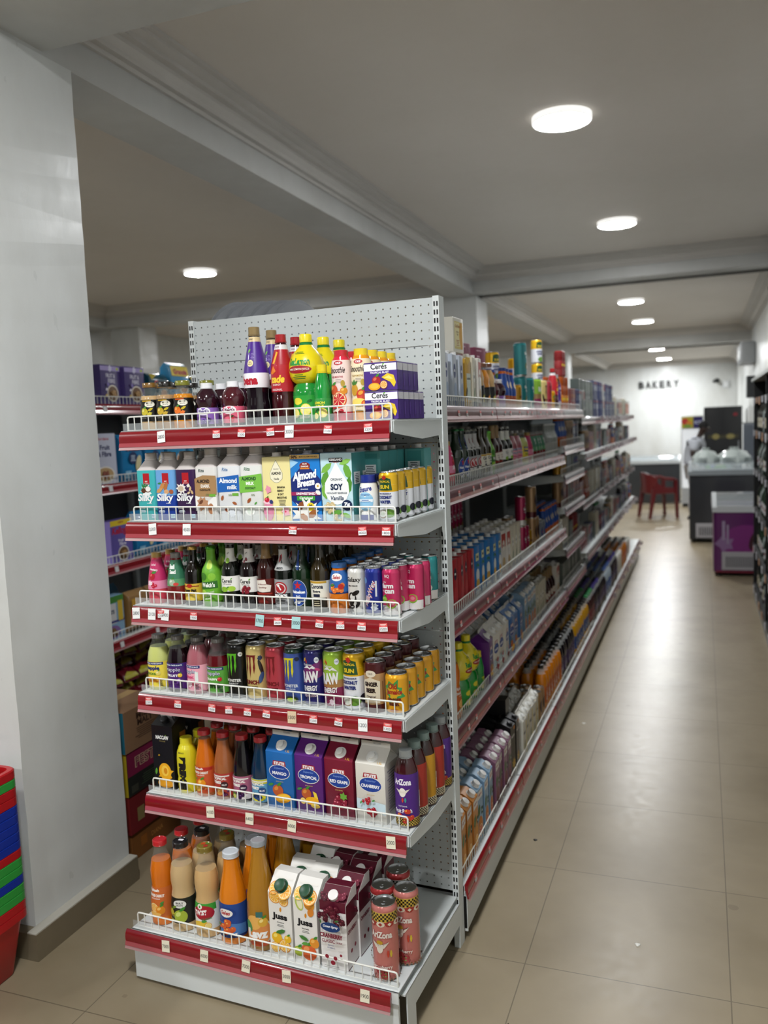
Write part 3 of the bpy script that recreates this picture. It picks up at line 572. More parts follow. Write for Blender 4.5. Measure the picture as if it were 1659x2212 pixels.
fru = [(28, 0), (31, 4), (31, 46), (29, 70), (24, 104), (18, 130), (15, 144), (14, 150)]
bottle('straw', 'pink strawberry basil seed drink bottle with gold cap', fru, '#d9485a', (15.5, 13, 'screw'), '#b28f4e', None, [], neck=[(72, 138, '#c42a64', [('t', 'Basil Seed', 0, 122, 22, 7, '#f2e0e8', {'sh': .1}), ('t', 'Strawberry', 2, 106, 34, 8, '#f6eef2', {'b': .04, 'rot': -6}), ('fruit', -4, 86, 12, '#b0182c', '#e05a60'), ('leaf', 6, 98, 18, 8, 20, '#3f8a3c')]), (46, 72, '#e88aac', [('berries', 6, 62, 5, 5, '#c01c38', '#f08a98'), ('splash', -10, 64, 10, 6, '#f6dce4')])], name='fruit_drink_bottle', turn=6)
bottle('basil', 'red basil seed drink bottle with green label and silver cap', fru, '#7a2020', (15.5, 13, 'screw'), '#8a8884', None, [], neck=[(80, 138, '#3a7a5a', [('t', 'Basil', -2, 118, 26, 15, '#f2f4f0', {'b': .05}), ('t', 'Seed', 2, 102, 26, 13, '#f2f4f0', {'b': .05}), ('leaf', 10, 128, 14, 8, 20, '#2a5a3a')]), (58, 80, '#5a9a6a', [('fruit', 0, 70, 11, '#a8b8a0', '#d8e0d0'), ('e', 14, 64, 9, 5, '#d0443c')])], name='fruit_drink_bottle', turn=4)
bottle('malt', 'dark malt drink bottle with yellow label', beer_prof(29, 172), '#0e0806', (13, 9, 'crown'), '#c8a050', (14, 68, '#d8b23c'), [('r', 0, 60, 60, 3, '#8a1c18'), ('t', 'Power Malt', 0, 48, 42, 10, '#14100c', {'b': .05}), ('t', 'Original Recipe', 0, 38, 34, 4, '#7a2a18'), ('e', 0, 24, 21, 10, '#e8cc5c'), ('r', 0, 15, 44, 3, '#14100c'), ('e', 0, 62, 9, 6, '#b0281c')], name='malt_drink_bottle', seg=22, turn=5)
bottle('sparkG', 'green sparkling grape juice bottle', beer_prof(31, 176), '#5fa42a', (14, 8, 'crown'), '#4f9a2c', None, [], neck=[(16, 172, '#6cae30', [('e', 8, 128, 13, 14, '#b8d84a'), ('e', -14, 92, 14, 12, '#3f7a24'), ('e', 16, 92, 12, 11, '#8ac43c'), ('e', -14, 40, 12, 12, '#a8d048'), ('r', 0, 66, 66, 22, '#2f6a24', 4), ('t', "Welch's", 2, 67, 44, 14, '#f2f4ee', {'b': .045}), ('t', 'SPARKLING', 4, 44, 34, 5, '#f0f4e0', {'rot': 8}), ('t', 'WHITE', 2, 34, 22, 5, '#f0f4e0', {'rot': 8}), ('t', 'GRAPE', 2, 25, 22, 5, '#f0f4e0', {'rot': 8})])], name='sparkling_juice_bottle', turn=3)
def cb(fc, f2, nb): return [('r', 0, 74, 64, 40, '#eceae4'), ('t', 'Ceres', -2, 82, 36, 12, '#1f2420', {'b': .02}), ('leaf', 14, 88, 8, 4, 40, '#5da82c'), ('t', '100% sparkling', 0, 72, 26, 4, '#5a5a54')] + nb
bottle('cerA', 'dark sparkling apple juice bottle with white label and green apples', beer_prof(30, 190), '#0c100a', (13, 8, 'crown'), '#8a8a86', (50, 96, '#eceae4'), cb(0, 0, [('e', -10, 56, 13, 8, '#8ab832'), ('e', 14, 58, 12, 8, '#a4cc40'), ('leaf', 2, 62, 12, 5, 30, '#4f8a2c')])[1:], neck=[(138, 178, '#e4e4dc', [('e', 0, 142, 11, 8, '#8ab832'), ('t', 'Ceres', 0, 164, 14, 5, '#3a3a34', {'rot': 20})])], name='sparkling_juice_bottle', seg=22, turn=5)
bottle('cerR', 'dark sparkling grape juice bottle with white label and red fruit', beer_prof(30, 193), '#120608', (13, 8, 'crown'), '#8a8684', (50, 96, '#eceae4'), cb(0, 0, [('berries', 4, 56, 5, 14, '#7a1424', '#b84a54')])[1:], neck=[(138, 178, '#e4e0dc', [('berries', 0, 144, 4, 8, '#7a1424', '#b84a54'), ('t', 'Ceres', 0, 166, 14, 5, '#3a3a34', {'rot': 20})])], name='sparkling_juice_bottle', seg=22, turn=3)
bottle('wine', 'deep red alcohol-free wine bottle with tan neck foil', beer_prof(30, 200), '#2c0806', (13.5, 6, 'lid'), '#8a744a', (18, 92, '#5a1410'), [('p', [(-24, 56), (-26, 86), (10, 90), (14, 76), (28, 72), (24, 54), (0, 52)], '#e4dcd0'), ('t', 'be blessed', -2, 76, 30, 5, '#7a2a24', {'sh': .2}), ('t', 'Sparkling', 0, 66, 26, 6, '#7a2a24', {'sh': .3}), ('r', 0, 48, 60, 4, '#a02a1c'), ('p', [(-20, 22), (0, 40), (20, 22)], '#7a1c14')], neck=[(150, 199, '#8a6c42', [])], name='sparkling_juice_bottle', seg=22, turn=0)
bottle('beck', 'dark beer bottle with silver label and red and black key emblem', beer_prof(29, 190), '#0a0f0a', (13, 7, 'crown'), '#6a6a60', (10, 92, '#9a9c9e'), [('e', 0, 66, 22, 20, '#a8242c'), ('e', 0, 66, 18, 16, '#d8d6d4'), ('e', 0, 66, 15, 13, '#a8242c'), ('r', 0, 68, 4, 16, '#f0f0ee', 30), ('e', -4, 74, 4, 4, '#f0f0ee'), ('r', 0, 44, 62, 15, '#14161a'), ('t', "BECK'S", 0, 44, 44, 10, '#f2f2f0', {'b': .07}), ('lines', 0, 30, 34, 3, 4, '#3a3a3a')], neck=[(118, 178, '#b4b4b2', [('p', [(-8, 140), (8, 150), (8, 166), (-8, 158)], '#a8242c'), ('r', 2, 150, 5, 26, '#14161a', 30), ('t', "BECK'S", 0, 125, 24, 6, '#14161a', {'b': .06})])], name='beer_bottle', seg=22, turn=0)
bottle('hein', 'green beer bottle with blue label and red star', beer_prof(29, 194), '#0c2410', (13, 7, 'crown'), '#2a6a3a', (14, 96, '#0c2410'), [('e', 0, 55, 27, 39, '#d8e0e8'), ('e', 0, 55, 26, 38, '#21489c'), ('p', [(0, 90), (3, 81), (12, 81), (5, 75), (8, 66), (0, 71), (-8, 66), (-5, 75), (-12, 81), (-3, 81)], '#c8242c'), ('t', 'Heineken', 0, 58, 42, 9, '#f2f4f8', {'b': .05}), ('t', '0.0', 0, 45, 14, 7, '#f2f4f8', {'b': .04}), ('p', [(-16, 24), (-8, 33), (10, 33), (18, 33), (16, 29), (-4, 29), (-10, 24)], '#f2f4f8'), ('p', [(-3, 24), (0, 28), (8, 28), (4, 24)], '#f2f4f8')], neck=[(124, 182, '#0c2410', [('r', 0, 150, 10, 56, '#163a7c'), ('p', [(0, 150), (1.5, 146), (6, 146), (2.5, 143), (4, 139), (0, 141), (-4, 139), (-2.5, 143), (-6, 146), (-1.5, 146)], '#c8242c'), ('t', '0.0', 0, 166, 10, 6, '#dfe8f0'), ('t', 'Heineken', 0, 132, 20, 4, '#dfe8f0', {'b': .04, 'rot': 0})])], name='beer_bottle', seg=22, turn=0)
bottle('corona', 'brown-clear beer bottle with white and gold label', beer_prof(29, 200), '#2a2008', (13, 7, 'crown'), '#a8a49c', (12, 92, '#e6e2d2'), [('r', 0, 88, 62, 6, '#c0962c'), ('t', 'Corona', 0, 76, 40, 13, '#1c2038', {'b': .035}), ('t', 'Extra', 0, 62, 24, 7, '#1c2038', {'b': .03}), ('r', 0, 50, 20, 8, '#1c2038'), ('r', 0, 28, 62, 30, '#2a2418'), ('lines', 0, 38, 26, 4, 6, '#d8cfae')], name='beer_bottle', seg=22, turn=0)
bottle('selesS', 'small orange juice bottle with blue label and blue lid', [(27, 0), (31, 5), (31, 60), (29, 84), (25, 108), (20, 124), (20, 132)], '#d07010', (22, 13, 'lid'), '#2c68b0', None, [], neck=[(62, 122, '#2c62a8', [('e', 0, 104, 20, 11, '#efece8'), ('t', 'Seles', 0, 104, 26, 11, '#b01c24', {'b': .03, 'sh': .2}), ('berries', 4, 74, 7, 9, '#d8702c', '#efac5c'), ('leaf', -12, 82, 16, 8, 20, '#3a7a34'), ('e', 14, 78, 8, 8, '#b02018')]), (57, 62, '#22346c', [])], name='juice_bottle', turn=6)
can('galaxy', 'slim white milk drink can with black swirls', 26, 132, '#e8e6e0', [('t', 'Galaxy', 0, 98, 48, 17, '#16120f', {'b': .02, 'sh': .15}), ('t', 'MILK DRINK', 0, 82, 30, 4, '#2a2420', {'b': .03}), ('e', -4, 44, 14, 20, '#1a1512'), ('e', -2, 50, 8, 10, '#e8e6e0'), ('e', 8, 62, 12, 6, '#1a1512', 30), ('e', 10, 30, 12, 8, '#1a1512', 50), ('e', 6, 32, 6, 4, '#e8e6e0', 50), ('splash', -10, 16, 12, 7, '#1a1512')], turn=-4)
can('milky', 'slim blue milk drink can with white tilted lettering', 26, 134, '#1e2f8e', [('t', 'MilkyWay', 0, 62, 74, 20, '#f0f2f6', {'b': .05, 'rot': 68, 'sh': .2}), ('t', 'MilkyWay', 1.2, 61, 74, 20, '#c02030', {'b': -.01, 'rot': 68, 'sh': .2}), ('e', -16, 98, 8, 9, '#5a86c8'), ('splash', 12, 24, 12, 7, '#dfe6f0'), ('r', 18, 76, 5, 44, '#d8dce4')], turn=-6)
def farm(c, fr): return [('t', 'NQ', 0, 112, 14, 10, '#f0e6ea', {'b': .03}), ('t', 'FROM', -8, 96, 10, 3, '#f6f2f4'), ('t', 'farm', 0, 86, 36, 14, '#f6f2f4', {'b': .05}), ('t', 'to', -14, 72, 7, 5, '#f6f2f4'), ('t', 'can', 6, 70, 28, 11, '#f6f2f4', {'b': .05}), ('r', 0, 18, 90, 26, '#e6e2e0'), ('lines', -6, 26, 24, 4, 4, '#9a8a90')] + fr
can('farmP', 'slim pink guava drink can', 26, 134, '#c2285c', farm(0, [('fruit', -10, 48, 10, '#8ab83c', '#c0dc70'), ('e', 12, 36, 14, 13, '#8ab83c'), ('e', 12, 37, 11, 10, '#d8506c'), ('e', 12, 37, 6, 5, '#e88a98')]), turn=-8)
can('farmT', 'slim teal coconut drink can', 26, 134, '#1f8486', farm(0, [('e', -2, 44, 13, 14, '#4a7a2c'), ('e', 6, 34, 9, 7, '#efeee6'), ('leaf', 18, 40, 10, 18, 10, '#e6e8e2')]), turn=-8)

snp = [(34, 0), (37, 5), (37, 90), (36, 100), (33, 118), (25, 142), (20, 154), (19, 164)]
def snap(c, w1, c1, w2, c2, ex): return [('r', 0, 86, 70, 9, '#1d2a6c'), ('t', 'ORIGINAL TASTE IS BACK', 0, 86, 62, 4.5, '#eef0f6', {'b': .03}), ('t', 'Snapple', -6, 70, 58, 16, '#1d2a6c', {'b': .05}), ('t', 'Snapple', -6, 70.5, 58, 15, '#f4f4f8', {'b': -.005}) if c != '#efd84a' else ('r', 0, 0, .1, .1, c), ('t', w1, -4, 53, 42, 8, c1, {'b': .05}), ('t', w2, -4, 34, 54, 17, c2, {'b': .06}), ('lines', 24, 30, 12, 5, 4, '#3a3a4a')] + ex
bottle('snpL', 'pale yellow lemonade bottle with dark lid', snp, '#c9cf78', (20, 10, 'lid'), '#6a6660', (10, 92, '#efd84a'), snap('#efd84a', 'PUCKER', '#5a8a2a', 'LEMONADE', '#e88a1c', [('fruit', 18, 56, 8, '#e8d46a', '#f6ecaa')]), fill=136, name='juice_bottle', turn=0)
bottle('snpF', 'dark purple fruit drink bottle with purple label', snp, '#14060e', (20, 10, 'lid'), '#6a6660', (10, 92, '#4a2070'), snap(0, 'FRUIT', '#f0eef4', 'PUNCH', '#7a4aa8', [('fruit', 22, 54, 7, '#e8c43c', '#f6e48a'), ('leaf', 16, 40, 16, 6, 20, '#c8a8e0')]), fill=136, name='juice_bottle', turn=4)
bottle('snpP', 'pink lemonade bottle with pink label', snp, '#a8606a', (20, 10, 'lid'), '#6a6660', (10, 92, '#f0a8b8'), snap(0, 'PINK', '#d84a78', 'PINK', '#e0607c', [('r', 24, 56, 10, 30, '#e9f0ea'), ('splash', -4, 32, 14, 8, '#f6d8de')]), fill=150, name='juice_bottle', turn=-14)
bottle('snpA', 'red apple drink bottle with green label', snp, '#5a0c14', (20, 10, 'lid'), '#6a6660', (10, 92, '#5aa03a'), snap(0, 'SNAPPY', '#eef6e4', 'APPLE', '#20401a', [('fruit', 22, 54, 7, '#c0202c', '#ea6a6a')]), fill=124, name='juice_bottle', turn=0)
def claw(c, y=112, x=-4):
    out = []
    for i, (dx, l) in enumerate(((-14, 34), (-2, 44), (11, 32))):
        out.append(('p', [(x+dx-1, y+22), (x+dx+7, y+25), (x+dx+5, y+6), (x+dx+6, y-l*.4), (x+dx+3, y-l*.75), (x+dx+2, y-l), (x+dx, y-l*.6), (x+dx-1, y-l*.3), (x+dx+1, y)], c))
    out.append(('p', [(x-20, y+20), (x-12, y+26), (x+20, y+27), (x+14, y+21)], c)); return out
def mons(c, wd, cw, ex=()): return claw(c) + [('t', 'MONSTER', 0, 56, 50, 9, cw, {'b': .04})] + ([('t', wd, 0, 46, 34, 4.5, cw, {'b': .02})] if wd else []) + list(ex)
can('monG', 'tall black energy drink can with green claw mark', 33, 168, '#0d1010', mons('#5fc02a', 'ENERGY', '#f0f2ee', [('e', 26, 136, 7, 7, '#e6e8e4'), ('t', '+6', 26, 136, 7, 5, '#20241f')]), turn=2)
can('monY', 'tall cream energy drink can with dark red claw mark and swirls', 33, 168, '#d9c27c', claw('#7a1c1c') + [('e', 30, 100, 6, 26, '#2a2420', 15), ('e', 30, 70, 7, 18, '#3a5a8c', -20), ('splash', 28, 130, 9, 7, '#2c3a5c'), ('t', 'PUNCH', -2, 56, 50, 13, '#7a1c1c', {'b': .06}), ('t', 'MONSTER', 0, 40, 40, 7, '#3a1c14', {'b': .04}), ('e', -32, 60, 5, 30, '#2a2420', 10)], turn=-2)
can('monR', 'tall red energy drink can with dark red claw mark', 33, 168, '#b83a48', claw('#7a1420') + [('t', 'PUNCH', -2, 56, 50, 13, '#7a1420', {'b': .06}), ('t', 'MONSTER', 0, 40, 44, 8, '#6a101c', {'b': .05}), ('lines', 0, 14, 36, 2, 4, '#6a101c')], turn=-2)
can('monB', 'tall blue energy drink can with yellow claw mark', 33, 168, '#3f5aa8', mons('#e2da2c', 'ZERO SUGAR', '#dfe6f0', [('e', 2, 14, 22, 11, '#23341c'), ('e', 2, 14, 14, 6, '#b8d83a'), ('e', 24, 136, 7, 6, '#16203c')]), bands=((152, 154, '#1c3a2c'),), turn=-2)
def raw(c, w2): return [('leaf', -16, 138, 16, 7, 60, '#d8b02c'), ('leaf', -10, 134, 14, 6, 100, '#c03828'), ('t', 'Rubicon', -6, 124, 28, 7, '#f4f4f0', {'sh': .15}), ('e', 22, 138, 7, 9, '#e8eef4'), ('t', '100', 22, 138, 9, 5, '#3a2a6a'), ('p', [(-22, 112), (-6, 122), (2, 114), (10, 122), (26, 108), (8, 116), (2, 110), (-6, 116)], '#f4f4f6'), ('t', 'RAW', 0, 88, 54, 34, '#f6f6f8', {'b': .06, 'rot': 4}), ('t', 'ENERGY', 0, 54, 44, 16, '#f6f6f8', {'b': .045, 'rot': 4})] + w2
can('rawB', 'tall dark blue and purple energy drink can', 33, 168, '#201f6c', [('p', [(-40, 60), (40, 90), (40, 140), (-40, 100)], '#7a2a70')] + raw(0, [('t', 'New Edition', 0, 34, 44, 11, '#f0d8e8', {'sh': .2, 'rot': 4}), ('leaf', 24, 110, 20, 9, -20, '#c8407c')]), turn=0)
can('rawG', 'tall lime green and magenta energy drink can', 33, 168, '#9cc43c', raw(0, [('splash', 4, 20, 10, 6, '#e8d0dc')]), bands=((7, 62, '#8a2450'), (62, 84, '#b08048')), turn=0)
can('ginB', 'dark maroon and tan ginger beer can', 32, 145, '#b89468', [('p', [(-26, 28), (26, 28), (28, 90), (0, 102), (-28, 90)], '#e8dcc4'), ('e', 0, 112, 16, 10, '#efe6d2'), ('t', 'OLD', 0, 112, 14, 5, '#3a1418'), ('t', 'GINGER', 0, 82, 42, 13, '#221010', {'b': .06}), ('t', 'BEER', 0, 64, 30, 13, '#221010', {'b': .06}), ('t', 'Original', 0, 46, 28, 8, '#3a1418', {'sh': .2}), ('r', -34, 60, 2, 60, '#7a4a2c'), ('r', 36, 60, 2, 60, '#7a4a2c')], bands=((0, 24, '#4a1218'), (112, 140, '#4a1218')), turn=-2)
can('ginY', 'yellow ginger beer can with green and red lettering', 33, 115, '#e0a010', [('splash', 0, 66, 34, 8, '#3f9a4c'), ('splash', 0, 66, 22, 8, '#d8a820'), ('t', 'Old', -2, 82, 26, 17, '#a8281c', {'b': .045}), ('t', 'Jamaica', 2, 64, 48, 18, '#a8281c', {'b': .045}), ('t', 'GINGER', 2, 44, 44, 9, '#7a2a14', {'b': .06}), ('t', 'BEER', 2, 31, 30, 9, '#7a2a14', {'b': .06}), ('leaf', 0, 14, 30, 8, 5, '#c06a1c')], turn=2)

brick('black', 'tall black orange juice carton with splashing orange', 80, 72, 228, '#0f0f11', [('t', 'MACCAW', 0, 170, 50, 13, '#eeeeea', {'b': .05}), ('leaf', 14, 178, 6, 3, 40, '#7aa83a'), ('t', 'ORANGE', 0, 158, 24, 4, '#8a7a4a'), ('splash', 6, 50, 30, 8, '#e8a81c'), ('e', 4, 58, 24, 28, '#eead20'), ('e', 4, 60, 14, 18, '#f6c84a'), ('e', 6, 60, 7, 10, '#d88c14'), ('leaf', -30, 56, 24, 10, 80, '#5a9a34'), ('e', 4, 18, 30, 14, '#e09a18'), ('berries', -14, 112, 1.2, 14, '#d8a82c', '#d8a82c')], cap=(0, -16, 13, 12, '#17171a'), slant=20, side='#111114', SD=[('r', 16, 158, 30, 40, '#b06a20')])
_f = MB(); _f.box(-.032, .012, .004, .0065, .226, .240, print_('#d6d2ce')); PR['black'].parts.append(('top_fin', _f, []))
bottle('prime', 'bright yellow sports drink bottle with black lettering', [(28, 0), (31, 5), (32, 40), (30, 50), (32, 60), (32, 110), (30, 130), (24, 148), (18, 156), (17, 160)], '#d8cc1c', (20, 24, 'screw'), '#e0d428', None, [], mat=M('#dcd020', .3, coat=.6), neck=[(6, 140, '#d6ca1e', [('t', 'PRIME', 0, 66, 106, 26, '#121210', {'b': .1, 'rot': -90}), ('t', 'LEMONADE', -4, 132, 24, 4, '#3a3a20')])], name='sports_drink_bottle', turn=4)
TV = lambda bgc, word, cw, ex: [('r', 0, 76, 66, 4, '#e8e4de'), ('t', 'TROPICAL', -2, 68, 50, 9, '#f4efe9', {'b': .05}), ('t', 'VIBES', -10, 56, 34, 9, '#f4efe9', {'b': .05}), ('e', 16, 48, 12, 11, cw), ('t', word, 16, 48, 15, 5, '#f4f0ec', {'b': .03})] + ex
tvp = juice_prof(33, 195, .5)
bottle('ocar', 'orange mango carrot juice bottle with orange label and red lid', tvp, '#d06a14', (20, 13, 'lid'), '#b81c22', (12, 96, '#c8542a'), [('r', 0, 90, 80, 10, '#b82c24'), ('t', 'Splash', -6, 90, 34, 9, '#f6efe6', {'b': .04}), ('t', 'MANGO CARROT', 0, 78, 52, 8, '#f6efe6', {'b': .05}), ('t', 'JUICE DRINK', 0, 69, 30, 4.5, '#f6efe6'), ('fruit', 2, 44, 15, '#e8941c', '#f6c45a'), ('leaf', -16, 58, 12, 5, 30, '#3f8a3c'), ('fruit', -10, 26, 10, '#d8a83c', '#f0d88a'), ('fruit', 18, 24, 9, '#c84a20', '#f08a4a')], fill=180, name='juice_bottle', turn=0)
bottle('tvR', 'brown fruit punch bottle with red label and red lid', tvp, '#a05c34', (20, 13, 'lid'), '#b01c22', (12, 84, '#b03a30'), TV(0, 'FRUIT', '#3a1a1c', [('fruit', 0, 26, 12, '#d8903c', '#f0c87a'), ('fruit', -18, 26, 9, '#a02a3c', '#d86a78'), ('berries', 18, 24, 4, 5, '#5a1a4c', '#9a5a8c')]), fill=184, name='juice_bottle', turn=0)
bottle('tvP', 'black berry juice bottle with pink and white label and red lid', tvp, '#0f0a0e', (20, 13, 'lid'), '#b01c22', (12, 84, '#a85c78'), TV(0, 'BERRY', '#3a1a3c', [('r', 0, 20, 80, 16, '#e4d8d8'), ('berries', 10, 26, 5, 10, '#3a1448', '#8a5a9c'), ('leaf', -14, 30, 18, 8, 10, '#6a9a3c'), ('fruit', -14, 22, 8, '#c8cc5a', '#e8eaa0')]), fill=188, name='juice_bottle', turn=0)
bottle('tvB', 'dark blue juice bottle with yellow and light blue label', tvp, '#0c2a44', (20, 13, 'lid'), '#b01c22', (12, 84, '#5c9cc0'), [('r', 0, 76, 80, 14, '#c8c03a')] + TV(0, 'BLUE', '#2a4a7c', [('e', 0, 28, 26, 14, '#e0d42c'), ('e', 0, 28, 16, 8, '#1d4a8c'), ('berries', 0, 30, 5, 6, '#23386c', '#5a7ab8'), ('t', 'OCEAN BLUE', 0, 14, 22, 4, '#e8eef4')]), fill=188, name='juice_bottle', turn=0)
def stute(name, c, fr): return [('p', [(-21, 148), (21, 148), (24, 134), (-24, 134)], '#a0202c'), ('t', 'STUTE', 0, 141, 38, 9, '#f6f0f0', {'b': .06}), ('e', 0, 114, 37, 23, '#e6e4dc'), ('e', 0, 114, 35, 21, '#1d3f94'), ('t', 'Superior', 0, 125, 36, 8, '#7a9ad8', {'sh': .2}), ('t', name, 0, 110, min(60, 10*len(name)), 10, '#f4f4f8', {'b': .04}), ('t', 'JUICE DRINK', 0, 84, 26, 3.5, '#d8b86a')] + fr
def stu(key, desc, body, name, fr, roofc=None): return gable(key, desc, 94, 88, 226, 38, body, stute(name, 0, fr), SD=[('lines', 0, 150, 60, 16, 8, '#9a94a4')])
stu('stM', 'blue mango juice carton with white screw cap', '#1c6ab4', 'MANGO', [('fruit', -8, 56, 19, '#b8562a', '#d88a3c'), ('e', 10, 34, 28, 15, '#e8a01c', 12), ('e', 12, 37, 22, 10, '#f4c23c', 12), ('leaf', -32, 72, 22, 9, 20, '#3f8a3c'), ('t', '1.5 Litre', 0, 8, 28, 5.5, '#e8eef6')])
stu('stT', 'purple tropical juice carton with white screw cap', '#5c1f78', 'TROPICAL', [('fruit', -10, 60, 17, '#b8562a', '#d88a3c'), ('p', [(12, 70), (24, 66), (30, 50), (26, 34), (18, 44), (16, 58)], '#e8cc3c'), ('e', 8, 40, 24, 12, '#eead1c', 8), ('orange', -22, 36, 10, '#d8a82c', '#f0d05a'), ('leaf', -32, 72, 20, 8, 20, '#3f8a3c'), ('e', 20, 26, 16, 7, '#f0d05a'), ('t', '1.5 Litre', 0, 8, 28, 5.5, '#efe6f4')])
stu('stR', 'crimson red grape juice carton with white screw cap', '#7a1230', 'RED GRAPE', [('berries', 0, 48, 8, 22, '#8a1c34', '#d87a8a'), ('splash', 18, 70, 13, 6, '#6aa43c'), ('t', '1.5 Litre', 0, 8, 28, 5.5, '#f2e0e6')])
stu('stC', 'white cranberry juice carton with white screw cap', '#e4e0d6', 'CRANBERRY', [('p', [(-46, 40), (46, 30), (46, 62), (-46, 70)], '#c8dce4'), ('berries', 4, 36, 5.5, 24, '#a81c2c', '#e8747c'), ('berries', -10, 70, 5, 6, '#a81c2c', '#e8747c'), ('leaf', 12, 72, 12, 6, 30, '#4f9a4c'), ('leaf', -28, 62, 12, 6, 60, '#4f9a4c'), ('t', '1.5 Litre', 0, 8, 28, 5.5, '#4a4a52')])
arp = [(31, 0), (34, 4), (34, 20), (34, 150), (32, 168), (24, 192), (18, 202), (17, 208)]
bottle('punch', 'fruit punch tea bottle with purple label and clear grey cap', arp, '#3a1014', (19, 20, 'screw'), '#a8aeb0', (30, 158, '#4a2078'), [('t', 'AriZona', 0, 136, 52, 18, '#f2eef6', {'b': .04}), ('e', 0, 106, 10, 13, '#ece6dc'), ('p', [(-22, 116), (-8, 108), (8, 108), (22, 116), (10, 104), (-10, 104)], '#e0d8cc'), ('leaf', 8, 84, 6, 16, 0, '#3a9a8c'), ('leaf', 0, 84, 6, 16, 0, '#c8402c'), ('t', 'NATURAL', 0, 66, 26, 4, '#e8e2f0'), ('t', 'Fruit Punch', 0, 52, 52, 12, '#f2eef6', {'b': .03}), ('berries', 8, 38, 7, 8, '#c8382c', '#f0b84a')], neck=[(8, 30, '#d8b84a', [('check', 9, 29, -60, 60, 4, '#2a1414')])], name='tea_bottle', turn=0)
bottle('kiwi', 'dark red tea bottle with red label and green-grey cap', arp, '#3a0c0c', (19, 20, 'screw'), '#8aa09c', (30, 158, '#a02c1e'), [('t', 'AriZona', 0, 136, 52, 18, '#f2eee6', {'b': .04}), ('e', 8, 60, 18, 16, '#efe0d4'), ('e', 8, 60, 14, 12, '#b0281c'), ('r', 26, 60, 12, 50, '#e8e4dc'), ('lines', 26, 82, 10, 9, 5, '#2a1a14')], neck=[(8, 30, '#d8cfae', [('check', 9, 29, -60, 60, 4, '#2a1414')])], name='tea_bottle', turn=-20)
bottle('mangoT', 'dark tea bottle with yellow label and green-grey cap', arp, '#30100a', (19, 20, 'screw'), '#8aa09c', (30, 158, '#c08a1c'), [('t', 'AriZona', 0, 136, 52, 18, '#f2eee6', {'b': .04}), ('fruit', 4, 60, 18, '#d8702c', '#f0b05a')], neck=[(8, 30, '#d8cfae', [('check', 9, 29, -60, 60, 4, '#2a1414')])], name='tea_bottle', turn=-20)

cp = carafe_prof(40, 262)
bottle('carrot', 'tall orange carrot juice bottle with orange label and red lid', carafe_prof(38, 252), '#d87012', (22, 14, 'lid'), '#b82026', (30, 122, '#c8662c'), [('t', 'Splash', -6, 112, 40, 12, '#f8f0e6', {'b': .04}), ('t', 'ORANGE CARROT', 0, 97, 62, 9, '#f8f0e6', {'b': .05}), ('t', 'JUICE DRINK', 0, 87, 34, 5, '#f8f0e6'), ('orange', -6, 58, 17, '#d8781c', '#f0b04a'), ('fruit', 16, 52, 15, '#e08a22', '#f4c06a'), ('leaf', 22, 76, 16, 7, 30, '#3f8a3c'), ('e', -4, 38, 22, 7, '#e8b45a')], fill=204, name='juice_bottle', turn=0)
bottle('guavaB', 'tall bottle of pale guava nectar with black label and black lid', cp, '#c9ab7c', (24, 15, 'lid'), '#141418', (28, 108, '#181a14'), [('e', 8, 90, 22, 12, '#dcdcd4'), ('t', 'BULT', 8, 93, 26, 5, '#2a2a24', {'b': .04}), ('t', 'FRUITS', 8, 86, 22, 5, '#2a2a24'), ('fruit', 10, 52, 22, '#a4b43a', '#cfdc7a'), ('splash', -22, 62, 14, 8, '#b8a82c'), ('leaf', -10, 80, 20, 9, 30, '#6a8a2c'), ('t', 'GUAVA', -18, 38, 30, 7, '#b8c850', {'b': .04})], fill=206, name='juice_bottle', turn=0, capD=[('r', 2, 2, 16, 10, '#ece8f0')])
bottle('twist', 'tall bottle of guava nectar with green, red and white label', cp, '#cfa972', (24, 15, 'lid'), '#7a6a2a', (28, 108, '#e6e6de'), [('r', 0, 98, 100, 20, '#3f9a34'), ('e', 6, 80, 36, 22, '#a81c2c'), ('t', 'TWIST', -4, 80, 44, 15, '#f6f2ee', {'b': .06, 'rot': 6}), ('e', -6, 98, 9, 8, '#e8e4d8'), ('t', 'a', -6, 98, 6, 7, '#3f9a34', {'b': .06}), ('t', 'GUAVA', 16, 62, 32, 7, '#3f7a4c', {'b': .02, 'rot': 10}), ('e', 0, 42, 30, 12, '#e8c03a'), ('leaf', 8, 54, 20, 9, 10, '#4f9a3c'), ('orange', 20, 40, 11, '#e0a02c', '#f4d87a')], fill=206, name='juice_bottle', turn=0, capD=[('splash', -7, 5, 9, 5, '#c04a22'), ('splash', 8, -6, 9, 5, '#b02a2a'), ('splash', 5, 9, 7, 5, '#5a8a34')])
bottle('selesL', 'tall orange juice bottle with blue label and white lid', juice_prof(42, 262, .5), '#dd7d12', (25, 14, 'lid'), '#c8ced4', (26, 128, '#1e4590'), [('e', 0, 100, 34, 18, '#1a3c84'), ('e', 0, 100, 24, 13, '#ece8e2'), ('t', 'Seles', 0, 101, 32, 13, '#b01c24', {'b': .03, 'sh': .2}), ('p', [(-66, 62), (0, 72), (66, 62), (66, 26), (-66, 26)], '#4a7ab8'), ('berries', 0, 56, 9, 10, '#d8602c', '#f0b05a'), ('leaf', -26, 60, 20, 9, 20, '#3a7a34'), ('t', '1LT', 26, 36, 20, 8, '#e8ecf4', {'b': .04}), ('r', 0, 30, 130, 8, '#182a5c')], name='juice_bottle', turn=0)
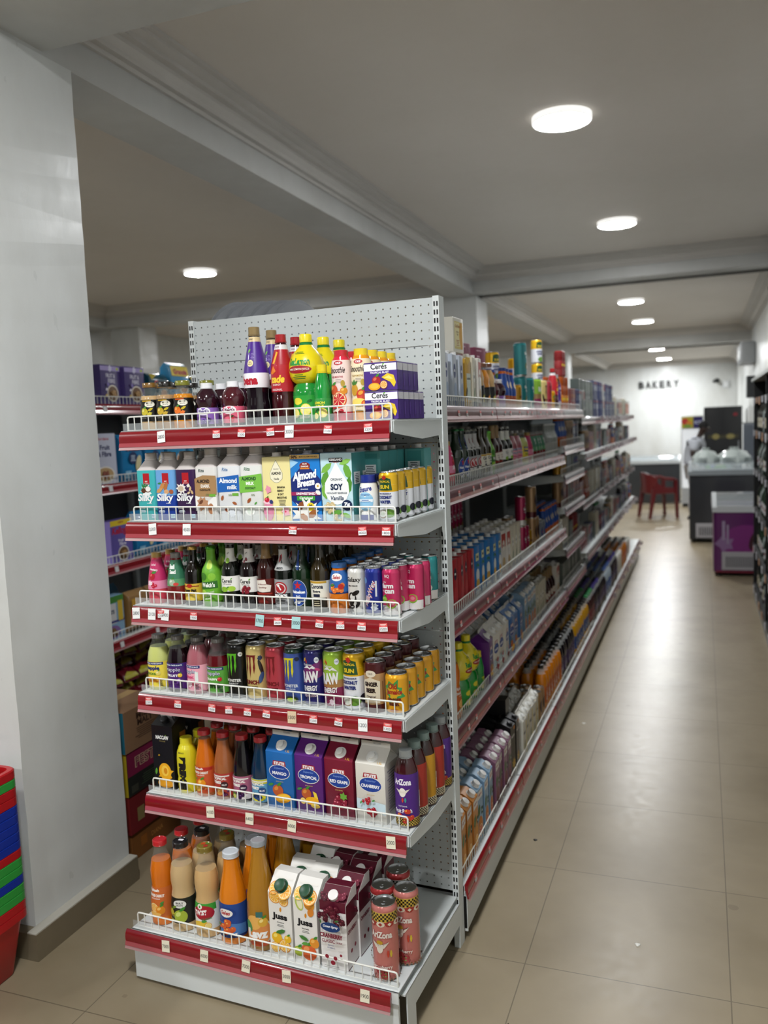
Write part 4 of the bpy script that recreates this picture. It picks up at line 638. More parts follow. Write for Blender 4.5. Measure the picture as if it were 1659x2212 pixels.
bottle('lavz', 'tall amber juice bottle with round peach label and silver lid', [(39, 0), (43, 5), (43, 110), (41, 160), (32, 220), (23, 270), (20, 296), (20, 312)], '#a8741c', (22, 13, 'lid'), '#8f9498', None, [], neck=[(20, 120, '#a8741c', [('e', 6, 62, 44, 46, '#c8c8b4'), ('e', 6, 62, 40, 42, '#d88a4a'), ('e', -6, 90, 24, 22, '#e8b05a'), ('fruit', 22, 92, 15, '#d8a83c', '#f4dc8a'), ('e', -24, 76, 12, 18, '#4f8a4c', 20), ('t', 'Lavz', 4, 56, 62, 28, '#f4f2ee', {'b': .06}), ('e', 10, 26, 34, 8, '#b84a24'), ('r', 12, 116, 20, 16, '#3a6a64')])], name='juice_bottle', turn=4, lmk=lambda c: liquid(c))
def jussD(w2, fr): return [('t', 'Juss', -2, 118, 52, 24, '#14141a', {'b': .05}), ('leaf', 2, 142, 16, 8, 85, '#d88a1c'), ('t', w2, 0, 102, 24, 4.5, '#3a3a3a'), ('lines', 0, 94, 34, 2, 4, '#7a7a7a')] + fr
PRV = dict(cap=(0, -22, 17, 15, '#1d4a30'), slant=46)
SLO = lambda c1, c2: [('orange', -20, 14, 19, c1, '#f4b83a'), ('orange', 16, 8, 22, c2, '#f0a83a'), ('r', 0, 44, 60, 6, '#e8e4dc')]
brick('jussO', 'white orange nectar carton with orange slices and dark green cap', 78, 74, 236, '#e9e6e0', jussD('portakal', [('orange', -16, 178, 20, '#e8921c', '#f0b03a'), ('orange', 14, 172, 17, '#e8921c', '#f0b03a'), ('fruit', -14, 54, 18, '#e8b41c', '#f6dc6a'), ('orange', 12, 34, 20, '#e8921c', '#f4b83a'), ('orange', -20, 24, 16, '#e8a01c', '#f4c04a'), ('leaf', 2, 76, 34, 14, 25, '#3f7a34'), ('fruit', 24, 58, 12, '#e8b41c', '#f6dc6a')]), side='#e2ded8', SD=[('t', 'Juss', 0, 140, 40, 18, '#14141a', {'b': .05})], SLD=SLO('#e8921c', '#e0a02c'), **PRV)
brick('jussM', 'white mixed nectar carton with apple and peach slices and dark green cap', 78, 74, 236, '#e9e6e0', jussD('karisik', [('e', -18, 176, 13, 22, '#b8c860', 15), ('e', -16, 176, 9, 17, '#ece8c0', 15), ('fruit', 16, 178, 18, '#e89a2c', '#f4c86a'), ('e', 20, 156, 10, 14, '#d8842c', -20), ('fruit', 8, 34, 26, '#d8602c', '#f09a5a'), ('fruit', 28, 66, 16, '#e0902c', '#f4b85a'), ('fruit', -26, 30, 16, '#a8b83a', '#d0dc7a'), ('leaf', -6, 74, 34, 14, -15, '#3f7a34'), ('leaf', -2, 58, 26, 12, 10, '#5a9a3c')]), side='#e2ded8', SD=[('t', 'Juss', 0, 140, 40, 18, '#14141a', {'b': .05})], SLD=SLO('#e8b43c', '#e0902c'), **PRV)
brick('cran', 'white cranberry juice carton with dark berry top and white cap', 82, 74, 228, '#e8e4e0', [('r', 0, 188, 81, 30, '#5a1428'), ('berries', 0, 176, 7, 40, '#5c1226', '#9a4a5c'), ('berries', -24, 160, 6, 14, '#4a1020', '#8a3a4c'), ('berries', 26, 158, 6, 14, '#4a1020', '#8a3a4c'), ('leaf', 20, 158, 16, 7, 20, '#3f6a34'), ('leaf', -30, 150, 14, 6, 100, '#3f6a34'), ('e', 0, 137, 30, 14, '#17386e'), ('t', 'Ocean Spray', 0, 138, 46, 9, '#f2f4f8', {'b': .03, 'sh': .15}), ('t', 'CRANBERRY', 2, 112, 70, 14, '#7a1c34', {'b': .05}), ('t', 'CLASSIC', -8, 96, 40, 10, '#7a1c34', {'b': .03}), ('t', 'DRINK', 26, 95, 20, 6, '#7a1c34', {'b': .02}), ('t', 'RICH IN', 0, 84, 18, 4, '#2a4a84'), ('t', 'VITAMIN C', 0, 77, 24, 4, '#2a4a84'), ('e', -14, 50, 6, 6, '#8a1c30'), ('e', 12, 48, 6, 6, '#8a1c30'), ('e', 4, 34, 7, 7, '#8a1c30'), ('e', 30, 60, 4, 4, '#8a1c30'), ('lines', 0, 22, 50, 2, 5, '#9a9a9a')], side='#5a1428', SD=[('r', 0, 70, 72, 130, '#e4e0dc'), ('t', 'CRANBERRY', 0, 112, 60, 12, '#7a1c34', {'b': .05}), ('e', -10, 50, 6, 6, '#8a1c30'), ('e', 14, 56, 6, 6, '#8a1c30')], cap=(0, -20, 15, 16, '#e9e6e2'), slant=34, top='#5a1428', slopec='#5a1428', SLD=[('berries', 0, 22, 7, 26, '#6c1830', '#a8586a'), ('berries', -22, 20, 6, 10, '#4a1020', '#8a3a4c'), ('berries', 24, 20, 6, 10, '#6c1830', '#a8586a')])
def ariz(c, bandc, nm, nc):
    return [('check', 176, 198, -104, 104, 5.5, bandc), ('r', 0, 170, 208, 6, '#a8342c')] + [('e', x, 168, 12, 8, c2) for x, c2 in ((-50, '#e8dcc8'), (-25, '#a8342c'), (0, '#e8dcc8'), (25, '#a8342c'), (50, '#e8dcc8'))] + [('p', [(x-6, 168), (x, 173), (x+6, 168), (x, 163)], '#a8342c' if i % 2 == 0 else '#e8dcc8') for i, x in enumerate((-50, -25, 0, 25, 50))] + [('t', 'AriZona', 0, 138, 62, 19, '#f2ebe4', {'b': .04}), ('e', -4, 100, 9, 15, '#efe9de'), ('p', [(-30, 118), (-12, 106), (4, 106), (22, 118), (8, 100), (-16, 100)], '#e8e0d4'), ('e', -4, 116, 9, 6, '#c8a02c'), ('leaf', 18, 84, 7, 24, 0, '#c8402c'), ('leaf', 26, 84, 7, 24, 0, '#e0c23c'), ('t', nm, 0, 44, 58, 13, nc, {'b': .03}), ('berries', 0, 28, 7, 12, '#a83a3c', '#7a9a4c'), ('check', 6, 16, -104, 104, 5, '#8a5a3c')]
can('arP', 'tall pink strawberry drink can with yellow and black checked top', 36, 218, '#c87870', ariz('#c87870', '#2a1c14', 'Strawberry', '#f2e0d8'), bands=((174, 200, '#d8b848'),), turn=-4)
can('arW', 'tall red watermelon drink can with black and white checked top', 36, 218, '#a02a2c', ariz('#a02a2c', '#17171a', 'Watermelon', '#f2e0d8'), bands=((174, 200, '#d8d8d4'), (7, 30, '#c8c8c4')), turn=10)

# products of the aisle side
def slimc(key, desc, c, D, w=62, d=60, h=195, cap='#e2e0dc', side=None, name='milk_carton'): return brick(key, desc, w, d, h, c, D, cap=(0, 0, 12, 13, cap), side=side, name=name)
slimc('redct', 'red milk drink carton with white cap', '#a81c26', [('e', 0, 140, 15, 22, '#14203c'), ('t', 'PEAK', 0, 140, 20, 8, '#f0eee8', {'b': .05}), ('e', 0, 60, 22, 34, '#b83038'), ('r', 0, 14, 60, 18, '#8a141c')])
slimc('bluect', 'bright blue coconut milk carton with white cap', '#1e72b8', [('r', 0, 150, 44, 30, '#e4e0a8'), ('t', 'Real', 0, 152, 26, 12, '#14141a', {'b': .05}), ('leaf', -10, 118, 26, 12, 30, '#2c7a34'), ('leaf', 12, 116, 26, 12, -20, '#2c7a34'), ('e', 0, 78, 24, 26, '#e6e8e4'), ('e', 0, 44, 24, 20, '#d8a83c'), ('r', 0, 12, 60, 18, '#d8e4ea')])
slimc('whct', 'white and red milk carton with white cap', '#d8d4cc', [('r', 0, 150, 60, 60, '#b03a2c'), ('e', 0, 128, 18, 24, '#e8e4da'), ('t', 'MILK', 0, 128, 26, 9, '#7a1c1c', {'b': .05}), ('e', 0, 50, 20, 26, '#b89a6a'), ('r', 0, 12, 60, 14, '#8a2c24')])
slimc('crmct', 'cream oat milk carton with round badge and white cap', '#cfc9b4', [('e', 0, 120, 22, 22, '#e8e6dc'), ('t', 'OAT', 0, 120, 28, 12, '#2a2a2c', {'b': .05}), ('leaf', 0, 60, 50, 22, 60, '#5a7a4c'), ('r', 0, 14, 60, 22, '#3a4a6a')])
slimc('greyct', 'pale grey almond milk carton with blue badge and white cap', '#b8c0cc', [('e', 0, 130, 17, 26, '#1c2f6c'), ('t', 'silk', 0, 132, 22, 10, '#f0f2f6', {'b': .04}), ('e', 6, 60, 22, 30, '#8a9cb8'), ('r', 0, 14, 60, 22, '#1c3f8c')], h=190)
slimc('goldct', 'gold and white almond milk carton with white cap', '#c89a24', [('r', 6, 80, 44, 100, '#cfd8cc'), ('p', [(-30, 190), (0, 160), (30, 190)], '#e0b83c'), ('leaf', -18, 60, 40, 18, 70, '#3a3a2c'), ('t', 'ALMOND', 6, 110, 36, 8, '#3a4a3c', {'b': .04})], h=185)
def alp(c, fr): return [('r', 0, 178, 60, 30, '#e4e0da'), ('t', 'alpro', 0, 178, 38, 12, '#a02a24', {'b': .03}), ('leaf', -14, 120, 50, 30, 70, '#3f6a34'), ('e', 0, 60, 26, 36, c), ('r', 20, 112, 18, 26, '#1d4a30'), ('t', '1L', 20, 112, 10, 9, '#eef2ea', {'b': .05})] + fr
brick('orct', 'orange juice carton with green leaf and white cap', 66, 64, 225, '#c9843a', alp('#d8902c', [('orange', 0, 46, 24, '#e08a1c', '#f0b04a')]), cap=(0, -14, 14, 14, '#eceae6'), slant=26, side='#b8702c', name='juice_carton')
brick('ltbct', 'light blue juice carton with grapefruit half and white cap', 66, 64, 225, '#8fb0cc', alp('#c8782c', [('orange', 0, 46, 24, '#c8702c', '#c8442c')]), cap=(0, -14, 14, 14, '#eceae6'), slant=26, side='#7a9cbc', name='juice_carton')
brick('purct', 'mauve juice carton with dark berries and white cap', 66, 64, 225, '#8a6078', alp('#7a2a3c', [('berries', 0, 40, 8, 14, '#4a0c18', '#9a3a4c')]), cap=(0, -14, 14, 14, '#eceae6'), slant=26, side='#7a5068', name='juice_carton')
brick('blkct', 'black slim juice carton', 70, 66, 240, '#101012', [('t', 'MACCAW', 0, 180, 46, 12, '#d8d8d4', {'b': .05}), ('splash', 6, 60, 26, 8, '#b8901c'), ('r', 20, 212, 20, 14, '#c87a2c')], slant=16, cap=(0, -18, 12, 10, '#17171a'), name='juice_carton')
gable('whtg', 'white gable-top carton with yellow edge and white cap', 74, 70, 220, 30, '#dcdad0', [('r', 30, 90, 10, 150, '#d8c030'), ('t', 'MILK', -6, 120, 40, 14, '#2a2a2c', {'b': .04}), ('e', -4, 60, 20, 26, '#b8b49c'), ('leaf', -4, 60, 30, 14, 60, '#6a7a3c')])
PR['whtg'].parts[0] = PR['whtg'].parts[0]
sodap = [(29, 0), (33, 6), (33, 90), (31, 110), (33, 124), (33, 160), (28, 190), (18, 222), (14, 234), (14, 242)]
def soda(key, desc, liq, capc, lab, w, wc): bottle(key, desc, sodap, liq, (15, 16, 'screw'), capc, (60, 140, lab), [('t', w, 0, 100, 60, 18, wc, {'b': .05, 'rot': 80}), ('e', 14, 100, 8, 8, wc)], fill=205, name='soft_drink_bottle', glass=False, seg=20)
soda('sodaO', 'orange soft drink bottle with black cap', '#d07a10', '#101012', '#c8601c', 'FRESH', '#f0e8dc'); soda('sodaP', 'dark purple soft drink bottle with black cap', '#120c14', '#101012', '#3a2458', 'GRAPE', '#d8d0e4')
soda('sodaY', 'yellow-orange soft drink bottle with black cap', '#c8920c', '#101012', '#2a4a8c', 'CITRUS', '#e8e4c8'); soda('sodaR', 'red-brown soft drink bottle with green cap', '#3a0c10', '#2a8a4c', '#7a1c2c', 'COLA', '#e8dcdc')
soda('sodaB', 'clear blue-capped water bottle', '#a8b8c4', '#3a62b0', '#2a5aa8', 'WATER', '#e8eef4'); soda('sodaV', 'dark soft drink bottle with violet cap', '#181018', '#3a2a8c', '#2a2048', 'BERRY', '#d8d0e4')
bottle('clearw', 'clear tonic bottle with faint white lettering', beer_prof(28, 190), '#9aa09c', (13, 7, 'crown'), '#c0c0bc', (30, 88, '#b8bab4'), [('t', 'Tonic', 0, 60, 36, 12, '#5a6a6a', {'rot': 80})], name='tonic_bottle', seg=16, mat=M('#a4aaa6', .1, coat=1, alpha=.75))
bottle('bluecap', 'orange squash bottle with blue label and blue lid', juice_prof(30, 175, .55), '#c8600c', (18, 12, 'lid'), '#1c3a7c', (50, 160, '#1c4a9c'), [('e', 0, 110, 16, 16, '#d8c8a8'), ('r', 0, 56, 70, 10, '#b85a1c')], name='juice_bottle')
bottle('crushO', 'ribbed orange snack canister with bronze lid', [(26, 0), (30, 4), (30, 40), (28, 46), (30, 52), (30, 92), (28, 98), (30, 104), (30, 150), (28, 156), (30, 162), (30, 205)], '#b8560c', (27, 10, 'lid'), '#a8501c', (52, 96, '#c87a14'), [('t', 'MALT', 0, 74, 44, 16, '#e8d83c', {'b': .05, 'rot': 10})], name='drink_canister', mat=M('#a84a0c', .35, coat=.4), cat='canister')
bottle('crushR', 'ribbed dark red canister with red lid', [(26, 0), (30, 4), (30, 40), (28, 46), (30, 52), (30, 92), (28, 98), (30, 104), (30, 150)], '#7a1418', (27, 10, 'lid'), '#a01c20', (52, 96, '#8a1c20'), [('t', 'MALT', 0, 74, 44, 16, '#e8c83c', {'b': .05, 'rot': 10})], name='drink_canister', mat=M('#7a1418', .35, coat=.4), cat='canister')
can('teal', 'tall teal coconut water can', 33, 166, '#1f7c80', [('t', 'farm', 0, 112, 44, 16, '#d8e4e0', {'b': .04}), ('t', 'can', 4, 94, 34, 13, '#d8e4e0', {'b': .04}), ('e', 0, 50, 20, 20, '#5a6a2c'), ('e', 4, 46, 12, 9, '#d8d8cc')])
can('ombre', 'tall lime and magenta energy drink can on the aisle side', 33, 168, '#8fc03c', [('t', 'RAW', 0, 110, 50, 28, '#e8eee0', {'b': .05})], bands=((7, 60, '#8a2454'), (60, 86, '#9a7a4c')))
can('pinkc', 'tall pink drink can', 27, 150, '#a81c50', farm(0, [('e', 4, 36, 14, 13, '#8ab83c'), ('e', 4, 37, 10, 9, '#d8506c')]))
can('goldc', 'gold ginger drink can', 30, 120, '#b8860c', [('t', 'GINGER', 0, 60, 44, 12, '#6a1c14', {'b': .05})])
can('silv', 'silver and blue drink can', 30, 125, '#8a929c', [('e', 0, 64, 18, 30, '#1c3a8c'), ('t', 'BULL', 0, 64, 22, 8, '#c8282c', {'b': .05})])
can('tanc', 'tall tan and maroon malt can', 30, 165, '#a8845c', [('e', 0, 90, 20, 34, '#3a1c1c')], bands=((0, 30, '#5a1c20'),))
brick('maroonbx', 'maroon multipack box with white lettering', 130, 90, 150, '#6a1c3c', [('t', 'DIGESTIVE TEA', -20, 134, 60, 6, '#d8b8c4', {'b': .03}), ('r', -32, 96, 30, 28, '#c8a0b0'), ('t', 'M', -32, 96, 20, 18, '#6a1c3c', {'b': .06}), ('r', 34, 40, 60, 78, '#2a2c54'), ('t', 'P', 34, 40, 16, 26, '#d8dce4', {'b': .05})], side='#7a2a48', SD=[('t', 'TEA BOX', 0, 110, 60, 14, '#d8a8b8', {'rot': 90})], name='tea_box', cat='box')
brick('creambx', 'big cream display box with yellow and orange label', 120, 120, 128, '#d6d2c4', [('r', 0, 64, 92, 100, '#d8c87a'), ('r', -10, 66, 62, 86, '#e8dfa8'), ('p', [(14, 110), (46, 112), (46, 16), (24, 14), (8, 60)], '#d8a02c'), ('t', 'Golden', -8, 98, 56, 13, '#a86a24', {'sh': .2}), ('t', 'ENGLISH', -12, 76, 28, 6, '#7a5a2c'), ('t', 'TEA', -12, 66, 18, 7, '#7a5a2c'), ('lines', -12, 44, 36, 4, 6, '#b06a3c')], side='#c9c5b8', SD=[('t', 'Tasty', -30, 100, 22, 10, '#3a3a3a', {'sh': .2}), ('lines', -24, 76, 40, 3, 7, '#4a4a48')], top='#dcd8cc', name='display_box', cat='box')

# ---------------------------------------------------------------- the room
ZC, ZS = 3.22, 3.0      # ceiling, beam soffit
b = MB(); b.box(-6.6, 1.9, -7.5, 19, -.1, 0, FLOOR); struct('floor', b, 'beige ceramic tiled shop floor with dark joints')
b = MB(); b.box(-6.6, 1.9, -7.5, 6.45, ZC, ZC+.1, CEIL); struct('ceiling', b, 'flat warm grey shop ceiling over the front bays')
b = MB(); b.box(-6.6, 1.9, 6.45, 12.65, 3.09, 3.35, CEIL); struct('ceiling.001', b, 'flat ceiling of the middle bay behind the cross beam')
b = MB(); b.box(-6.6, 1.9, 12.65, 19, 2.92, 3.2, CEIL); struct('ceiling.002', b, 'lower flat ceiling over the bakery end')
b = MB(); b.box(1.47, 1.6, -7.5, 18.5, 0, ZC, WALL); struct('wall_right', b, 'white painted wall along the right of the aisle')
b = MB(); b.box(-6.6, -6.3, -7.5, 18.5, 0, ZC, WALL); struct('wall_left', b, 'white painted wall behind the left shelving')
b = MB(); b.box(-6.6, 1.9, 18.3, 18.5, 0, ZC, WALL); struct('wall_back', b, 'white painted bakery wall at the far end')
b = MB(); b.box(-6.6, 1.9, -7.5, -7.3, 0, ZC, paint_material('darkened_front_wall', '#3a3c3c', '#444646')); struct('wall_front', b, 'unseen wall behind the viewer, coloured dark to deepen reflections')  # unseen wall, coloured dark so that glossy stock reflects less light
b = MB(); b.box(-6.3, -1.45, 12.55, 12.75, 0, ZC, WALL); struct('wall_partition', b, 'white wall closing the left bays')
def pillar(name, x0, x1, y0, y1, z, lab, sk=True):
    # plastered column with slightly uneven arrises
    rn = random.Random(int(x0*10+y0*7)); b = MB(); vs = []; n = 40
    cs = ((x0, y0), (x1, y0), (x1, y1), (x0, y1))
    for k in range(n+1):
        for cx, cy in cs: vs.append((cx+rn.uniform(-.0012, .0012), cy+rn.uniform(-.0012, .0012), z*k/n))
    b.add(vs, [(k*4+i, k*4+(i+1) % 4, k*4+4+(i+1) % 4, k*4+4+i) for k in range(n) for i in range(4)], WALL)
    struct(name, b, lab)
    if sk:
        s = MB(); s.box(x1, x1+.038, y0-.04, y1+.003, 0, .092, SKIRT); s.box(x1, x1+.036, y0-.04, y1+.003, .092, .096, M('#b8b4a8', .7))
        s.box(x0, x1, y0-.04, y0, 0, .092, SKIRT)
        struct('trim_1' if y0 < 0 else 'trim_2', s, 'brown tiled skirting round the foot of the near column' if y0 < 0 else 'brown skirting of the far column')
pillar('pillar', -1.62, -1.335, -.43, .062, 2.985, 'white plastered square column nearest the viewer, at the left edge')
pillar('pillar', -1.80, -1.42, 6.15, 6.62, ZS+.1, 'white square column rising behind the main shelving', False)
pillar('pillar', -1.80, -1.42, 12.45, 12.9, 2.9, 'white square column before the bakery', False)
pillar('pillar', -5.95, -5.55, 6.15, 6.5, ZS+.1, 'white square column in the left bay, above the cereal boxes', False)
def beam(name, x0, x1, y0, y1, z0, z1, lab):
    b = MB(); b.box(x0, x1, y0, y1, z0, z1, BEAM); struct(name, b, lab)
beam('beam', -6.3, 1.47, -.43, -.07, ZS, ZC+.02, 'white cross beam overhead at the top left corner')
b = MB(); b.prism([(-1.335, -.43), (-1.42, 6.2), (-1.42, 12.55), (-1.70, 12.55), (-1.70, 6.2), (-1.615, -.43)][::-1], 2.985, ZC+.02, BEAM, 'z'); struct('beam', b, 'long white beam running away above the shelving')
beam('beam', -6.3, 1.47, 6.0, 6.28, ZS, ZC+.02, 'white cross beam over the middle of the aisle')
beam('beam', -6.3, 1.47, 12.45, 12.85, 2.83, ZC, 'white cross beam in front of the bakery end')
beam('beam', -1.66, -1.38, -7.3, -.43, ZS, ZC+.02, 'white beam behind the viewer above the column')
beam('beam', -6.3, -5.9, -.07, 6.0, ZS, ZC+.02, 'white edge beam along the left bay')
CPROF = [(0, -.115), (.016, -.115), (.018, -.098), (.045, -.098), (.047, -.080), (.070, -.060), (.072, -.046), (.105, -.046), (.107, -.030), (.145, -.024), (.147, -.012), (.172, -.012), (.174, 0)]
def cornice(name, x0, x1, y0, y1, zc, lab, xa=0, xb=0):
    b = MB(); rings = []
    for o, z in CPROF: rings.append([(x0+xa+o, y0+o, zc+z), (x1+xb-o, y0+o, zc+z), (x1-o, y1-o, zc+z), (x0+o, y1-o, zc+z)])
    vs = [p for r in rings for p in r]; fs = []
    for j in range(len(rings)-1):
        for k in range(4): fs.append((j*4+k, (j+1)*4+k, (j+1)*4+(k+1) % 4, j*4+(k+1) % 4))
    b.add(vs, fs, CORN); struct(name, b, lab)
cornice('cornice', -1.418, 1.47, -.07, 6.0, ZC, 'stepped plaster cornice framing the ceiling over the aisle', .079)
cornice('cornice', -5.9, -1.698, -.07, 6.0, ZC, 'stepped plaster cornice framing the left bay ceiling', 0, .079)
cornice('cornice', -1.42, 1.47, 6.28, 12.45, 3.09, 'stepped cornice of the middle bay ceiling')
cornice('cornice', -1.38, 1.47, 12.85, 18.3, 2.92, 'stepped cornice over the bakery wall')
# round ceiling panels
def lamp(x, y, zc, lab, power=1., seen=True):
    t = empty('ceiling_light', (x, y, zc)); tag(t, lab, 'ceiling light', 'round ceiling lights')
    r = .15; h = MB(); h.lathe([(r, 0), (r, -.028), (r-.004, -.032), (r-.010, -.031)], M('#e9e9e6', .4, emit=1.2), 40, bot=False, top=False); h.obj('housing', t)
    d = MB(); d.lathe([(r-.010, -.030), (r-.02, -.0325), (.001, -.034)], M('#fbfdff', .5, emit=LAMP*power), 40, bot=False, top=False); d.obj('diffuser', t)
LN = [(.08, 2.03, ZC, 'largest round ceiling light, over the near end of the aisle'), (.12, 4.58, ZC, 'second round ceiling light along the aisle, before the cross beam'),
      (-.06, 8.35, 3.09, 'first round light beyond the cross beam'), (-.07, 10.7, 3.09, 'second round light beyond the cross beam'),
      (-.04, 14.0, 2.92, 'upper of the two small lights by the bakery wall'), (-.03, 17.0, 2.92, 'lowest and smallest round light, nearest the bakery wall'),
      (-3.67, 4.57, ZC, 'round ceiling light alone in the left bay'), (-3.7, 9.0, 3.09, 'round ceiling light of the left rear bay'),
      (.1, -1.9, ZC, 'round ceiling light just behind the viewer'), (-.2, -4.6, ZC, 'round ceiling light far behind the viewer'),
      (-3.4, -1.9, ZC, 'round ceiling light behind and left of the viewer'), (-3.4, -4.8, ZC, 'farthest round ceiling light behind the viewer'), (-3.7, 1.6, ZC, 'round ceiling light over the left shelving')]
for x, y, z, l in LN: lamp(x, y, z, l, 2.0 if y < -1 else 2.4 if y > 12 else 1.5 if y > 7 else 1.0)

# ---------------------------------------------------------------- shelving
PEGW = peg_material('perforated_steel_panel', '#c2c8c8', ox=-.0095, oz=.006)
PEGD = peg_material('perforated_steel_panel_side', '#6d7070', oz=.006, axis=1)
CLEAR = M('#e6ecec', .08, alpha=.16, coat=1, name='clear_riser')
CLEARR = M('#b84a52', .1, alpha=.45, coat=1, name='clear_strip_cover')
def cm_(pts, rz, loc): pass
def wire_guard(L, hgt=.042, pitch=.0265):
    # along +x from 0 to L, standing on z=0 at y=0
    b = MB(); z0 = -.012
    b.tube([(.001, 0, z0), (.001, 0, hgt-.006), (.004, 0, hgt-.001), (.009, 0, hgt), (L-.009, 0, hgt), (L-.004, 0, hgt-.001), (L-.001, 0, hgt-.006), (L-.001, 0, z0)], .0026, WIRE, 6)
    b.tube([(0, 0, 0), (L, 0, 0)], .002, WIRE, 5)
    n = int(L/pitch)
    for k in range(1, n): b.tube([(L*k/n, -.0005, z0), (L*k/n, -.0005, hgt)], .0017, WIRE, 5)
    return b
def strip(L, over=.012, red=None):
    # sloping price channel with a clear cover, top edge at z=0
    b = MB(); m = red or RED_STRIP
    P = [(0, .001), (-.003, .001), (-.0075, -.004), (-.0105, -.011), (-.0118, -.019), (-.0118, -.027), (-.0105, -.034), (-.012, -.041), (-.014, -.048), (-.007, -.048), (-.003, -.02), (0, -.02)]
    b.prism(P, -over, L-.004, m, 'x'); b.prism([(-.0135, -.046), (-.017, -.054), (-.015, -.055), (-.010, -.048)], -over, L-.004, M('#b08888', .2, coat=.6), 'x')
    b.prism([(-.0108, -.0335), (-.0122, -.0335), (-.0150, -.0455), (-.0135, -.0455)], -over, L-.004, M('#a84850', .15, coat=1), 'x')
    return b
def price_tag(txt, c='#f0eee6', w=.024, h=.026, red=False, rot=0):
    b = MB(); m = M(c, .6); a = radians(rot)
    b.box(-w/2, w/2, -.0006, 0, -h/2, h/2, m)
    if red:
        b.box(-w/2, w/2, -.0008, -.0002, h*.05, h/2, M('#e05a5a', .5))
        T = [t_ for D_ in art([('r', 0, h*.34, w*.7, h*.06, '#f4f0ea'), ('r', 0, h*.2, w*.5, h*.05, '#f4f0ea')]) for t_ in D_[0]]
        b.tris(T, M('#f4f0ea', .6), lambda u, v, o: (u, -.0011, v), 0)
    if txt:
        T = text_tris(txt, 0, -h*.22 if red else 0, w*.82, h*.3, bold=-.005); b.tris(T, M('#2a2a34', .7), lambda u, v, o: (u, -.0012, v), 0)
    b.xf(Matrix.Rotation(a, 4, 'Y')); b.xf(Matrix.Translation((0, -.0128, -.026)) @ Matrix.Rotation(radians(-8), 4, 'X'))
    return b
def bracket(x, d, side=1, drop=.09):
    # pressed steel arm of a shelf, tapering to the front, with a hook to the upright
    b = MB(); t = .0016
    b.prism([(-d, 0), (0, 0), (.004, -drop*.25), (0, -drop), (-.012, -drop-.004), (-.03, -drop*.55), (-d*.45, -drop*.62), (-d+.006, -.036), (-d, -.034)], x-t/2, x+t/2, WHITE_STEEL, 'x')
    b.box(x-.010 if side < 0 else x-.003, x+.003 if side < 0 else x+.010, -d, -.012, -.004, .0, WHITE_STEEL)
    return b
E_ = -.0495; W = .91; D = .364; DB = .48
ZSH = {1: 1.714, 2: 1.437, 3: 1.174, 4: .895, 5: .565, 6: .176}
unit = empty('end_shelving_unit', (0, 0, 0), E_)
tag(unit, 'white perforated shelving unit of six red-edged shelves closing the aisle row', 'shelving unit')
def upright(name, parent, x0, x1, y0, y1, z1, slots, foot=True):
    b = MB(); b.box(x0, x1, y0, y1, 0, z1, WHITE_STEEL)
    for xs in slots:
        k = 0; z = .15
        while z < z1-.01:
            b.box(xs-.0024, xs+.0024, y0-.0004, y0+.002, z, z+.0145, BLACKM); z += .025
    return b.obj(name, parent)
upright('upright', unit, -.020, 0, 0, .045, 2.081, (-.0055, -.0145)); upright('upright', unit, -W, -W+.020, 0, .045, 2.081, (-W+.0055, -W+.0145))
zz = [2.078, 1.935, 1.64, 1.345, 1.049, .75, .45, .19]
for a, c in zip(zz[1:], zz):
    b = MB(); b.box(-W+.0205, -.0205, .004, .006, a+.0012, c-.0012, PEGW); b.obj('back_panel', unit, 0)
b = MB(); b.box(-W+.02, -.02, .012, .04, 2.068, 2.0785, WHITE_STEEL); b.obj('cross_bar', unit); b = MB(); b.box(-W+.02, -.02, .012, .04, .12, .16, WHITE_STEEL); b.obj('cross_bar', unit)
TAGS = {1: [('2800', .165, 0), ('1500', .36, 1), ('1500', .445, 1), ('2000', .54, 1), ('3000', .60, 0), ('3100', .72, 1), ('3200', .84, 1)],
        2: [('2300', .11, 0), ('4500', .235, 0), ('2100', .595, 1), ('4000', .81, 1), ('1800', .88, 1)],
        3: [('2800', .025, 0), ('2100', .085, 0), ('2400', .135, 0), ('1200', .12, 1), ('1900', .24, 1), ('1700', .47, 2), ('2600', .53, 1), ('3000', .59, 2), ('2500', .665, 1), ('1500', .73, 1), ('1800', .795, 1), ('1500', .86, 1)],
        4: [('2200', .05, 1), ('2400', .16, 1), ('1500', .285, 1), ('1500', .345, 1), ('1600', .41, 1), ('1800', .475, 1), ('1500', .56, 3), ('1500', .63, 1), ('1600', .71, 1), ('1200', .785, 0), ('1300', .86, 1)],
        5: [('4100', .255, 0), ('6400', .395, 0), ('6000', .54, 0), ('2000', .855, 0)],
        6: [('7000', .145, 0), ('6000', .285, 0), ('7000', .43, 0), ('3000', .565, 0), ('1900', .81, 0)]}
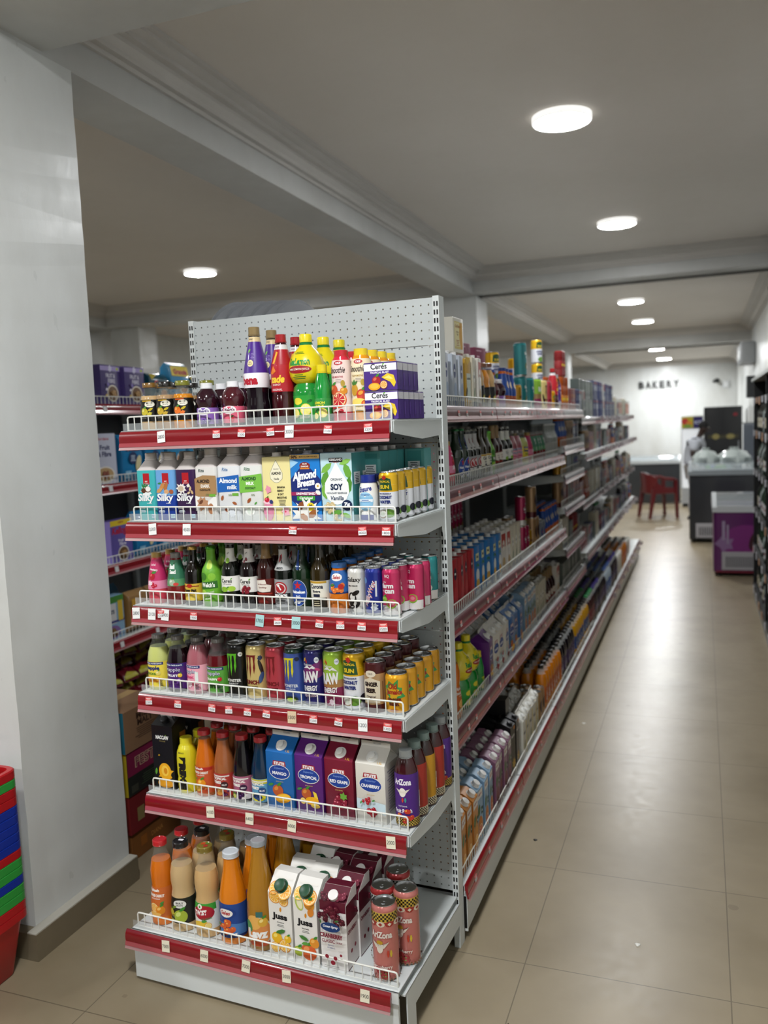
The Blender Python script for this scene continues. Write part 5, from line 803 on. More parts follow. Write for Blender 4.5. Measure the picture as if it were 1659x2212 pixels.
for s in range(1, 7):
    z = ZSH[s]; d = DB if s == 6 else D; L = W-.03
    sh = MB(); sh.box(-W+.006, -.006, -d-.022, -.002, z-.003, z, WHITE_STEEL); sh.box(-W+.006, -.006, -d-.022, -d-.019, z-.034, z, WHITE_STEEL); 
    if s < 6: sh.box(-W+.03, -.03, -d*.55, -d*.5, z-.02, z-.003, WHITE_STEEL)
    so = sh.obj('shelf', unit)
    g = wire_guard(L); g.xf(Matrix.Translation((-W+.015, -d, z))); g.obj('wire_guard', so)
    st = strip(W-.012, 0); st.xf(Matrix.Translation((-W+(.006 if s < 6 else -.010), -d-.0222, z-.004))); st.obj('price_strip', so)
    r = MB(); r.box(-W+.006, -.012, -d-.012, -d-.011, z, z+.022, CLEAR); r.obj('clear_riser', so)
    if s < 6:
        for x, sd in ((-W+.004, 1), (-.004, -1)): bk = bracket(x, d+.018, sd); bk.xf(Matrix.Translation((0, 0, z-.002))); bk.obj('bracket', so)
    for i, (tx, u, kd) in enumerate(TAGS[s]):
        c = ('#e6dfc8' if s > 4 else '#f0f0ee', '#f0eeee', '#a8d0d0', '#d8c0a0')[kd]
        p = price_tag(tx, c, .028 if kd != 1 else .024, .034 if kd != 1 else .022, kd == 1, (i*37 % 11-5)); p.xf(Matrix.Translation((-W+u, -d-.022, z+.004+(.002 if kd == 1 else 0)))); p.obj('price_tag', so)
# base plinth and feet
b = MB(); b.box(-W+.004, -.012, -DB-.012, -DB-.002, .012, .146, WHITE_STEEL); b.box(-W, -W+.0, -DB, 0, .1, .146, WHITE_STEEL); b.obj('plinth', unit)
def foot(x0, x1):
    b = MB(); b.prism([(-.455, .148), (0, .150), (0, .078), (-.36, .078), (-.395, .078), (-.395, 0), (-.455, 0)], x0, x1, WHITE_STEEL, 'x'); return b
foot(-.004, .0).obj('base_bracket', unit); foot(-W, -W+.004).obj('base_bracket', unit)
b = MB(); b.box(-.03, -.012, -DB-.002, -.0, .15, .173, M('#8f9696', .4)); b.obj('base_rail', unit)
b = MB(); b.box(-.012, .0, -DB+.01, -.002, .1455, .1505, WHITE_STEEL); b.obj('base_flange', unit)

# ---------------------------------------------------------------- stock on the end shelving
def eloc(x, y, z): return (x*cos(E_)-y*sin(E_), x*sin(E_)+y*cos(E_), z)
SH = {1: 'top end shelf', 2: 'second end shelf', 3: 'third end shelf', 4: 'fourth end shelf', 5: 'fifth end shelf', 6: 'bottom end shelf'}
NTH = ['front', 'second', 'third', 'fourth', 'fifth', 'sixth', 'seventh']
def back_label(desc, i, where):
    words = desc.split()
    if i == 0: return desc+', at the rail, '+where if len(words) < 11 else desc
    s = desc+', '+NTH[i]+' from the rail, '+where
    if len(s.split()) > 16: s = ' '.join(words[:16-len((', '+NTH[i]+' from the rail, '+where).split())]).rstrip(',')+', '+NTH[i]+' from the rail, '+where
    return s
rnd = random.Random(4)
def ecol(s, key, x, n=1, y0=None, dy=None, turn=0, desc=None, keys=None, start=0):
    p0 = PR[key]; d = DB if s == 6 else D
    dd = dy if dy else p0.r*2+.003; y = y0 if y0 is not None else -d+.008+p0.r
    for i in range(n):
        if y > -.028: break
        p = PR[keys[i]] if keys and i < len(keys) else p0
        ds = desc or p.desc
        if keys and i < len(keys): ds = p.desc
        place(p, eloc(x+(rnd.uniform(-.002, .002) if i else 0), y, ZSH[s]), E_+radians(turn+(rnd.uniform(-7, 7) if i else 0)), back_label(ds, i+start, SH[s]))
        y += dd
# top
ecol(1, 'jarA', -.834, 1); ecol(1, 'jarB', -.775, 3, dy=.066); ecol(1, 'jarC', -.712, 1); ecol(1, 'jarC', -.668, 1, y0=-.26, start=1)
ecol(1, 'jarA', -.838, 2, y0=-.262, start=1)
ecol(1, 'grapeS', -.628, 3, dy=.074); ecol(1, 'berryS', -.536, 1); ecol(1, 'grapeS', -.560, 2, y0=-.245, start=1, desc='dark grape juice bottle with white cap behind the berry one')
ecol(1, 'cordial', -.460, 2, dy=.1, y0=-.31); ecol(1, 'redsoda', -.376, 2, dy=.09, y0=-.305); ecol(1, 'lemonL', -.300, 3, y0=-.295, dy=.106)
ecol(1, 'lemonS', -.235, 3, dy=.052); ecol(1, 'smoP', -.181, 2, y0=-.315, dy=.066); ecol(1, 'smoY', -.119, 4, y0=-.318, dy=.066)
for lv in range(2):
    for i in range(5 if lv == 0 else 4):
        place(PR['ceres'], eloc(-.050, -.330+i*.0385, ZSH[1]+lv*.0772), E_+radians(-2), 'purple and white tropical juice pack, '+('lower' if lv == 0 else 'upper')+' layer, '+NTH[i]+' from the rail')
# second
for k, x, n in (('silk1', -.850, 2), ('silk2', -.778, 2), ('silk3', -.704, 2), ('rita1', -.629, 2), ('rita2', -.549, 3), ('rita3', -.471, 3)): ecol(2, k, x, n, dy=PR[k].r*2+.004)
for k, x, n in (('banana', -.384, 3), ('breeze', -.290, 3), ('soy', -.192, 2)): ecol(2, k, x, n, y0=-.325, dy=.066)
for i, (x, y) in enumerate(((-.128, -.235), (-.128, -.17), (-.128, -.105), (-.062, -.06))): place(PR['tealcarton'], eloc(x, y, ZSH[2]), E_, ('slim teal carton behind the leafy soy carton', 'slim teal carton in the middle of the teal file', 'third slim teal carton from the rail', 'rearmost slim teal carton against the panel')[i])
ecol(2, 'shake', -.108, 5, dy=.058); ecol(2, 'coco', -.047, 6, dy=.0555)
# third
for k, x, n in (('straw', -.852, 3), ('basil', -.779, 3), ('malt', -.713, 3), ('sparkG', -.647, 3), ('cerA', -.577, 3), ('cerR', -.512, 3), ('wine', -.452, 3), ('beck', -.393, 3), ('hein', -.333, 3), ('corona', -.273, 4)): ecol(3, k, x, n, dy=PR[k].r*2+.006)
ecol(3, 'selesS', -.213, 5, dy=.066); ecol(3, 'galaxy', -.156, 4, dy=.055); ecol(3, 'milky', -.103, 4, dy=.055)
ecol(3, 'farmP', -.050, 4, dy=.056); ecol(3, 'farmP', -.026, 0)
for i, (x, y) in enumerate(((-.0285, -.285),)): pass
place(PR['farmP'], eloc(-.012, -.248, ZSH[3]), E_-.3, 'slim pink guava can right of the file, beside the bracket edge')
place(PR['farmP'], eloc(-.014, -.190, ZSH[3]), E_-.2, 'slim pink guava can half hidden before the teal can')
place(PR['farmT'], eloc(-.022, -.105, ZSH[3]), E_-.1, 'single slim teal coconut can standing at the back right')
place(PR['farmT'], eloc(-.098, -.10, ZSH[3]), E_-.1, 'slim teal can hidden behind the blue milk cans')
# fourth
for k, x, n in (('snpL', -.872, 3), ('snpF', -.797, 3), ('snpP', -.722, 3), ('snpA', -.646, 3)): ecol(4, k, x, n, dy=.079)
for k, x, n in (('monG', -.574, 4), ('monY', -.505, 4), ('monR', -.438, 4), ('monB', -.375, 4), ('rawB', -.309, 4), ('rawG', -.244, 4)): ecol(4, k, x, n, dy=.0695)
ecol(4, 'cocoL', -.180, 4, dy=.0695); ecol(4, 'ginB', -.115, 5, dy=.066); ecol(4, 'ginY', -.049, 5, dy=.066)
# fifth
ecol(5, 'black', -.866, 2, y0=-.305, dy=.10); ecol(5, 'prime', -.786, 2, dy=.07); ecol(5, 'ocar', -.716, 3, dy=.07)
for k, x, n in (('tvR', -.646, 3), ('tvP', -.577, 3), ('tvB', -.510, 3)): ecol(5, k, x, n, dy=.070)
for k, x in (('stM', -.430), ('stT', -.331), ('stR', -.232), ('stC', -.131)): ecol(5, k, x, 2, y0=-.305, dy=.092, turn=-3)
ecol(5, 'punch', -.034, 5, y0=-.318, dy=.071, keys=['punch', 'kiwi', 'mangoT', 'kiwi', 'punch'], turn=0)
# bottom, placed one by one
for k, x, y, lab in (('carrot', -.835, -.425, 'tall orange carrot juice bottle at the left end of the bottom shelf'), ('carrot', -.812, -.345, 'second orange carrot juice bottle back on the bottom shelf'), ('carrot', -.800, -.262, 'third orange carrot juice bottle back, with red lid'),
    ('guavaB', -.752, -.430, 'tall pale guava nectar bottle with black label and black lid, bottom shelf'), ('guavaB', -.735, -.342, 'second pale guava nectar bottle back with black lid'), ('guavaB', -.712, -.255, 'third pale guava nectar bottle back with black lid'),
    ('twist', -.662, -.430, 'guava nectar bottle with red, green and white label, bottom shelf'), ('twist', -.642, -.340, 'second nectar bottle back with speckled red lid'), ('twist', -.615, -.255, 'third nectar bottle back with brown speckled lid'),
    ('selesL', -.567, -.432, 'tall orange juice bottle with blue label and white lid, bottom shelf'), ('selesL', -.548, -.338, 'orange juice bottle behind the blue-labelled one, silver lid'), ('selesL', -.528, -.245, 'third orange juice bottle back in the shade'),
    ('lavz', -.470, -.430, 'tall amber juice bottle with peach label and silver lid, bottom shelf'), ('lavz', -.458, -.300, 'second tall amber juice bottle back'), ('lavz', -.43, -.19, 'third tall amber juice bottle back'),
    ('jussO', -.384, -.427, 'white orange nectar carton with orange slices, bottom shelf'), ('jussO', -.368, -.345, 'second white nectar carton behind the orange one'),
    ('jussM', -.300, -.430, 'white mixed nectar carton with apple and peach, bottom shelf'), ('jussM', -.290, -.348, 'second mixed nectar carton back'), ('jussM', -.345, -.262, 'gold-topped nectar carton third back on the bottom shelf'),
    ('cran', -.212, -.432, 'white cranberry carton with dark berry top, front of its file'), ('cran', -.206, -.355, 'second cranberry carton from the rail'), ('cran', -.199, -.278, 'third cranberry carton from the rail'), ('cran', -.285, -.262, 'cranberry carton behind the mixed nectar cartons'), ('cran', -.193, -.20, 'rearmost cranberry carton, shaded against the bottom panel'),
    ('arP', -.066, -.438, 'tall pink strawberry can at the front of the bottom shelf'), ('arP', -.036, -.352, 'second tall pink can behind the strawberry can'), ('arW', -.104, -.360, 'tall red watermelon can with checked top'), ('arW', -.094, -.268, 'tall can with black checked top, rearmost of the four')):
    place(PR[k], eloc(x, y, ZSH[6]), E_+radians(rnd.uniform(-5, 5)+(4 if k in ('arP', 'arW') else 0)), lab)

# ---------------------------------------------------------------- the long double-sided aisle shelving
AX, BW, Y0 = -.45, .92, .05
LV_A = [.185, .625, 1.02, 1.475, 1.752]
LV_B = [.185, .645, .88, 1.145, 1.345, 1.525, 1.752]
LV_C = [.185, .72, 1.085, 1.44, 1.70]
NB = 9
def bay_levels(k): return LV_A if k < 3 else LV_B if k == 3 else LV_C
COVER = M('#6c3a40', .3, coat=.35, name='greyish_pink_price_strip')  # clear cover and overhead highlight put into the red as greyish pink
COVERG = M('#6a6062', .3, coat=.35, name='grey_price_strip')
PEGB = peg_material('shaded_steel_aisle_panel', '#4a4e4f', oz=.006)  # white steel panel, the deep shade between shelves put into a darker grey
NW = ['nearest', 'second', 'third', 'fourth', 'fifth', 'sixth', 'seventh', 'eighth', 'ninth', 'tenth', 'eleventh', 'twelfth']
for k in range(NB):
    y0 = Y0+BW*k; t = empty('aisle_shelving_bay', (AX, y0, 0), pi/2)
    tag(t, NW[k]+' bay of the long aisle shelving, counted from the end display', 'shelving bay', 'aisle shelving bays')
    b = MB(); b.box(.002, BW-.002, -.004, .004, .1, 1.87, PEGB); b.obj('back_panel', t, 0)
    for x in (0.,) if k < NB-1 else (0., BW-.02):
        b = MB(); b.box(x-.012, x+.012, -.02, .02, 0, 1.88, WHITE_STEEL); b.obj('upright', t)
    for j, z in enumerate(bay_levels(k)):
        d = .455 if j == 0 else .385
        if k >= 4 and j: d = .37 + (.03 if j % 2 else 0)
        sh = MB(); sh.box(.004, BW-.004, -d, -.006, z-.003, z, WHITE_STEEL); sh.box(.004, BW-.004, -d-.001, -d+.002, z-.034, z, WHITE_STEEL); so = sh.obj('shelf', t)
        if k < 4:
            g = wire_guard(BW-.012, .04, .0265 if k < 2 else .05); g.xf(Matrix.Translation((.006, -d+.016, z))); g.obj('wire_guard', so)
        st = strip(BW-.006, 0, (COVER if k < 3 else COVERG) if j else (RED_STRIP if k < 2 else COVER)); st.xf(Matrix.Translation((.003, -d, z+.003))); st.obj('price_strip', so)
        if k < 3:
            r = MB(); r.box(.006, BW-.006, -d+.010, -d+.011, z, z+.022, CLEAR); r.obj('clear_riser', so)
            for i in range(5):
                p = price_tag('1500', '#e8e2e0', .022, .02, True, (i*23+j*7+k) % 9-4); p.xf(Matrix.Translation((.1+.17*i+.03*((i+j+k) % 3), -d, z+.004))); p.obj('price_tag', so)
        elif k >= 5:
            for i in range(2):
                p = MB(); p.box(-.035, .035, -.0005, .0005, -.025, .02, M('#e6e2e2', .6)); p.xf(Matrix.Translation((.25+.42*i, -d-.03, z-.01)) @ Matrix.Rotation(radians(60 if k > 6 else 25), 4, 'Z')); p.obj('price_card', so)
        if j: 
            for x, sd in ((.016, 1), (BW-.016, -1)): bk = bracket(x, d, sd); bk.xf(Matrix.Translation((0, 0, z-.002))); bk.obj('bracket', so)
        # shelf of the far side
        sl = MB(); dl = .43 if j == 0 else .38; sl.box(.004, BW-.004, .006, dl, z-.003, z, WHITE_STEEL); sl.box(.004, BW-.004, dl-.003, dl, z-.04, z+.01, RED_STRIP); sl.obj('far_side_shelf', t)
    b = MB(); b.box(.002, BW-.002, -.46, -.452, .03, .152, WHITE_STEEL); b.obj('plinth', t)
    b = MB(); b.box(.002, BW-.002, .42, .428, .01, .15, WHITE_STEEL); b.obj('far_side_plinth', t)
    if k == 0:
        b = MB(); b.box(.003, .009, -.462, -.452, .028, .152, WHITE_STEEL); 
        for z in (.05, .09, .13): b.box(0, .006, -.452, -.438, z, z+.012, BLACKM)
        b.obj('plinth_clip', t)
        b = MB(); b.box(.0, .01, -.46, -.1, .04, .15, BLACKM); b.obj('base_end', t)
st = empty('shelf_strut', (0, 0, 0)); 
b = MB(); b.tube([(-.38, 4.75, 1.50), (-.075, 3.80, 1.70)], .017, M('#b8bcbc', .3, metal=.4), 8); b.obj('rod', st)
tag(st, 'pale metal strut slanting up under the top aisle shelf', 'strut')

CNT = {}
def nth(n):
    w = ['first', 'second', 'third', 'fourth', 'fifth', 'sixth', 'seventh', 'eighth', 'ninth', 'tenth']
    return w[n] if n < 10 else str(n+1)+('st' if (n+1) % 10 == 1 and n != 10 else 'nd' if (n+1) % 10 == 2 and n != 11 else 'rd' if (n+1) % 10 == 3 and n != 12 else 'th')
LN_ = {0: 'lowest aisle shelf', 1: 'second-lowest aisle shelf', 2: 'middle aisle shelf', 3: 'upper aisle shelf', 4: 'top aisle shelf'}
SHORT = {}
def short(p):
    w_ = p.desc.split(); 
    if 'with' in w_ and w_.index('with') >= 3 and len(w_) > 7: w_ = w_[:w_.index('with')+4]
    w_ = w_[:8]
    while w_[-1] in ('and', 'with', 'of', 'the', 'white,', 'red,'): w_ = w_[:-1]
    return ' '.join(w_)
def astock(key, y, z, lv, rows=1, front=-.085, simple=False, zoff=0, word=None, maxrow=9, lvname=None, jit=.004):
    p = PR[key]; x = front-p.r
    for r in range(rows):
        kk = (key, lvname or lv, r, zoff > 0); n = CNT.get(kk, 0); CNT[kk] = n+1
        lab = (word or short(p))+', '+nth(n)+' along, '+('' if zoff == 0 else 'stacked, ')+('front row' if r == 0 else NTH[r]+' row')+', '+(lvname or LN_[lv])
        ww = lab.split()
        if len(ww) > 16: lab = ' '.join(short(p).split()[:4])+', '+lab.split(', ', 1)[1] if len(lab.split(', ', 1)[1].split()) < 13 else lab
        place(p, (x+rnd.uniform(-jit, jit), y+rnd.uniform(-jit, jit)*.6, z+zoff), pi/2+rnd.uniform(-.08, .08), lab, simple=simple or r > 0)
        x -= p.r*2+.006
def run(key, y, n, z, lv, rows=2, simple=False, step=None, front=-.085, lvname=None):
    p = PR[key]; s = step or p.r*2+.008
    for i in range(n): astock(key, y, z, lv, rows, front, simple, lvname=lvname); y += s
    return y
can('cocoM', 'white and yellow coconut water can', 33, 136, '#e8eaf0', [('p', [(-24, 88), (24, 88), (20, 118), (0, 124), (-20, 118)], '#22512c'), ('t', 'SUN', 0, 98, 30, 11, '#ecd02c', {'b': .05}), ('t', 'COCONUT', 0, 66, 46, 10, '#20307c', {'b': .06}), ('t', 'WATER', 0, 52, 38, 10, '#20307c', {'b': .06}), ('e', 6, 22, 20, 14, '#6a9a38')], bands=((82, 126, '#e5b412'),))
bottle('necB', 'nectar bottle with black label and speckled lid', jar_prof(36, 180), '#caa468', (24, 13, 'lid'), '#6a3a1c', (8, 92, '#12100d'), [('fruit', 0, 40, 18, '#b8a83c', '#e0d88a')], fill=164, name='nectar_bottle')
bottle('necO', 'orange nectar bottle with black label and speckled lid', jar_prof(34, 176), '#d88a1c', (24, 13, 'lid'), '#6a3a1c', (8, 88, '#12100d'), [('fruit', 0, 40, 18, '#e8801c', '#f4b45a')], fill=160, name='nectar_bottle')
brick('redbx', 'dark red tea box with yellow lettering', 80, 60, 150, '#7a1c1e', [('t', 'TEA', 0, 100, 50, 24, '#c87a2c', {'b': .05}), ('r', 0, 40, 60, 40, '#8a2a20')], name='tea_box', cat='box')
brick('greybx', 'grey-green packed box', 62, 60, 140, '#5a6460', [('r', 0, 90, 50, 50, '#7a847c'), ('lines', 0, 50, 40, 5, 6, '#3a4440')], name='packed_box', cat='box')
brick('navybx', 'navy packed box with white panel', 62, 60, 150, '#1c2a5c', [('r', 0, 90, 50, 40, '#a8acb8'), ('r', 0, 130, 62, 14, '#8a1c2a')], name='packed_box', cat='box')
brick('whtbx', 'white and red packed box', 62, 60, 150, '#a8a8a4', [('r', 0, 110, 62, 60, '#9a2028'), ('e', 0, 50, 20, 22, '#2a3a6c')], name='packed_box', cat='box')
brick('orgbx', 'white box with an orange panel', 90, 70, 180, '#d8d8cc', [('r', 10, 90, 44, 120, '#e0641c'), ('leaf', -24, 110, 40, 20, 60, '#3f8a4c')], name='packed_box', cat='box')

Z5, Z4, Z3, Z2, Z1 = 1.752, 1.475, 1.02, .625, .185
# top aisle shelf
y = run('greyct', .12, 4, Z5, 4, 2, step=.075); astock('greyct', .455, Z5, 4, 2); astock('greyct', .545, Z5, 4, 2)
astock('goldct', .655, Z5, 4, 2); astock('crmct', .735, Z5, 4, 2); astock('whct', .81, Z5, 4, 2)
astock('necB', .905, Z5, 4, 2); astock('necO', 1.0, Z5, 4, 2); astock('necB', 1.085, Z5, 4, 2)
astock('berryS', 1.185, Z5, 4, 2); astock('grapeS', 1.28, Z5, 4, 2)
run('bluecap', 1.36, 3, Z5, 4, 2, step=.085); astock('goldc', 1.66, Z5, 4, 2); astock('teal', 1.80, Z5, 4, 2); astock('teal', 1.80, Z5, 4, 1, zoff=.1665); astock('teal', 1.965, Z5, 4, 2)
astock('ombre', 2.19, Z5, 4, 2); astock('monY', 2.385, Z5, 4, 2); astock('monR', 2.53, Z5, 4, 2); astock('ginY', 2.66, Z5, 4, 2); astock('redsoda', 2.79, Z5, 4, 1); astock('punch', 2.91, Z5, 4, 1)
for q, (x, yy) in enumerate(((-.165, 2.53), (-.245, 2.45))):
    for lv in range(3 if q == 0 else 1): place(PR['cocoM'], (x, yy, Z5+lv*.1365), pi/2-.7, ('bottom', 'middle', 'topmost')[lv]+' coconut water can of the tall stack on the top aisle shelf' if q == 0 else 'coconut water can beside the tall stack, top aisle shelf')
for q, (x, yy) in enumerate(((-.19, 1.50), (-.185, 1.98))):
    for lv in range(2): place(PR['cocoM'], (x, yy, Z5+lv*.1365), pi/2-.6, ('lower' if lv == 0 else 'upper')+' coconut water can of the '+('pair before the maroon boxes' if q == 0 else 'pair behind the teal can')+', top aisle shelf')
for lv in range(2):
    for i in range(3): place(PR['maroonbx'], (-.30, 1.25+i*.30, Z5+lv*.1505), pi/2-.15, ('lower', 'upper')[lv]+' maroon box with white lettering, '+NW[i]+' of three stacks, top aisle shelf')
place(PR['creambx'], (-.165, .60, Z5+.2035), pi/2-.05, 'big cream display box with yellow label lying on the grey cartons')
for i, yy in enumerate((3.03, 3.11, 3.19)):
    for lv in range(2 if i else 2): astock('crushO' if lv else 'crushO', yy if lv else yy, Z5, 4, 1, zoff=0 if lv == 0 else .0, word=None) if lv == 0 else None
for i, (yy, z) in enumerate(((2.70, .0), (3.06, .0))): pass
for i, yy in enumerate((2.62, 2.72, 2.98, 3.07)): place(PR['crushR' if i < 2 else 'crushO'], (-.20, yy, Z5), pi/2, ('dark red canister standing behind the tall bottles, nearest', 'dark red canister standing behind the tall bottles, second', 'ribbed orange canister standing behind, nearest', 'ribbed orange canister standing behind, second')[i])
for i, yy in enumerate((3.03, 3.11)): place(PR['crushR'], (-.115, yy, Z5+.2155), pi/2, ('short ribbed canister stacked on the first orange canister', 'short ribbed canister stacked on the second orange canister')[i])
y = 3.32
for key, n in (('redbx', 4), ('navybx', 3), ('whtbx', 2)): y = run(key, y, n, Z5, 4, 1, True, step=.086)
# upper aisle shelf
for i in range(5): place(PR['pinkc'], (-.385, .20+i*.062, Z3+.0), pi/2, 'pink can in shade against the panel, '+nth(i)+' along, middle aisle shelf', simple=True); place(PR['pinkc'], (-.385, .20+i*.062, Z3+.151), pi/2, 'stacked pink can in shade against the panel, '+nth(i)+' along, middle aisle shelf', simple=True)
for i in range(7): place(PR['goldc'], (-.39, .56+i*.066, Z3), pi/2, 'gold can in shade against the panel, '+nth(i)+' along, middle aisle shelf', simple=True); place(PR['goldc'], (-.39, .56+i*.066, Z3+.121), pi/2, 'stacked gold can in shade against the panel, '+nth(i)+' along, middle aisle shelf', simple=True)
for i in range(8): place(PR['pinkc'], (-.385, 1.06+i*.062, Z3), pi/2, 'pink can in shade, '+nth(i)+' along the second pink block, middle aisle shelf', simple=True); place(PR['pinkc'], (-.385, 1.06+i*.062, Z3+.151), pi/2, 'stacked pink can in shade, '+nth(i)+' along the second pink block, middle aisle shelf', simple=True)
run('straw', .20, 4, Z4, 3, 2, step=.075); run('hein', .545, 2, Z4, 3, 3, step=.066); run('beck', .68, 3, Z4, 3, 3); run('corona', .885, 2, Z4, 3, 3, step=.085)
astock('sparkG', 1.055, Z4, 3, 3); run('wine', 1.135, 2, Z4, 3, 3, step=.078); run('cerA', 1.315, 2, Z4, 3, 3, step=.095); run('snpP', 1.53, 2, Z4, 3, 2, step=.11); run('snpL', 1.79, 1, Z4, 3, 2)
run('straw', 1.93, 1, Z4, 3, 2); run('basil', 2.03, 4, Z4, 3, 2, step=.085); run('clearw', 2.40, 6, Z4, 3, 2, step=.070)
# middle aisle shelf
run('redct', .155, 7, Z3, 2, 3, step=.078); run('bluect', .715, 5, Z3, 2, 3, step=.090); run('whct', 1.185, 2, Z3, 2, 3, step=.083); run('crmct', 1.36, 3, Z3, 2, 3, step=.078)
astock('pinkc', 1.70, Z3, 2, 4); astock('pinkc', 1.70, Z3, 2, 1, zoff=.151); astock('pinkc', 1.765, Z3, 2, 3, zoff=0); astock('goldc', 1.85, Z3, 2, 3); run('tanc', 1.96, 2, Z3, 2, 3, step=.075); astock('tanc', 1.96, Z3, 2, 1, zoff=.166)
run('silv', 2.14, 2, Z3, 2, 3, step=.085); run('bluecap', 2.32, 6, Z3, 2, 2, step=.08)
# second-lowest aisle shelf
run('carrot', .30, 2, Z2, 1, 1, step=.10); run('lemonL', .52, 2, Z2, 1, 2, step=.12); run('lemonS', .745, 1, Z2, 1, 4)
run('stT', .86, 1, Z2, 1, 3, front=-.08); run('stC', .965, 3, Z2, 1, 3, step=.105, front=-.08); run('stM', 1.28, 3, Z2, 1, 3, step=.105, front=-.08)
run('ltbct', 1.62, 4, Z2, 1, 3, step=.085); run('crmct', 1.97, 4, Z2, 1, 2, step=.075); run('wine', 2.28, 4, Z2, 1, 2, step=.08); run('whct', 2.60, 2, Z2, 1, 2, step=.08)
# lowest aisle shelf
FR = -.012
run('orct', .13, 3, Z1, 0, 4, step=.074, front=FR); run('ltbct', .36, 3, Z1, 0, 4, step=.088, front=FR); run('purct', .625, 4, Z1, 0, 4, step=.078, front=FR)
run('blkct', .95, 2, Z1, 0, 3, step=.09, front=FR)
o = place(PR['blkct'], (-.06, 1.045, Z1+.278), pi, 'black carton lying flat across the standing black cartons, lowest aisle shelf', tilt=(pi/2, 0)); o.rotation_euler = (-pi/2, 0, pi/2)
run('whtg', 1.17, 5, Z1, 0, 3, step=.082, front=FR); run('tanc', 1.62, 2, Z1, 0, 3, step=.076, front=FR); run('sodaO', 1.79, 7, Z1, 0, 3, step=.075, front=FR)
run('sodaP', 2.32, 7, Z1, 0, 3, step=.075, front=FR); run('sodaY', 2.86, 9, Z1, 0, 3, True, step=.08, front=FR)
y = run('sodaR', 3.60, 4, Z1, 0, 3, True, step=.085, front=FR); y = run('sodaV', y, 5, Z1, 0, 3, True, step=.085, front=FR); y = run('sodaP', y, 4, Z1, 0, 3, True, step=.085, front=FR); y = run('sodaB', y, 5, Z1, 0, 3, True, step=.09, front=FR)
y = run('sodaV', y, 6, Z1, 0, 3, True, step=.1, front=FR); y = run('whtg', y+.05, 4, Z1, 0, 3, True, step=.1, front=FR); y = run('sodaO', y, 5, Z1, 0, 3, True, step=.12, front=FR); y = run('orgbx', y, 4, Z1, 0, 3, True, step=.13, front=FR)
# far bays
rf = random.Random(11)
far = {'low': ['sodaP', 'wine', 'tvR', 'whtbx', 'navybx', 'crushR', 'crmct', 'sodaR'], 'mid': ['redbx', 'navybx', 'whtbx', 'greybx', 'tanc', 'bluecap', 'crmct', 'greybx'], 'small': ['redbx', 'navybx', 'whtbx', 'greybx', 'silv', 'goldc']}
FN = ['low', 'second-lowest', 'middle', 'upper-middle', 'upper', 'high', 'top']
for k in range(3, NB):
    lv = bay_levels(k); y0 = Y0+BW*k
    for j, z in enumerate(lv):
        if j == 0: continue
        gap = (lv[j+1]-z) if j+1 < len(lv) else .3
        if j == len(lv)-1 and k == 3: y = 4.12 - .0
        else: y = y0+.05
        while y < y0+BW-.06:
            c = [q for q in (far['mid']+far['low'] if gap > .24 else far['small'] if gap < .19 else far['mid']) if PR[q].h < gap-.03]
            if j == len(lv)-1: c = ['greybx', 'navybx', 'whtbx', 'greybx'] if k < 7 else ['orgbx', 'whtbx', 'crmct']
            key = rf.choice(c); n = rf.choice((2, 3, 4)); p = PR[key]
            for i in range(n):
                if y > y0+BW-.05: break
                astock(key, y, z, 2, 1, simple=True, lvname='the '+nth(k)+' bay, '+('topmost' if j == len(lv)-1 else FN[j])+' shelf')
                if j == len(lv)-1 and k < 7 and rf.random() < .75: astock(key, y, z, 2, 1, simple=True, zoff=p.h+.001, lvname='the '+nth(k)+' bay, topmost shelf')
                y += p.r*2+.015
# grey basins nested on their sides on the far-side top shelf
bs = MB(); bs.lathe([(.0, 0), (.15, 0), (.165, .01), (.195, .10), (.205, .102), (.203, .108), (.19, .104), (.158, .016), (.0, .006)], M('#7f8286', .45), 40, bot=False, top=False)
bm_ = bs.mesh('grey_basin')
for i in range(6):
    o = bpy.data.objects.new('plastic_basin', bm_); col.objects.link(o); o.location = (-.775+i*.040, .30+i*.015, 1.955)
    o.rotation_euler = (0, radians(-82), radians(-8)); tag(o, 'round grey plastic basin on edge above the end panel, '+NW[i]+' from the left', 'basin', 'nested grey basins')

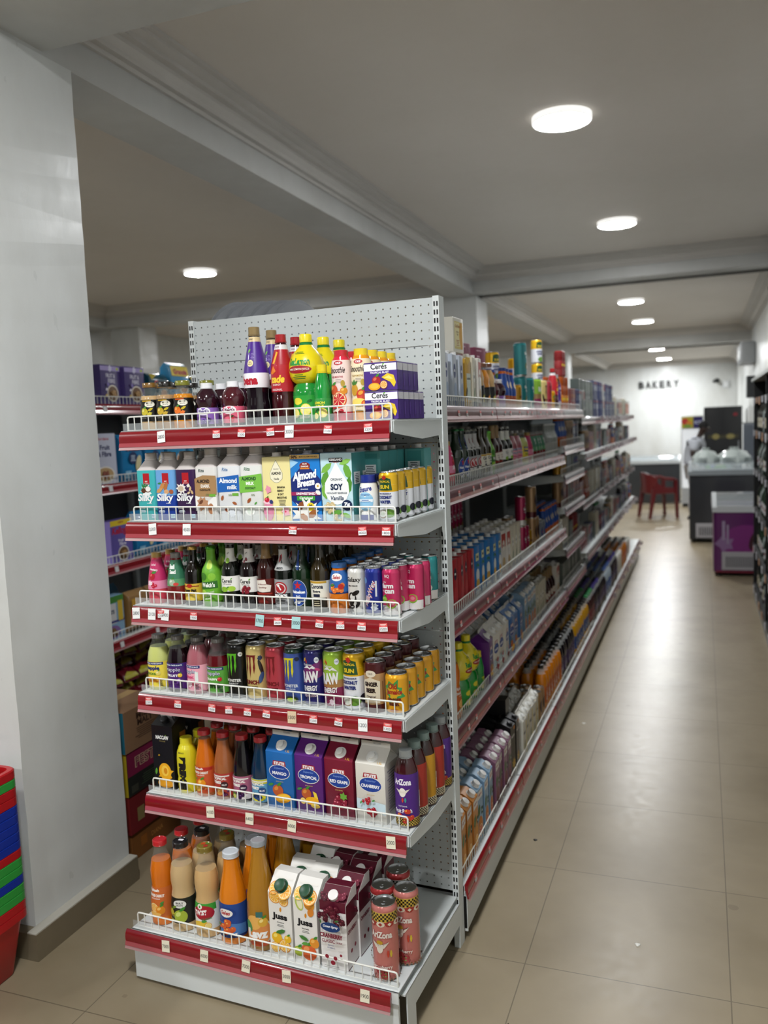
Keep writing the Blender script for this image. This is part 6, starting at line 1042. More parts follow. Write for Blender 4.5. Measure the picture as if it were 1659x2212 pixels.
# ---------------------------------------------------------------- shelving with cereals on the left
LX = -2.62
def pouch(key, desc, w, h, t, c, D=(), top='#c8c8c8', name='food_pouch'):
    b = MB(); m = M(c, .25, coat=.4); hx = w/2; z = 0; n = 9; secs = []
    rn = random.Random(len(key)*7+int(w))
    for i in range(n+1):
        f = i/n; th = t/2*math.sqrt(max(0, 1-(2*f-1)**4))*(1+.1*rn.uniform(-1, 1)); secs.append((hx*(1-.05*sin(pi*f)), max(th, 1), max(min(th, 9), .9), f*h, 0, 0))
    b.loft(secs, m, 3)
    def sf(u, v, o):
        f = min(max(v/h, 0), 1); th = t/2*math.sqrt(max(0, 1-(2*f-1)**4))*1.12; return (u, -max(th, 1)-o-1, v)
    decorate(b, D, sf, True)
    return reg(key, Proto(name, 'pouch', [('body', b, [])], desc, w/2, h))
CER = lambda c1: [('r', 0, 196, 188, 24, '#9a8cc0'), ('leaf', 70, 196, 30, 18, 0, '#a8b83c'), ('splash', 0, 196, 20, 6, '#c8c4dc'), ('t', 'FRUIT &', 0, 158, 86, 22, '#e6e2f0', {'b': .01}), ('t', 'FIBRE', 8, 130, 66, 22, '#e6e2f0', {'b': .01}), ('e', 14, 64, 54, 46, '#d8cfbc'), ('e', 14, 64, 46, 38, '#6a4a2c'), ('berries', 14, 62, 7, 34, '#a8804c', '#d0ac7a'), ('leaf', -58, 84, 20, 14, 30, '#e6e2f0'), ('e', -62, 50, 9, 9, '#c8a83c'), ('splash', -40, 110, 12, 5, '#7a6ab0')]
brick('cereal', 'purple fruit and fibre cereal box with bowl picture', 190, 60, 215, '#3a2a66', CER(0), side='#5a4a8c', name='cereal_box', cat='box')
brick('cerealW', 'tall white and grey fruit and fibre cereal box', 200, 60, 270, '#c0c4d4', [('t', 'Jordans', 0, 240, 90, 20, '#b0202c', {'sh': .2}), ('t', 'Fruit', 10, 196, 80, 26, '#2a2c5c', {'b': .03}), ('t', '& Fibre', 4, 160, 110, 28, '#2a2c5c', {'b': .03}), ('e', 0, 50, 80, 46, '#e0dcd4'), ('e', 0, 52, 68, 36, '#b89a6c'), ('berries', 0, 54, 8, 24, '#8a4a3c', '#c08a6a')], side='#a8acc0', name='cereal_box', cat='box')
brick('cerealK', 'purple cereal box with yellow top band and red lettering', 200, 60, 230, '#6458a4', [('r', 0, 214, 200, 30, '#e0c428'), ('t', 'NEW', 0, 216, 50, 12, '#a0202c', {'b': .03}), ('t', "Kellogg's", 6, 168, 184, 52, '#b0183a', {'b': .04, 'sh': .2}), ('t', "Fruit 'n", 4, 118, 74, 16, '#e6e2f0', {'b': .03}), ('t', 'Fibre', 6, 98, 60, 18, '#e6e2f0', {'b': .03}), ('e', 8, 44, 52, 42, '#d8d4cc'), ('e', 8, 44, 44, 35, '#6a4a2c'), ('berries', 8, 42, 7, 30, '#a8804c', '#d0ac7a')], side='#8a7ac0', name='cereal_box', cat='box')
brick('tallyel', 'narrow yellow and red cereal box', 120, 60, 240, '#c8a84c', [('r', 0, 170, 120, 30, '#9a1c2c'), ('t', 'CORN', 0, 110, 80, 24, '#2a4a2c', {'b': .05}), ('e', 0, 50, 40, 30, '#e8d48a')], side='#2a4a34', top='#3a6a44', name='cereal_box', cat='box')
brick('oatbx', 'green, white and blue oat box with granola bowl', 180, 60, 235, '#8ab0cc', [('r', 0, 216, 180, 36, '#4a8a3c'), ('r', -20, 140, 90, 110, '#d8d8d8'), ('t', 'OATS', -20, 150, 60, 22, '#2a3a5c', {'b': .05}), ('r', 0, 96, 180, 12, '#3a3a7c'), ('r', 60, 150, 40, 110, '#d8b83c'), ('e', -10, 40, 62, 36, '#8a6aa4'), ('berries', -10, 40, 9, 30, '#7a5a34', '#b8946a')], side='#d8b83c', name='oat_box', cat='box')
pouch('bagB', 'bright blue porridge pouch with red and white lettering', 190, 260, 80, '#1f78ac', [('t', 'Golden', 0, 190, 120, 40, '#b8303c', {'b': .05}), ('t', 'Golden', 0, 191, 116, 36, '#e6ecf0', {'b': .01}), ('e', -6, 130, 38, 34, '#14305c'), ('lines', -6, 140, 50, 4, 9, '#c8d8e4'), ('e', 40, 100, 22, 46, '#d8cfa0', -20), ('r', -50, 40, 50, 40, '#8ac0dc')])
pouch('bagY', 'blue and yellow breakfast pouch with bowl picture', 200, 250, 80, '#2f86b4', [('r', 0, 200, 180, 60, '#d8c03c'), ('t', 'Granola', 0, 196, 140, 34, '#a82a3c', {'b': .05}), ('e', 30, 100, 50, 40, '#d8d8d0'), ('e', 30, 100, 40, 30, '#a8703c')])
pouch('bagP', 'brown paper oat bag with round window', 170, 230, 90, '#a07c50', [('e', 0, 100, 44, 50, '#6a5a4c'), ('e', 0, 100, 38, 44, '#b0a698'), ('r', -50, 130, 40, 120, '#c89a3c')])
pouch('bagD', 'dark teal snack pouch with orange corner', 190, 190, 80, '#124858', [('t', 'Coco', 0, 130, 120, 34, '#b84a4c', {'b': .05}), ('e', 30, 70, 30, 26, '#a86a34'), ('p', [(-80, 150), (-20, 180), (-80, 184)], '#b8a83c')])
pouch('packet', 'maroon and yellow snack packet', 130, 150, 46, '#5c0f1c', [('p', [(-60, 20), (-10, 50), (50, 30), (60, 8), (-60, 4)], '#a8a020'), ('e', 0, 90, 34, 20, '#8a1c2c'), ('t', 'POP', 0, 90, 44, 18, '#d8d0c8', {'b': .05}), ('p', [(20, 120), (60, 140), (60, 110)], '#c8c03a')], name='snack_packet')
LZ = [.15, .61, 1.02, 1.45, 1.87]
for k in range(3):
    y0 = .95+.95*k; t = empty('cereal_shelving_bay', (LX, y0, 0), pi/2); tag(t, NW[k]+' bay of the cereal shelving behind the near column', 'shelving bay', 'cereal shelving bays')
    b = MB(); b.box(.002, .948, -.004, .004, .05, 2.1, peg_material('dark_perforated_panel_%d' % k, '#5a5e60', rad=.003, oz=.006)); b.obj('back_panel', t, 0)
    b = MB(); b.box(-.015, .015, -.03, .03, 0, 2.12, WHITE_STEEL); b.obj('upright', t)
    for j, z in enumerate(LZ):
        sh = MB(); sh.box(.004, .946, -.42, -.006, z-.003, z, WHITE_STEEL); sh.box(.004, .946, -.421, -.418, z-.034, z, WHITE_STEEL); so = sh.obj('shelf', t)
        g = wire_guard(.94, .045, .03); g.xf(Matrix.Translation((.005, -.405, z))); g.obj('wire_guard', so)
        s_ = strip(.942, 0, RED_STRIP); s_.xf(Matrix.Translation((.004, -.42, z+.003))); s_.obj('price_strip', so)
        for x, sd in ((.018, 1), (.932, -1)): bk = bracket(x, .41, sd); bk.xf(Matrix.Translation((0, 0, z-.002))); bk.obj('bracket', so)
        if k == 0:
            for i, u in enumerate((.24, .56)): p = price_tag('', '#d8d8d8', .03, .03); p.xf(Matrix.Translation((u, -.42, z+.004))); p.obj('price_tag', so)
    b = MB(); b.box(.002, .948, -.42, -.412, .0, .115, WHITE_STEEL); b.obj('plinth', t)
def left(key, y, j, lab, dx=0, dz=0, turn=0, tilt=None):
    place(PR[key], (-2.27+dx, y, LZ[j]+dz), pi/2+radians(turn), lab, tilt=tilt)
left('tallyel', 1.10, 4, 'narrow yellow and red cereal box beside the column edge, top left shelf'); left('cereal', 1.315, 4, 'purple cereal box with bowl picture, first of the pair on the top left shelf', turn=6); left('cereal', 1.525, 4, 'purple cereal box with bowl picture, second of the pair on the top left shelf', turn=3)
left('bagD', 1.75, 4, 'dark teal snack pouch beside the purple cereal boxes'); left('bagY', 1.96, 4, 'light blue pouch peeking beside the white end panel', dz=.01); left('bagD', 2.17, 4, 'dark teal pouch behind the end panel, top left shelf')
left('cerealW', 1.22, 3, 'tall white fruit and fibre cereal box, second left shelf'); left('bagB', 1.45, 3, 'blue porridge pouch beside the tall white cereal box'); left('bagB', 1.66, 3, 'blue porridge pouch, second along from the white cereal box'); left('bagY', 1.88, 3, 'blue and yellow breakfast pouch, second left shelf'); left('bagY', 2.10, 3, 'blue and yellow breakfast pouch with bowl, farther along the second left shelf')
left('cerealK', 1.315, 2, 'purple cereal box with yellow top band and red script lettering', turn=4); left('bagB', 1.17, 2, 'blue pouch behind the yellow-topped cereal box', dx=-.12, dz=.0); left('bagB', 1.53, 2, 'blue pouch beside the yellow-topped cereal box'); left('bagB', 1.75, 2, 'second blue pouch beside the yellow-topped cereal box'); left('bagY', 1.97, 2, 'blue and yellow pouch, middle left shelf'); left('bagY', 2.2, 2, 'green and blue pouch at the end of the middle left shelf')
left('oatbx', 1.20, 1, 'green, white and blue oat box, fourth left shelf'); left('bagP', 1.41, 1, 'brown paper oat bag with round window'); left('bagP', 1.60, 1, 'second brown paper oat bag'); left('bagB', 1.35, 1, 'blue pouch lying behind the paper bag', dx=-.15); left('bagB', 1.80, 1, 'blue pouch at the end of the fourth left shelf')
for i in range(30):
    r_ = i//6; c_ = i % 6
    o = place(PR['packet'], (-2.28-.05*(r_ % 2), 1.08+c_*.145+.03*(r_ % 2), LZ[0]+.03+r_*.075), pi/2, 'maroon and yellow snack packet in the heap, '+NW[c_]+' along, '+('lowest', 'second', 'third', 'fourth', 'top')[r_]+' layer')
    o.rotation_euler = (radians(-62+rnd.uniform(-10, 10)), rnd.uniform(-.2, .2), pi/2+rnd.uniform(-.25, .25))
# cartons of stock on the floor behind the column
def carton(z0, z1, y0, y1, x1, c, side, D, lab, face='#8a6a48'):
    w_ = (y1-y0)*1000; h_ = (z1-z0)*1000; b = MB(); hx = w_/2
    b.loft([(hx-2, 148, 2, 0), (hx, 150, 2, 2), (hx, 150, 2, h_-2), (hx-2, 148, 2, h_)], M(c, .7), 2)
    decorate(b, D, flat_surf(150), mk=lambda q: M(q, .65))
    if side: b.box(-hx-.6, -hx-.1, -149, 149, 2, h_-2, M(side, .6))
    tp = MB(); tp.box(-hx+3, hx-3, -24, 24, h_, h_+.5, M('#a08458', .4))
    b.xf(Matrix.Scale(.001, 4)); tp.xf(Matrix.Scale(.001, 4))
    t = empty('cardboard_carton', (x1-.15, (y0+y1)/2, z0), pi/2); b.obj('box', t); tp.obj('packing_tape', t); tag(t, lab, 'carton', 'cartons stacked behind the near column')
carton(0, .115, .165, .50, -1.40, '#7a4a1c', None, [('t', 'DIANA', 0, 60, 80, 20, '#b87a3c'), ('r', -90, 60, 40, 40, '#9a5a1c')], 'flat orange-brown carton on the floor, lowest of the stack')
carton(.115, .275, .155, .47, -1.39, '#6c1318', '#7a1a1c', [('t', 'Daily', 10, 110, 90, 26, '#a83a34'), ('t', 'Biscuits', 30, 78, 120, 24, '#a83a34'), ('r', -90, 70, 44, 56, '#8a7a4c'), ('lines', 40, 50, 120, 5, 8, '#8a2a28')], 'dark red biscuit carton, second from the floor')
carton(.275, .455, .150, .43, -1.385, '#161814', '#b8a01c', [('r', 0, 130, 278, 98, '#7a1440'), ('t', 'FESTO', 0, 128, 180, 46, '#c8a88c', {'b': .05}), ('t', 'FESTO', 0, 128, 170, 40, '#5a0c30', {'b': .0}), ('lines', 20, 60, 160, 5, 9, '#3a4a34'), ('r', -100, 26, 44, 30, '#3a3a30')], 'magenta and black carton with outlined lettering, third from the floor')
carton(.455, .625, .142, .41, -1.38, '#86664a', '#1c6a80', [('t', 'MILKY', 10, 132, 130, 26, '#3a2418', {'b': .04}), ('t', 'MALT', 0, 104, 100, 26, '#3a2418', {'b': .04}), ('lines', 10, 80, 170, 6, 8, '#4a3020'), ('r', 80, 60, 60, 50, '#75563a')], 'brown open-topped carton with dark lettering, topmost of the stack')

# ---------------------------------------------------------------- shopping baskets beside the column
BK = {'r': '#b3121a', 'g': '#2f9a3c', 'b': '#0f2f9c'}
def basket_meshes(c):
    m = M(BK[c], .38, coat=.2); r = MB(); hx, hy = .235, .165
    o = [(hx-.012, hy-.012, .03, 0), (hx-.004, hy-.004, .034, .003), (hx, hy, .036, .006), (hx, hy, .036, .030), (hx-.004, hy-.004, .034, .034), (hx-.018, hy-.018, .026, .034), (hx-.020, hy-.020, .025, .006)]
    r.loft([(a, b_, q, z-.034) for a, b_, q, z in o], m, 4, bot=False, top=False)
    w_ = MB(); w_.loft([(hx-.045, hy-.045, .02, -.215), (hx-.042, hy-.042, .022, -.212), (hx-.013, hy-.013, .03, -.03)], m, 4, top=False)
    w_.loft([(hx-.016, hy-.016, .03, -.03), (hx-.045, hy-.045, .022, -.208)], m, 4, bot=False, top=False)
    w_.loft([(hx-.046, hy-.046, .02, -.208), (hx-.045, hy-.045, .02, -.2075)], m, 4)
    for s in (-1, 1):
        for i in range(11):
            x = -.15+i*.03; a = (.035/.18)
            for (z0, z1) in ((-.195, -.165),): w_.add([(x, s*(hy-.0455+.0015), z0), (x+.010, s*(hy-.0455+.0015), z0), (x+.013, s*(hy-.040+.0018), z1), (x+.003, s*(hy-.040+.0018), z1)], [(0, 1, 2, 3)], BLACKM)
    h = MB()
    h.tube([(-hx+.02, -.012, -.006), (-hx+.03, -.1, .002), (-hx*.5, -.125, .004), (hx*.5, -.125, .004), (hx-.03, -.1, .002), (hx-.02, -.012, -.006)], .005, BLACKM, 6)
    h2 = MB(); h2.tube([(-hx+.02, .012, -.006), (-hx+.03, .1, .002), (-hx*.5, .125, .004), (hx*.5, .125, .004), (hx-.03, .1, .002), (hx-.02, .012, -.006)], .005, BLACKM, 6)
    return r.mesh('rim'), w_.mesh('basket_body'), h.mesh('handle'), h2.mesh('handle')
bmsh = {c: basket_meshes(c) for c in 'rgb'}
order = 'rrggbggrbbbbbrrgr'; cn = {'r': 'red', 'g': 'green', 'b': 'blue'}
for i, c in enumerate(order):
    t = empty('shopping_basket', (-1.452, -.725, .216+i*.0285), pi/2)
    n = len(order)-1-i
    tag(t, cn[c]+' plastic shopping basket, '+('topmost' if n == 0 else 'lowest' if i == 0 else nth(n)+' below the top')+' of the nested stack', 'shopping basket', 'nested shopping baskets')
    r_, w_, h_, h2_ = bmsh[c]
    for nm, me in (('rim', r_), ('basket_body', w_)) + ((('handle', h_), ('handle', h2_)) if i == len(order)-1 else ()):
        o = bpy.data.objects.new(nm, me); col.objects.link(o); o.parent = t

# ---------------------------------------------------------------- black bottle rack on the right
t = empty('bottle_rack', (1.18, 1.18, 0)); tag(t, 'tall black rack of bottles along the right wall', 'rack')
RL = 4.8; RZ = [.12, .48, .83, 1.18, 1.52, 1.80]  # rack runs on unseen towards the viewer, lengthened to cut wall bounce
b = MB(); b.box(.25, .27, 0, RL, 0, 1.97, BLACKM); b.obj('back_panel', t)
for y in (0, RL*.333, RL*.667, RL-.02): b = MB(); b.box(.0, .26, y, y+.02, 0, 1.97, BLACKM); b.obj('upright', t)
for z in RZ: b = MB(); b.box(.0, .26, 0, RL, z-.02, z, BLACKM); b.box(-.004, .0, 0, RL, z-.03, z+.012, M('#101012', .5)); b.obj('shelf', t)
b = MB(); b.box(-.02, .27, 0, RL, 1.96, 1.985, M('#b8bcb8', .4)); b.obj('top_board', t); b = MB(); b.box(.0, .02, 0, RL, 0, .1, M('#8a8c8a', .5)); b.obj('plinth', t)
rr = random.Random(5)
for j, z in enumerate(RZ):
    for i in range(13):
        y = .12+i*.37
        p = MB(); p.box(-.012, -.008, y-.035, y+.035, z-.045+rr.uniform(-.01, .01), z+.01, M(rr.choice(('#d8d8dc', '#c8c8d0', '#c89a78')), .6)); p.obj('price_card', t)
wp = [(36, 0), (38, 5), (38, 150), (34, 175), (18, 205), (14, 220), (14, 268)]
bottle('winD', 'dark wine bottle with pale label', wp, '#0c1410', (15, 14, 'lid'), '#3a1418', (40, 120, '#b8b4a0'), [('e', 0, 84, 16, 14, '#6a5a3c')], name='wine_bottle', seg=14)
bottle('winG', 'green wine bottle with white label', wp, '#16301c', (15, 14, 'lid'), '#a08a4c', (40, 120, '#c8c8c8'), [('r', 0, 80, 50, 12, '#7a1c24')], name='wine_bottle', seg=14)
bottle('winS', 'clear spirit bottle with silver cap', wp, '#8a9490', (15, 20, 'lid'), '#b8bcc0', (40, 120, '#3a3a4a'), [('r', 0, 80, 50, 20, '#b8b8c8')], name='wine_bottle', seg=14)
RN = ['bottom', 'second', 'third', 'fourth', 'fifth', 'sixth']
for j, z in enumerate(RZ[:5]):
    for i in range(14):
        y = 3.46+i*.172
        k = rr.choice(('winD', 'winD', 'winG', 'winS')); place(PR[k], (1.235, y, z), -pi/2, PR[k].desc+', '+nth(i)+' along the '+RN[j]+' black rack shelf', simple=True)
for i in range(7): place(PR['sodaV' if i % 2 else 'lemonS'], (1.30, 3.6+i*.22, 1.985), -pi/2, ('dark bottle' if i % 2 else 'small green bottle')+' standing on top of the black rack, '+nth(i)+' along', simple=True)

# ---------------------------------------------------------------- freezers and fridges at the far end
def freezer(name, x0, x1, y0, y1, h, body, lab, glass=True, D=(), legs=.04, grill=True, rimc='#c8ccce', dome=.12):
    t = empty(name, ((x0+x1)/2, (y0+y1)/2, 0)); tag(t, lab, 'freezer'); hx, hy = (x1-x0)/2, (y1-y0)/2
    b = MB(); b.loft([(hx-.01, hy-.01, .02, legs), (hx, hy, .03, legs+.01), (hx, hy, .03, h-.02)], M(body, .35, coat=.3), 4)
    if D: decorate(b, D, lambda u, v, o: (u, -hy-.001-o*.001, v+legs))
    b.obj('body', t)
    r = MB(); P = []
    n = 8
    for q in range(n+1):
        f = q/n; P.append((-hy+.0-.01+(2*hy+.02)*f, h+dome*(sin(pi*(.25+.5*f))-.7)/.3*.9+.02))
    r.prism(P+[(hy+.01, h-.03), (-hy-.01, h-.03)], -hx-.012, -hx+.035, M(rimc, .3, coat=.3), 'x'); r.obj('lid_frame', t)
    r2 = MB(); r2.prism(P+[(hy+.01, h-.03), (-hy-.01, h-.03)], hx-.035, hx+.012, M(rimc, .3, coat=.3), 'x'); r2.obj('lid_frame', t)
    f = MB(); f.box(-hx+.035, hx-.035, -hy-.012, -hy+.03, h-.03, P[0][1]+.012, M(rimc, .3, coat=.3)); f.obj('front_rail', t)
    g = MB(); 
    for (a, c_), (a2, c2) in zip(P, P[1:]): g.add([(-hx+.03, a, c_+.004), (hx-.03, a, c_+.004), (hx-.03, a2, c2+.004), (-hx+.03, a2, c2+.004)], [(0, 1, 2, 3)], M('#aab4b8', .08, coat=1, alpha=.6))
    g.obj('sliding_glass_lid', t)
    if grill:
        k = MB(); k.box(-hx+.08, hx-.04, -hy-.012, -hy, legs+.03, legs+.22, M('#a8a6aa', .5))
        for i in range(int((2*hx-.2)/.022)): k.box(-hx+.12+i*.022, -hx+.130+i*.022, -hy-.0135, -hy-.011, legs+.06, legs+.17, M('#3a3c40', .6))
        k.obj('vent_grille', t)
    for sx in (-1, 1):
        for sy in (-1, 1): l = MB(); l.lathe([(.02, 0), (.025, legs)], BLACKM, 10, c=(sx*(hx-.06), sy*(hy-.06), 0)); l.obj('foot', t)
    return t
freezer('chest_freezer', .845, 1.44, 6.9, 8.05, .70, '#5a1c5c', 'purple ice-cream chest freezer with silver curved lid', D=[('e', .02, .30, .26, .2, '#7a2a74'), ('e', .10, .34, .05, .11, '#3a1420', -20), ('e', .13, .26, .055, .11, '#a02a4c', -10), ('e', .19, .36, .03, .10, '#8a8a3c', -10), ('splash', -.18, .30, .10, 5, '#8a6a94'), ('r', -.2, .44, .03, .2, '#9a8aa4'), ('r', -.16, .40, .02, .2, '#9a8aa4'), ('r', 0, .01, .55, .02, '#7a1c34')])
freezer('chest_freezer', .575, 1.42, 9.35, 10.6, .92, '#24262a', 'dark grey chest freezer with silver lid, under plastic bags', rimc='#7c8286')
freezer('chest_freezer', -.62, .34, 14.6, 15.3, .80, '#2e3134', 'grey chest freezer against the bakery wall behind the red chair', rimc='#b4b8b8', grill=False)
freezer('chest_freezer', -1.75, -.68, 14.7, 15.4, .78, '#3a3d40', 'second grey chest freezer beside the far end of the shelving', rimc='#b4b8b8', grill=False)
t = empty('drinks_fridge', (1.08, 13.9, 0)); tag(t, 'tall black upright drinks fridge with green swirl graphic', 'fridge')
b = MB(); b.loft([(.31, .30, .02, .06), (.31, .30, .02, 1.80)], M('#17181a', .35, coat=.3), 3); b.box(-.28, .28, -.26, .26, 0, .07, BLACKM)
fd = lambda u, v, o: (u, -.302-o*.002, v)
decorate(b, [('r', 0, 1.28, .5, .06, '#3a3620'), ('e', -.12, 1.28, .06, .05, '#8a804c'), ('e', .12, 1.28, .07, .045, '#8a804c'), ('p', [(-.3, .95), (-.2, 1.02), (0, .90), (.16, .70), (.2, .62), (-.3, .60)], '#3a7a24'), ('e', -.12, .76, .17, .11, '#4f9a2c', -20), ('p', [(0, .90), (.26, .62), (.2, .6), (.05, .74)], '#6a8a84'), ('e', -.16, .80, .05, .08, '#6a7aa0', -30), ('e', .2, 1.66, .04, .03, '#7a1420')], fd)
b.obj('cabinet', t); b = MB(); b.box(-.315, -.30, -.33, -.30, .1, 1.78, M('#2c2e30', .3)); b.obj('door_frame', t); b = MB(); b.box(.24, .26, -.35, -.31, .7, 1.2, M('#8a8c90', .3, metal=.6)); b.obj('handle', t)
t = empty('display_fridge', (.565, 14.3, 0)); tag(t, 'narrow lit display fridge with fruit-coloured header behind the person', 'fridge')
b = MB(); b.loft([(.19, .28, .015, .06), (.19, .28, .015, 1.66)], M('#b8bcc0', .4), 3); b.box(-.17, .17, -.25, .25, 0, .07, BLACKM); b.obj('cabinet', t)
b = MB(); b.box(-.17, .17, -.284, -.281, .35, 1.42, M('#e8ecf0', .5, emit=.5)); b.obj('lit_door', t)
b = MB(); b.box(-.18, .18, -.286, -.281, 1.44, 1.64, M('#c8b82c', .5)); decorate(b, [('e', -.12, 1.56, .06, .06, '#c8342c'), ('e', -.05, 1.52, .05, .05, '#e0902c'), ('e', -.08, 1.48, .07, .03, '#7aa83a'), ('r', .10, 1.54, .16, .2, '#2a1c6c'), ('t', 'ICE', .10, 1.54, .12, .06, '#c8d0e8', {'b': .05}), ], lambda u, v, o: (u, -.287-o*.002, v)); b.obj('header', t)
# crumpled clear bags on the dark freezer
for i, (x, y, s) in enumerate(((.78, 9.9, .16), (1.14, 9.95, .2))):
    r7 = random.Random(i+3); b = MB(); b.lathe([(s*.8, 0), (s, .03), (s*1.05, .10), (s*.7, .17), (s*.25, .20), (s*.3, .23)], M('#b4bcb8', .2, coat=.8, alpha=.75), 26, c=(0, 0, 0), wob=lambda t_, z: 1+.14*sin(5*t_+z*40+i)+.08*sin(11*t_-z*60))
    o = b.obj('plastic_bag'); o.location = (x, y, 1.0); tag(o, ('crumpled clear bag on the dark freezer, in front of the person', 'larger crumpled grey bag on the dark freezer beside the wall')[i], 'plastic bag')
# pleated grey cover, air conditioner, camera, switch box
b = MB(); P = []
for i in range(25): P.append((1.30+.15*i/24, 11.0+.018*(i % 2)))
b.prism(P+[(1.45, 11.06), (1.30, 11.06)], .95, 1.52, M('#8d939c', .5), 'z'); o = b.obj('pleated_curtain', None, 0); tag(o, 'grey pleated curtain hanging against the right wall behind the freezers', 'curtain')
b = MB(); b.tube([(1.28, 11.03, 1.53), (1.465, 11.03, 1.53)], .008, BLACKM, 6); o2 = b.obj('curtain_rod', o)
t = empty('air_conditioner', (1.36, 11.5, 2.40)); tag(t, 'white wall air conditioner at the top of the right wall', 'air conditioner')
b = MB(); b.loft([(.10, .45, .02, 0), (.11, .46, .04, .05), (.11, .46, .04, .28), (.09, .45, .03, .31)], M('#8e9090', .4), 4); b.obj('casing', t); b = MB(); b.box(-.112, -.05, -.42, .42, .02, .05, BLACKM); b.obj('air_vent', t)
b = MB(); b.box(1.36, 1.465, 11.3, 11.6, 1.90, 2.22, M('#1c1e20', .4)); o = b.obj('wall_speaker'); tag(o, 'black box speaker on the wall under the air conditioner', 'speaker')
t = empty('security_camera', (1.05, 18.28, 2.42)); tag(t, 'small dark security camera on the bakery wall', 'camera'); b = MB(); b.lathe([(.05, 0), (.05, .03), (.02, .04)], M('#3a3c3a', .5), 14, tilt=Matrix.Rotation(pi/2, 3, 'X')); b.obj('mount', t); b = MB(); b.tube([(0, -.03, 0), (-.06, -.14, -.02)], .035, M('#2a2c2c', .4), 10); b.obj('camera_body', t)
b = MB(); b.box(1.17, 1.31, 18.27, 18.3, 2.25, 2.40, M('#c8caca', .5)); b.box(1.19, 1.29, 18.262, 18.27, 2.27, 2.38, M('#d8dada', .4)); o = b.obj('switch_box'); tag(o, 'small white square switch box below the security camera', 'switch box')
t = empty('security_camera', (1.40, 6.6, 2.86)); tag(t, 'dark round camera on the right wall near the cross beam', 'camera'); b = MB(); b.lathe([(.045, 0), (.05, .02), (.035, .05), (.01, .065)], M('#2a2a2c', .3), 16, tilt=Matrix.Rotation(-pi/2, 3, 'Y')); b.obj('dome', t)
b = MB(); b.lathe([(.05, 0), (.05, .03)], M('#c8c8c8', .4), 16, tilt=Matrix.Rotation(pi/2, 3, 'Y')); b.obj('mount', t)
t = empty('bakery_sign', (-.20, 18.29, 2.40)); tag(t, 'black BAKERY lettering on the white far wall', 'sign')
for i, ch in enumerate('BAKERY'):
    T = text_tris(ch, -.38+i*.152, 0, .112, .16, .03); b = MB(); b.tris(T, BLACKM, lambda u, v, o: (u, -.03, v), 0)
    # give the letters their thickness
    from collections import Counter
    ed = Counter(); 
    for q in T:
        for a, c_ in ((0, 1), (1, 2), (2, 0)): ed[(tuple(round(v, 6) for v in q[a]), tuple(round(v, 6) for v in q[c_]))] += 1
    for (a, c_) in ed:
        if (c_, a) not in ed: b.add([(a[0], -.03, a[1]), (a[0], 0, a[1]), (c_[0], 0, c_[1]), (c_[0], -.03, c_[1])], [(0, 1, 2, 3)], BLACKM)
    b.obj('letter', t, 0)

# ---------------------------------------------------------------- red plastic armchair
t = empty('plastic_armchair', (.04, 12.40, 0), radians(25)); tag(t, 'red plastic armchair standing in the aisle before the grey freezer', 'chair'); RD = M('#5a0810', .35, coat=.3)
b = MB(); b.loft([(.21, .22, .05, .40), (.225, .235, .06, .41), (.225, .235, .06, .43), (.20, .21, .05, .425)], RD, 4); b.obj('seat', t)
b = MB(); n = 14; vs = []; fs = []
for i in range(n+1):
    a = radians(110+140*i/n); rr_ = .265; hgt = .66+.10*sin(pi*i/n)**.7
    x, y = rr_*cos(a)*.9-.02, rr_*sin(a)*1.02
    vs += [(x, y, .42), (x*1.1, y*1.06, hgt), (x*1.1+.014*-cos(a), y*1.06-.014*sin(a), hgt), (x-.014*cos(a), y-.014*sin(a), .42)]
for i in range(n):
    for q in range(4): fs.append((i*4+q, i*4+(q+1) % 4, (i+1)*4+(q+1) % 4, (i+1)*4+q))
fs += [(0, 1, 2, 3), tuple(n*4+q for q in (3, 2, 1, 0))]; b.add(vs, fs, RD); b.obj('backrest', t)
for s in (-1, 1):
    b = MB(); b.prism([(-.16, .41), (.19, .41), (.2, .50), (.0, .52), (-.14, .60)], s*.262-.006, s*.262+.006, RD, 'y'); b.obj('side_panel', t)
    b = MB(); b.tube([(-.10, s*.285, .70), (.0, s*.29, .655), (.14, s*.285, .64), (.20, s*.27, .62)], [.024, .028, .028, .02], RD, 8); b.obj('armrest', t)
    b = MB(); b.prism([(.165, .64), (.215, .64), (.235, 0), (.205, 0)], s*.255-.034, s*.255+.034, RD, 'y'); b.v = [(x, y, z) for x, y, z in b.v]; b.obj('leg', t)
    b = MB(); b.prism([(-.19, .5), (-.13, .5), (-.225, 0), (-.255, 0)], s*.240-.036, s*.240+.036, RD, 'y'); b.obj('leg', t)

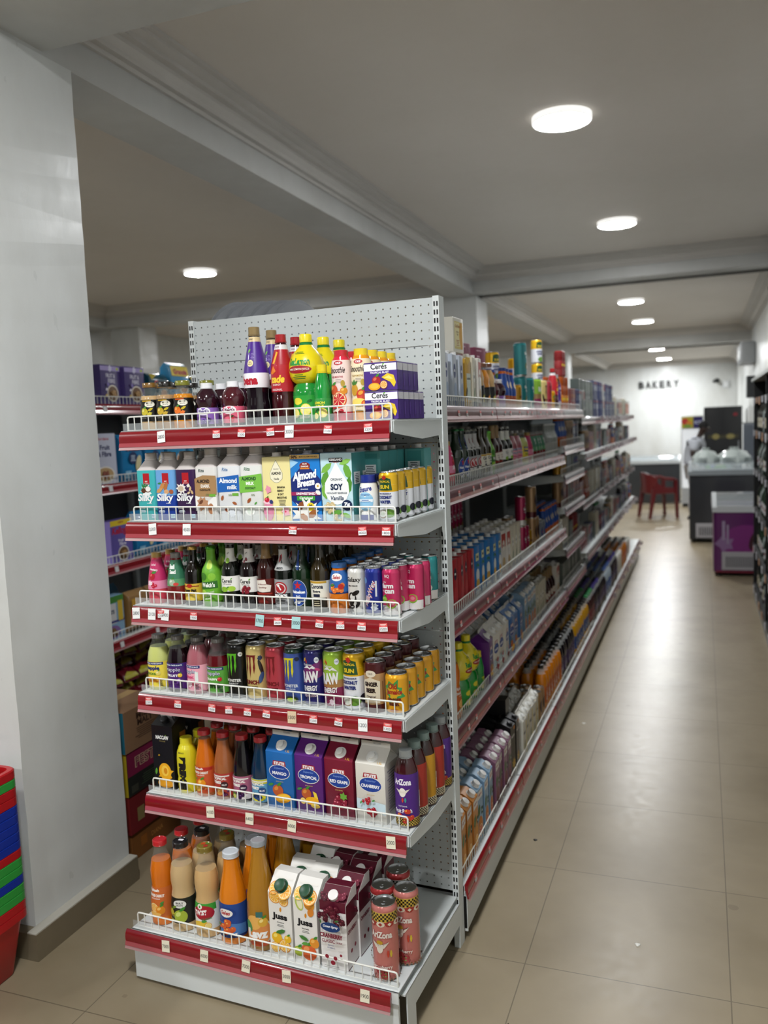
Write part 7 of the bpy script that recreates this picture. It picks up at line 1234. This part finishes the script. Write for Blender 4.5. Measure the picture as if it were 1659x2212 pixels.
# ---------------------------------------------------------------- person at the freezer
def skin(name, pts, edges, mat, parent, sub=2):
    me = bpy.data.meshes.new(name); me.from_pydata([p[:3] for p in pts], edges, []); o = bpy.data.objects.new(name, me); col.objects.link(o); o.parent = parent
    me.materials.append(mat); md = o.modifiers.new('skin', 'SKIN'); md.use_smooth_shade = True
    for i, p in enumerate(pts):
        sv = me.skin_vertices[0].data[i]; sv.radius = (p[3], p[4] if len(p) > 4 else p[3]); sv.use_root = (i == 0)
    s = o.modifiers.new('subsurf', 'SUBSURF'); s.levels = sub; s.render_levels = sub
    return o
pt = empty('person', (.60, 12.15, 0), radians(-8)); pt.scale = (.97, .97, .97); tag(pt, 'person in a light grey t-shirt, head bent, hands over the far freezer', 'person')
SK = M('#2c1b14', .5, name='dark_skin')
P = [(0, 0, .90, .11, .135), (.01, 0, 1.05, .085, .11), (.04, 0, 1.20, .09, .125), (.07, 0, 1.31, .06, .09), (.10, 0, 1.375, .05), (.13, 0, 1.43, .052), (.17, 0, 1.49, .078, .075), (.185, 0, 1.545, .085, .072),
     (.06, .17, 1.31, .046), (.02, .21, 1.06, .040), (.22, .17, .99, .034), (.30, .15, 1.0, .026), (.06, -.17, 1.31, .046), (.01, -.21, 1.06, .040), (.21, -.18, .97, .034), (.29, -.16, .98, .026),
     (.0, .09, .84, .095), (.02, .10, .48, .062), (.0, .10, .09, .042), (.11, .11, .04, .035), (0, -.09, .84, .095), (.03, -.10, .48, .062), (-.02, -.10, .09, .042), (.09, -.11, .04, .035)]
Ed = [(0, 1), (1, 2), (2, 3), (3, 4), (4, 5), (5, 6), (6, 7), (3, 8), (8, 9), (9, 10), (10, 11), (3, 12), (12, 13), (13, 14), (14, 15), (0, 16), (16, 17), (17, 18), (18, 19), (0, 20), (20, 21), (21, 22), (22, 23)]
for s, w0, base in ((1, 11, (.30, .15, 1.0)), (-1, 15, (.29, -.16, .98))):
    k = len(P); P.append((base[0]+.05, base[1], base[2]-.01, .028, .018)); Ed.append((w0, k))
    for q, (dy, l) in enumerate(((-.028, .034), (-.01, .042), (.01, .040), (.027, .032))):
        a = len(P); P += [(base[0]+.085, base[1]+dy, base[2]-.015, .009), (base[0]+.085+l, base[1]+dy, base[2]-.03, .008), (base[0]+.085+l*1.5, base[1]+dy, base[2]-.055, .007)]; Ed += [(k, a), (a, a+1), (a+1, a+2)]
    a = len(P); P += [(base[0]+.035, base[1]-s*.035, base[2]-.015, .010), (base[0]+.07, base[1]-s*.05, base[2]-.03, .009)]; Ed += [(k, a), (a, a+1)]
skin('body', P, Ed, SK, pt)
b = MB(); b.tube([(.245, 0, 1.505), (.268, 0, 1.485), (.262, 0, 1.475)], [.010, .016, .010], SK, 8); b.obj('nose', pt)
b = MB(); b.tube([(.238, -.022, 1.452), (.25, 0, 1.450), (.238, .022, 1.452)], .006, M('#4a2420', .5), 6); b.obj('mouth', pt)
for s in (-1, 1):
    b = MB(); b.lathe([(.009, 0), (.006, .004)], M('#d8d4cc', .3), 10, c=(.243, s*.028, 1.515), tilt=Matrix.Rotation(pi/2, 3, 'Y')); b.obj('eye', pt)
    b = MB(); b.loft([(.012, .006, .005, 1.475), (.018, .008, .006, 1.50), (.014, .006, .005, 1.525)], SK, 3); b.xf(Matrix.Translation((.165, s*.078, 0))); b.obj('ear', pt)
HAIR = M('#0a0808', .8, name='black_hair')
b = MB(); b.lathe([(.074, -.035), (.082, -.01), (.084, .02), (.078, .045), (.06, .066), (.034, .078), (.004, .082)], HAIR, 22, c=(.168, 0, 1.545), tilt=Matrix.Rotation(radians(-14), 3, 'Y')); b.obj('hair', pt)
SHIRT = M('#a6a9b0', .75); skin('t_shirt', [(0, 0, .84, .15, .185), (.005, 0, 1.0, .145, .175), (.035, 0, 1.18, .155, .195), (.065, 0, 1.30, .115, .16), (.09, 0, 1.355, .072), (.06, .17, 1.30, .085), (.035, .205, 1.12, .078), (.06, -.17, 1.30, .085), (.03, -.205, 1.12, .078)], [(0, 1), (1, 2), (2, 3), (3, 4), (3, 5), (5, 6), (3, 7), (7, 8)], SHIRT, pt)
skin('trousers', [(0, 0, .88, .125, .16), (.0, .09, .80, .11), (.02, .10, .48, .078), (.0, .10, .12, .065), (0, -.09, .80, .11), (.03, -.10, .48, .078), (-.02, -.10, .12, .065)], [(0, 1), (1, 2), (2, 3), (0, 4), (4, 5), (5, 6)], M('#b0aeb0', .8), pt)
for s in (-1, 1):
    b = MB(); b.loft([(.13, .045, .04, 0), (.135, .05, .045, .02), (.11, .045, .04, .06), (.06, .042, .04, .10)], M('#1c1c20', .5), 4); b.xf(Matrix.Translation((.05, s*.105, 0))); b.obj('shoe', pt)

# ---------------------------------------------------------------- litter on the floor
b = MB(); b.tube([(.115, -.36, .002), (.145, -.378, .003), (.18, -.372, .004), (.205, -.34, .003), (.222, -.30, .002)], .0012, M('#3a3020', .6), 5); o = b.obj('thread'); tag(o, 'thin curved dark thread lying across a tile joint', 'thread')
def crumb(x, y, r, c, lab):
    b = MB(); b.lathe([(r, 0), (r*.9, r*.3), (r*.3, r*.5)], M(c, .5), 9, c=(x, y, 0), wob=lambda t_, z: 1+.2*sin(3*t_)); o = b.obj('crumb'); tag(o, lab, 'litter')
crumb(.54, .18, .009, '#e6e4dc', 'small white chip on the middle tile of the aisle'); crumb(.10, .78, .008, '#15120e', 'small black crumb on the floor close to the aisle shelving'); crumb(.115, 2.18, .010, '#dcdad0', 'white speck on the floor beside the shelving plinth')

# ---------------------------------------------------------------- tidy
bpy.data.objects.remove(_to); bpy.data.curves.remove(_tc)
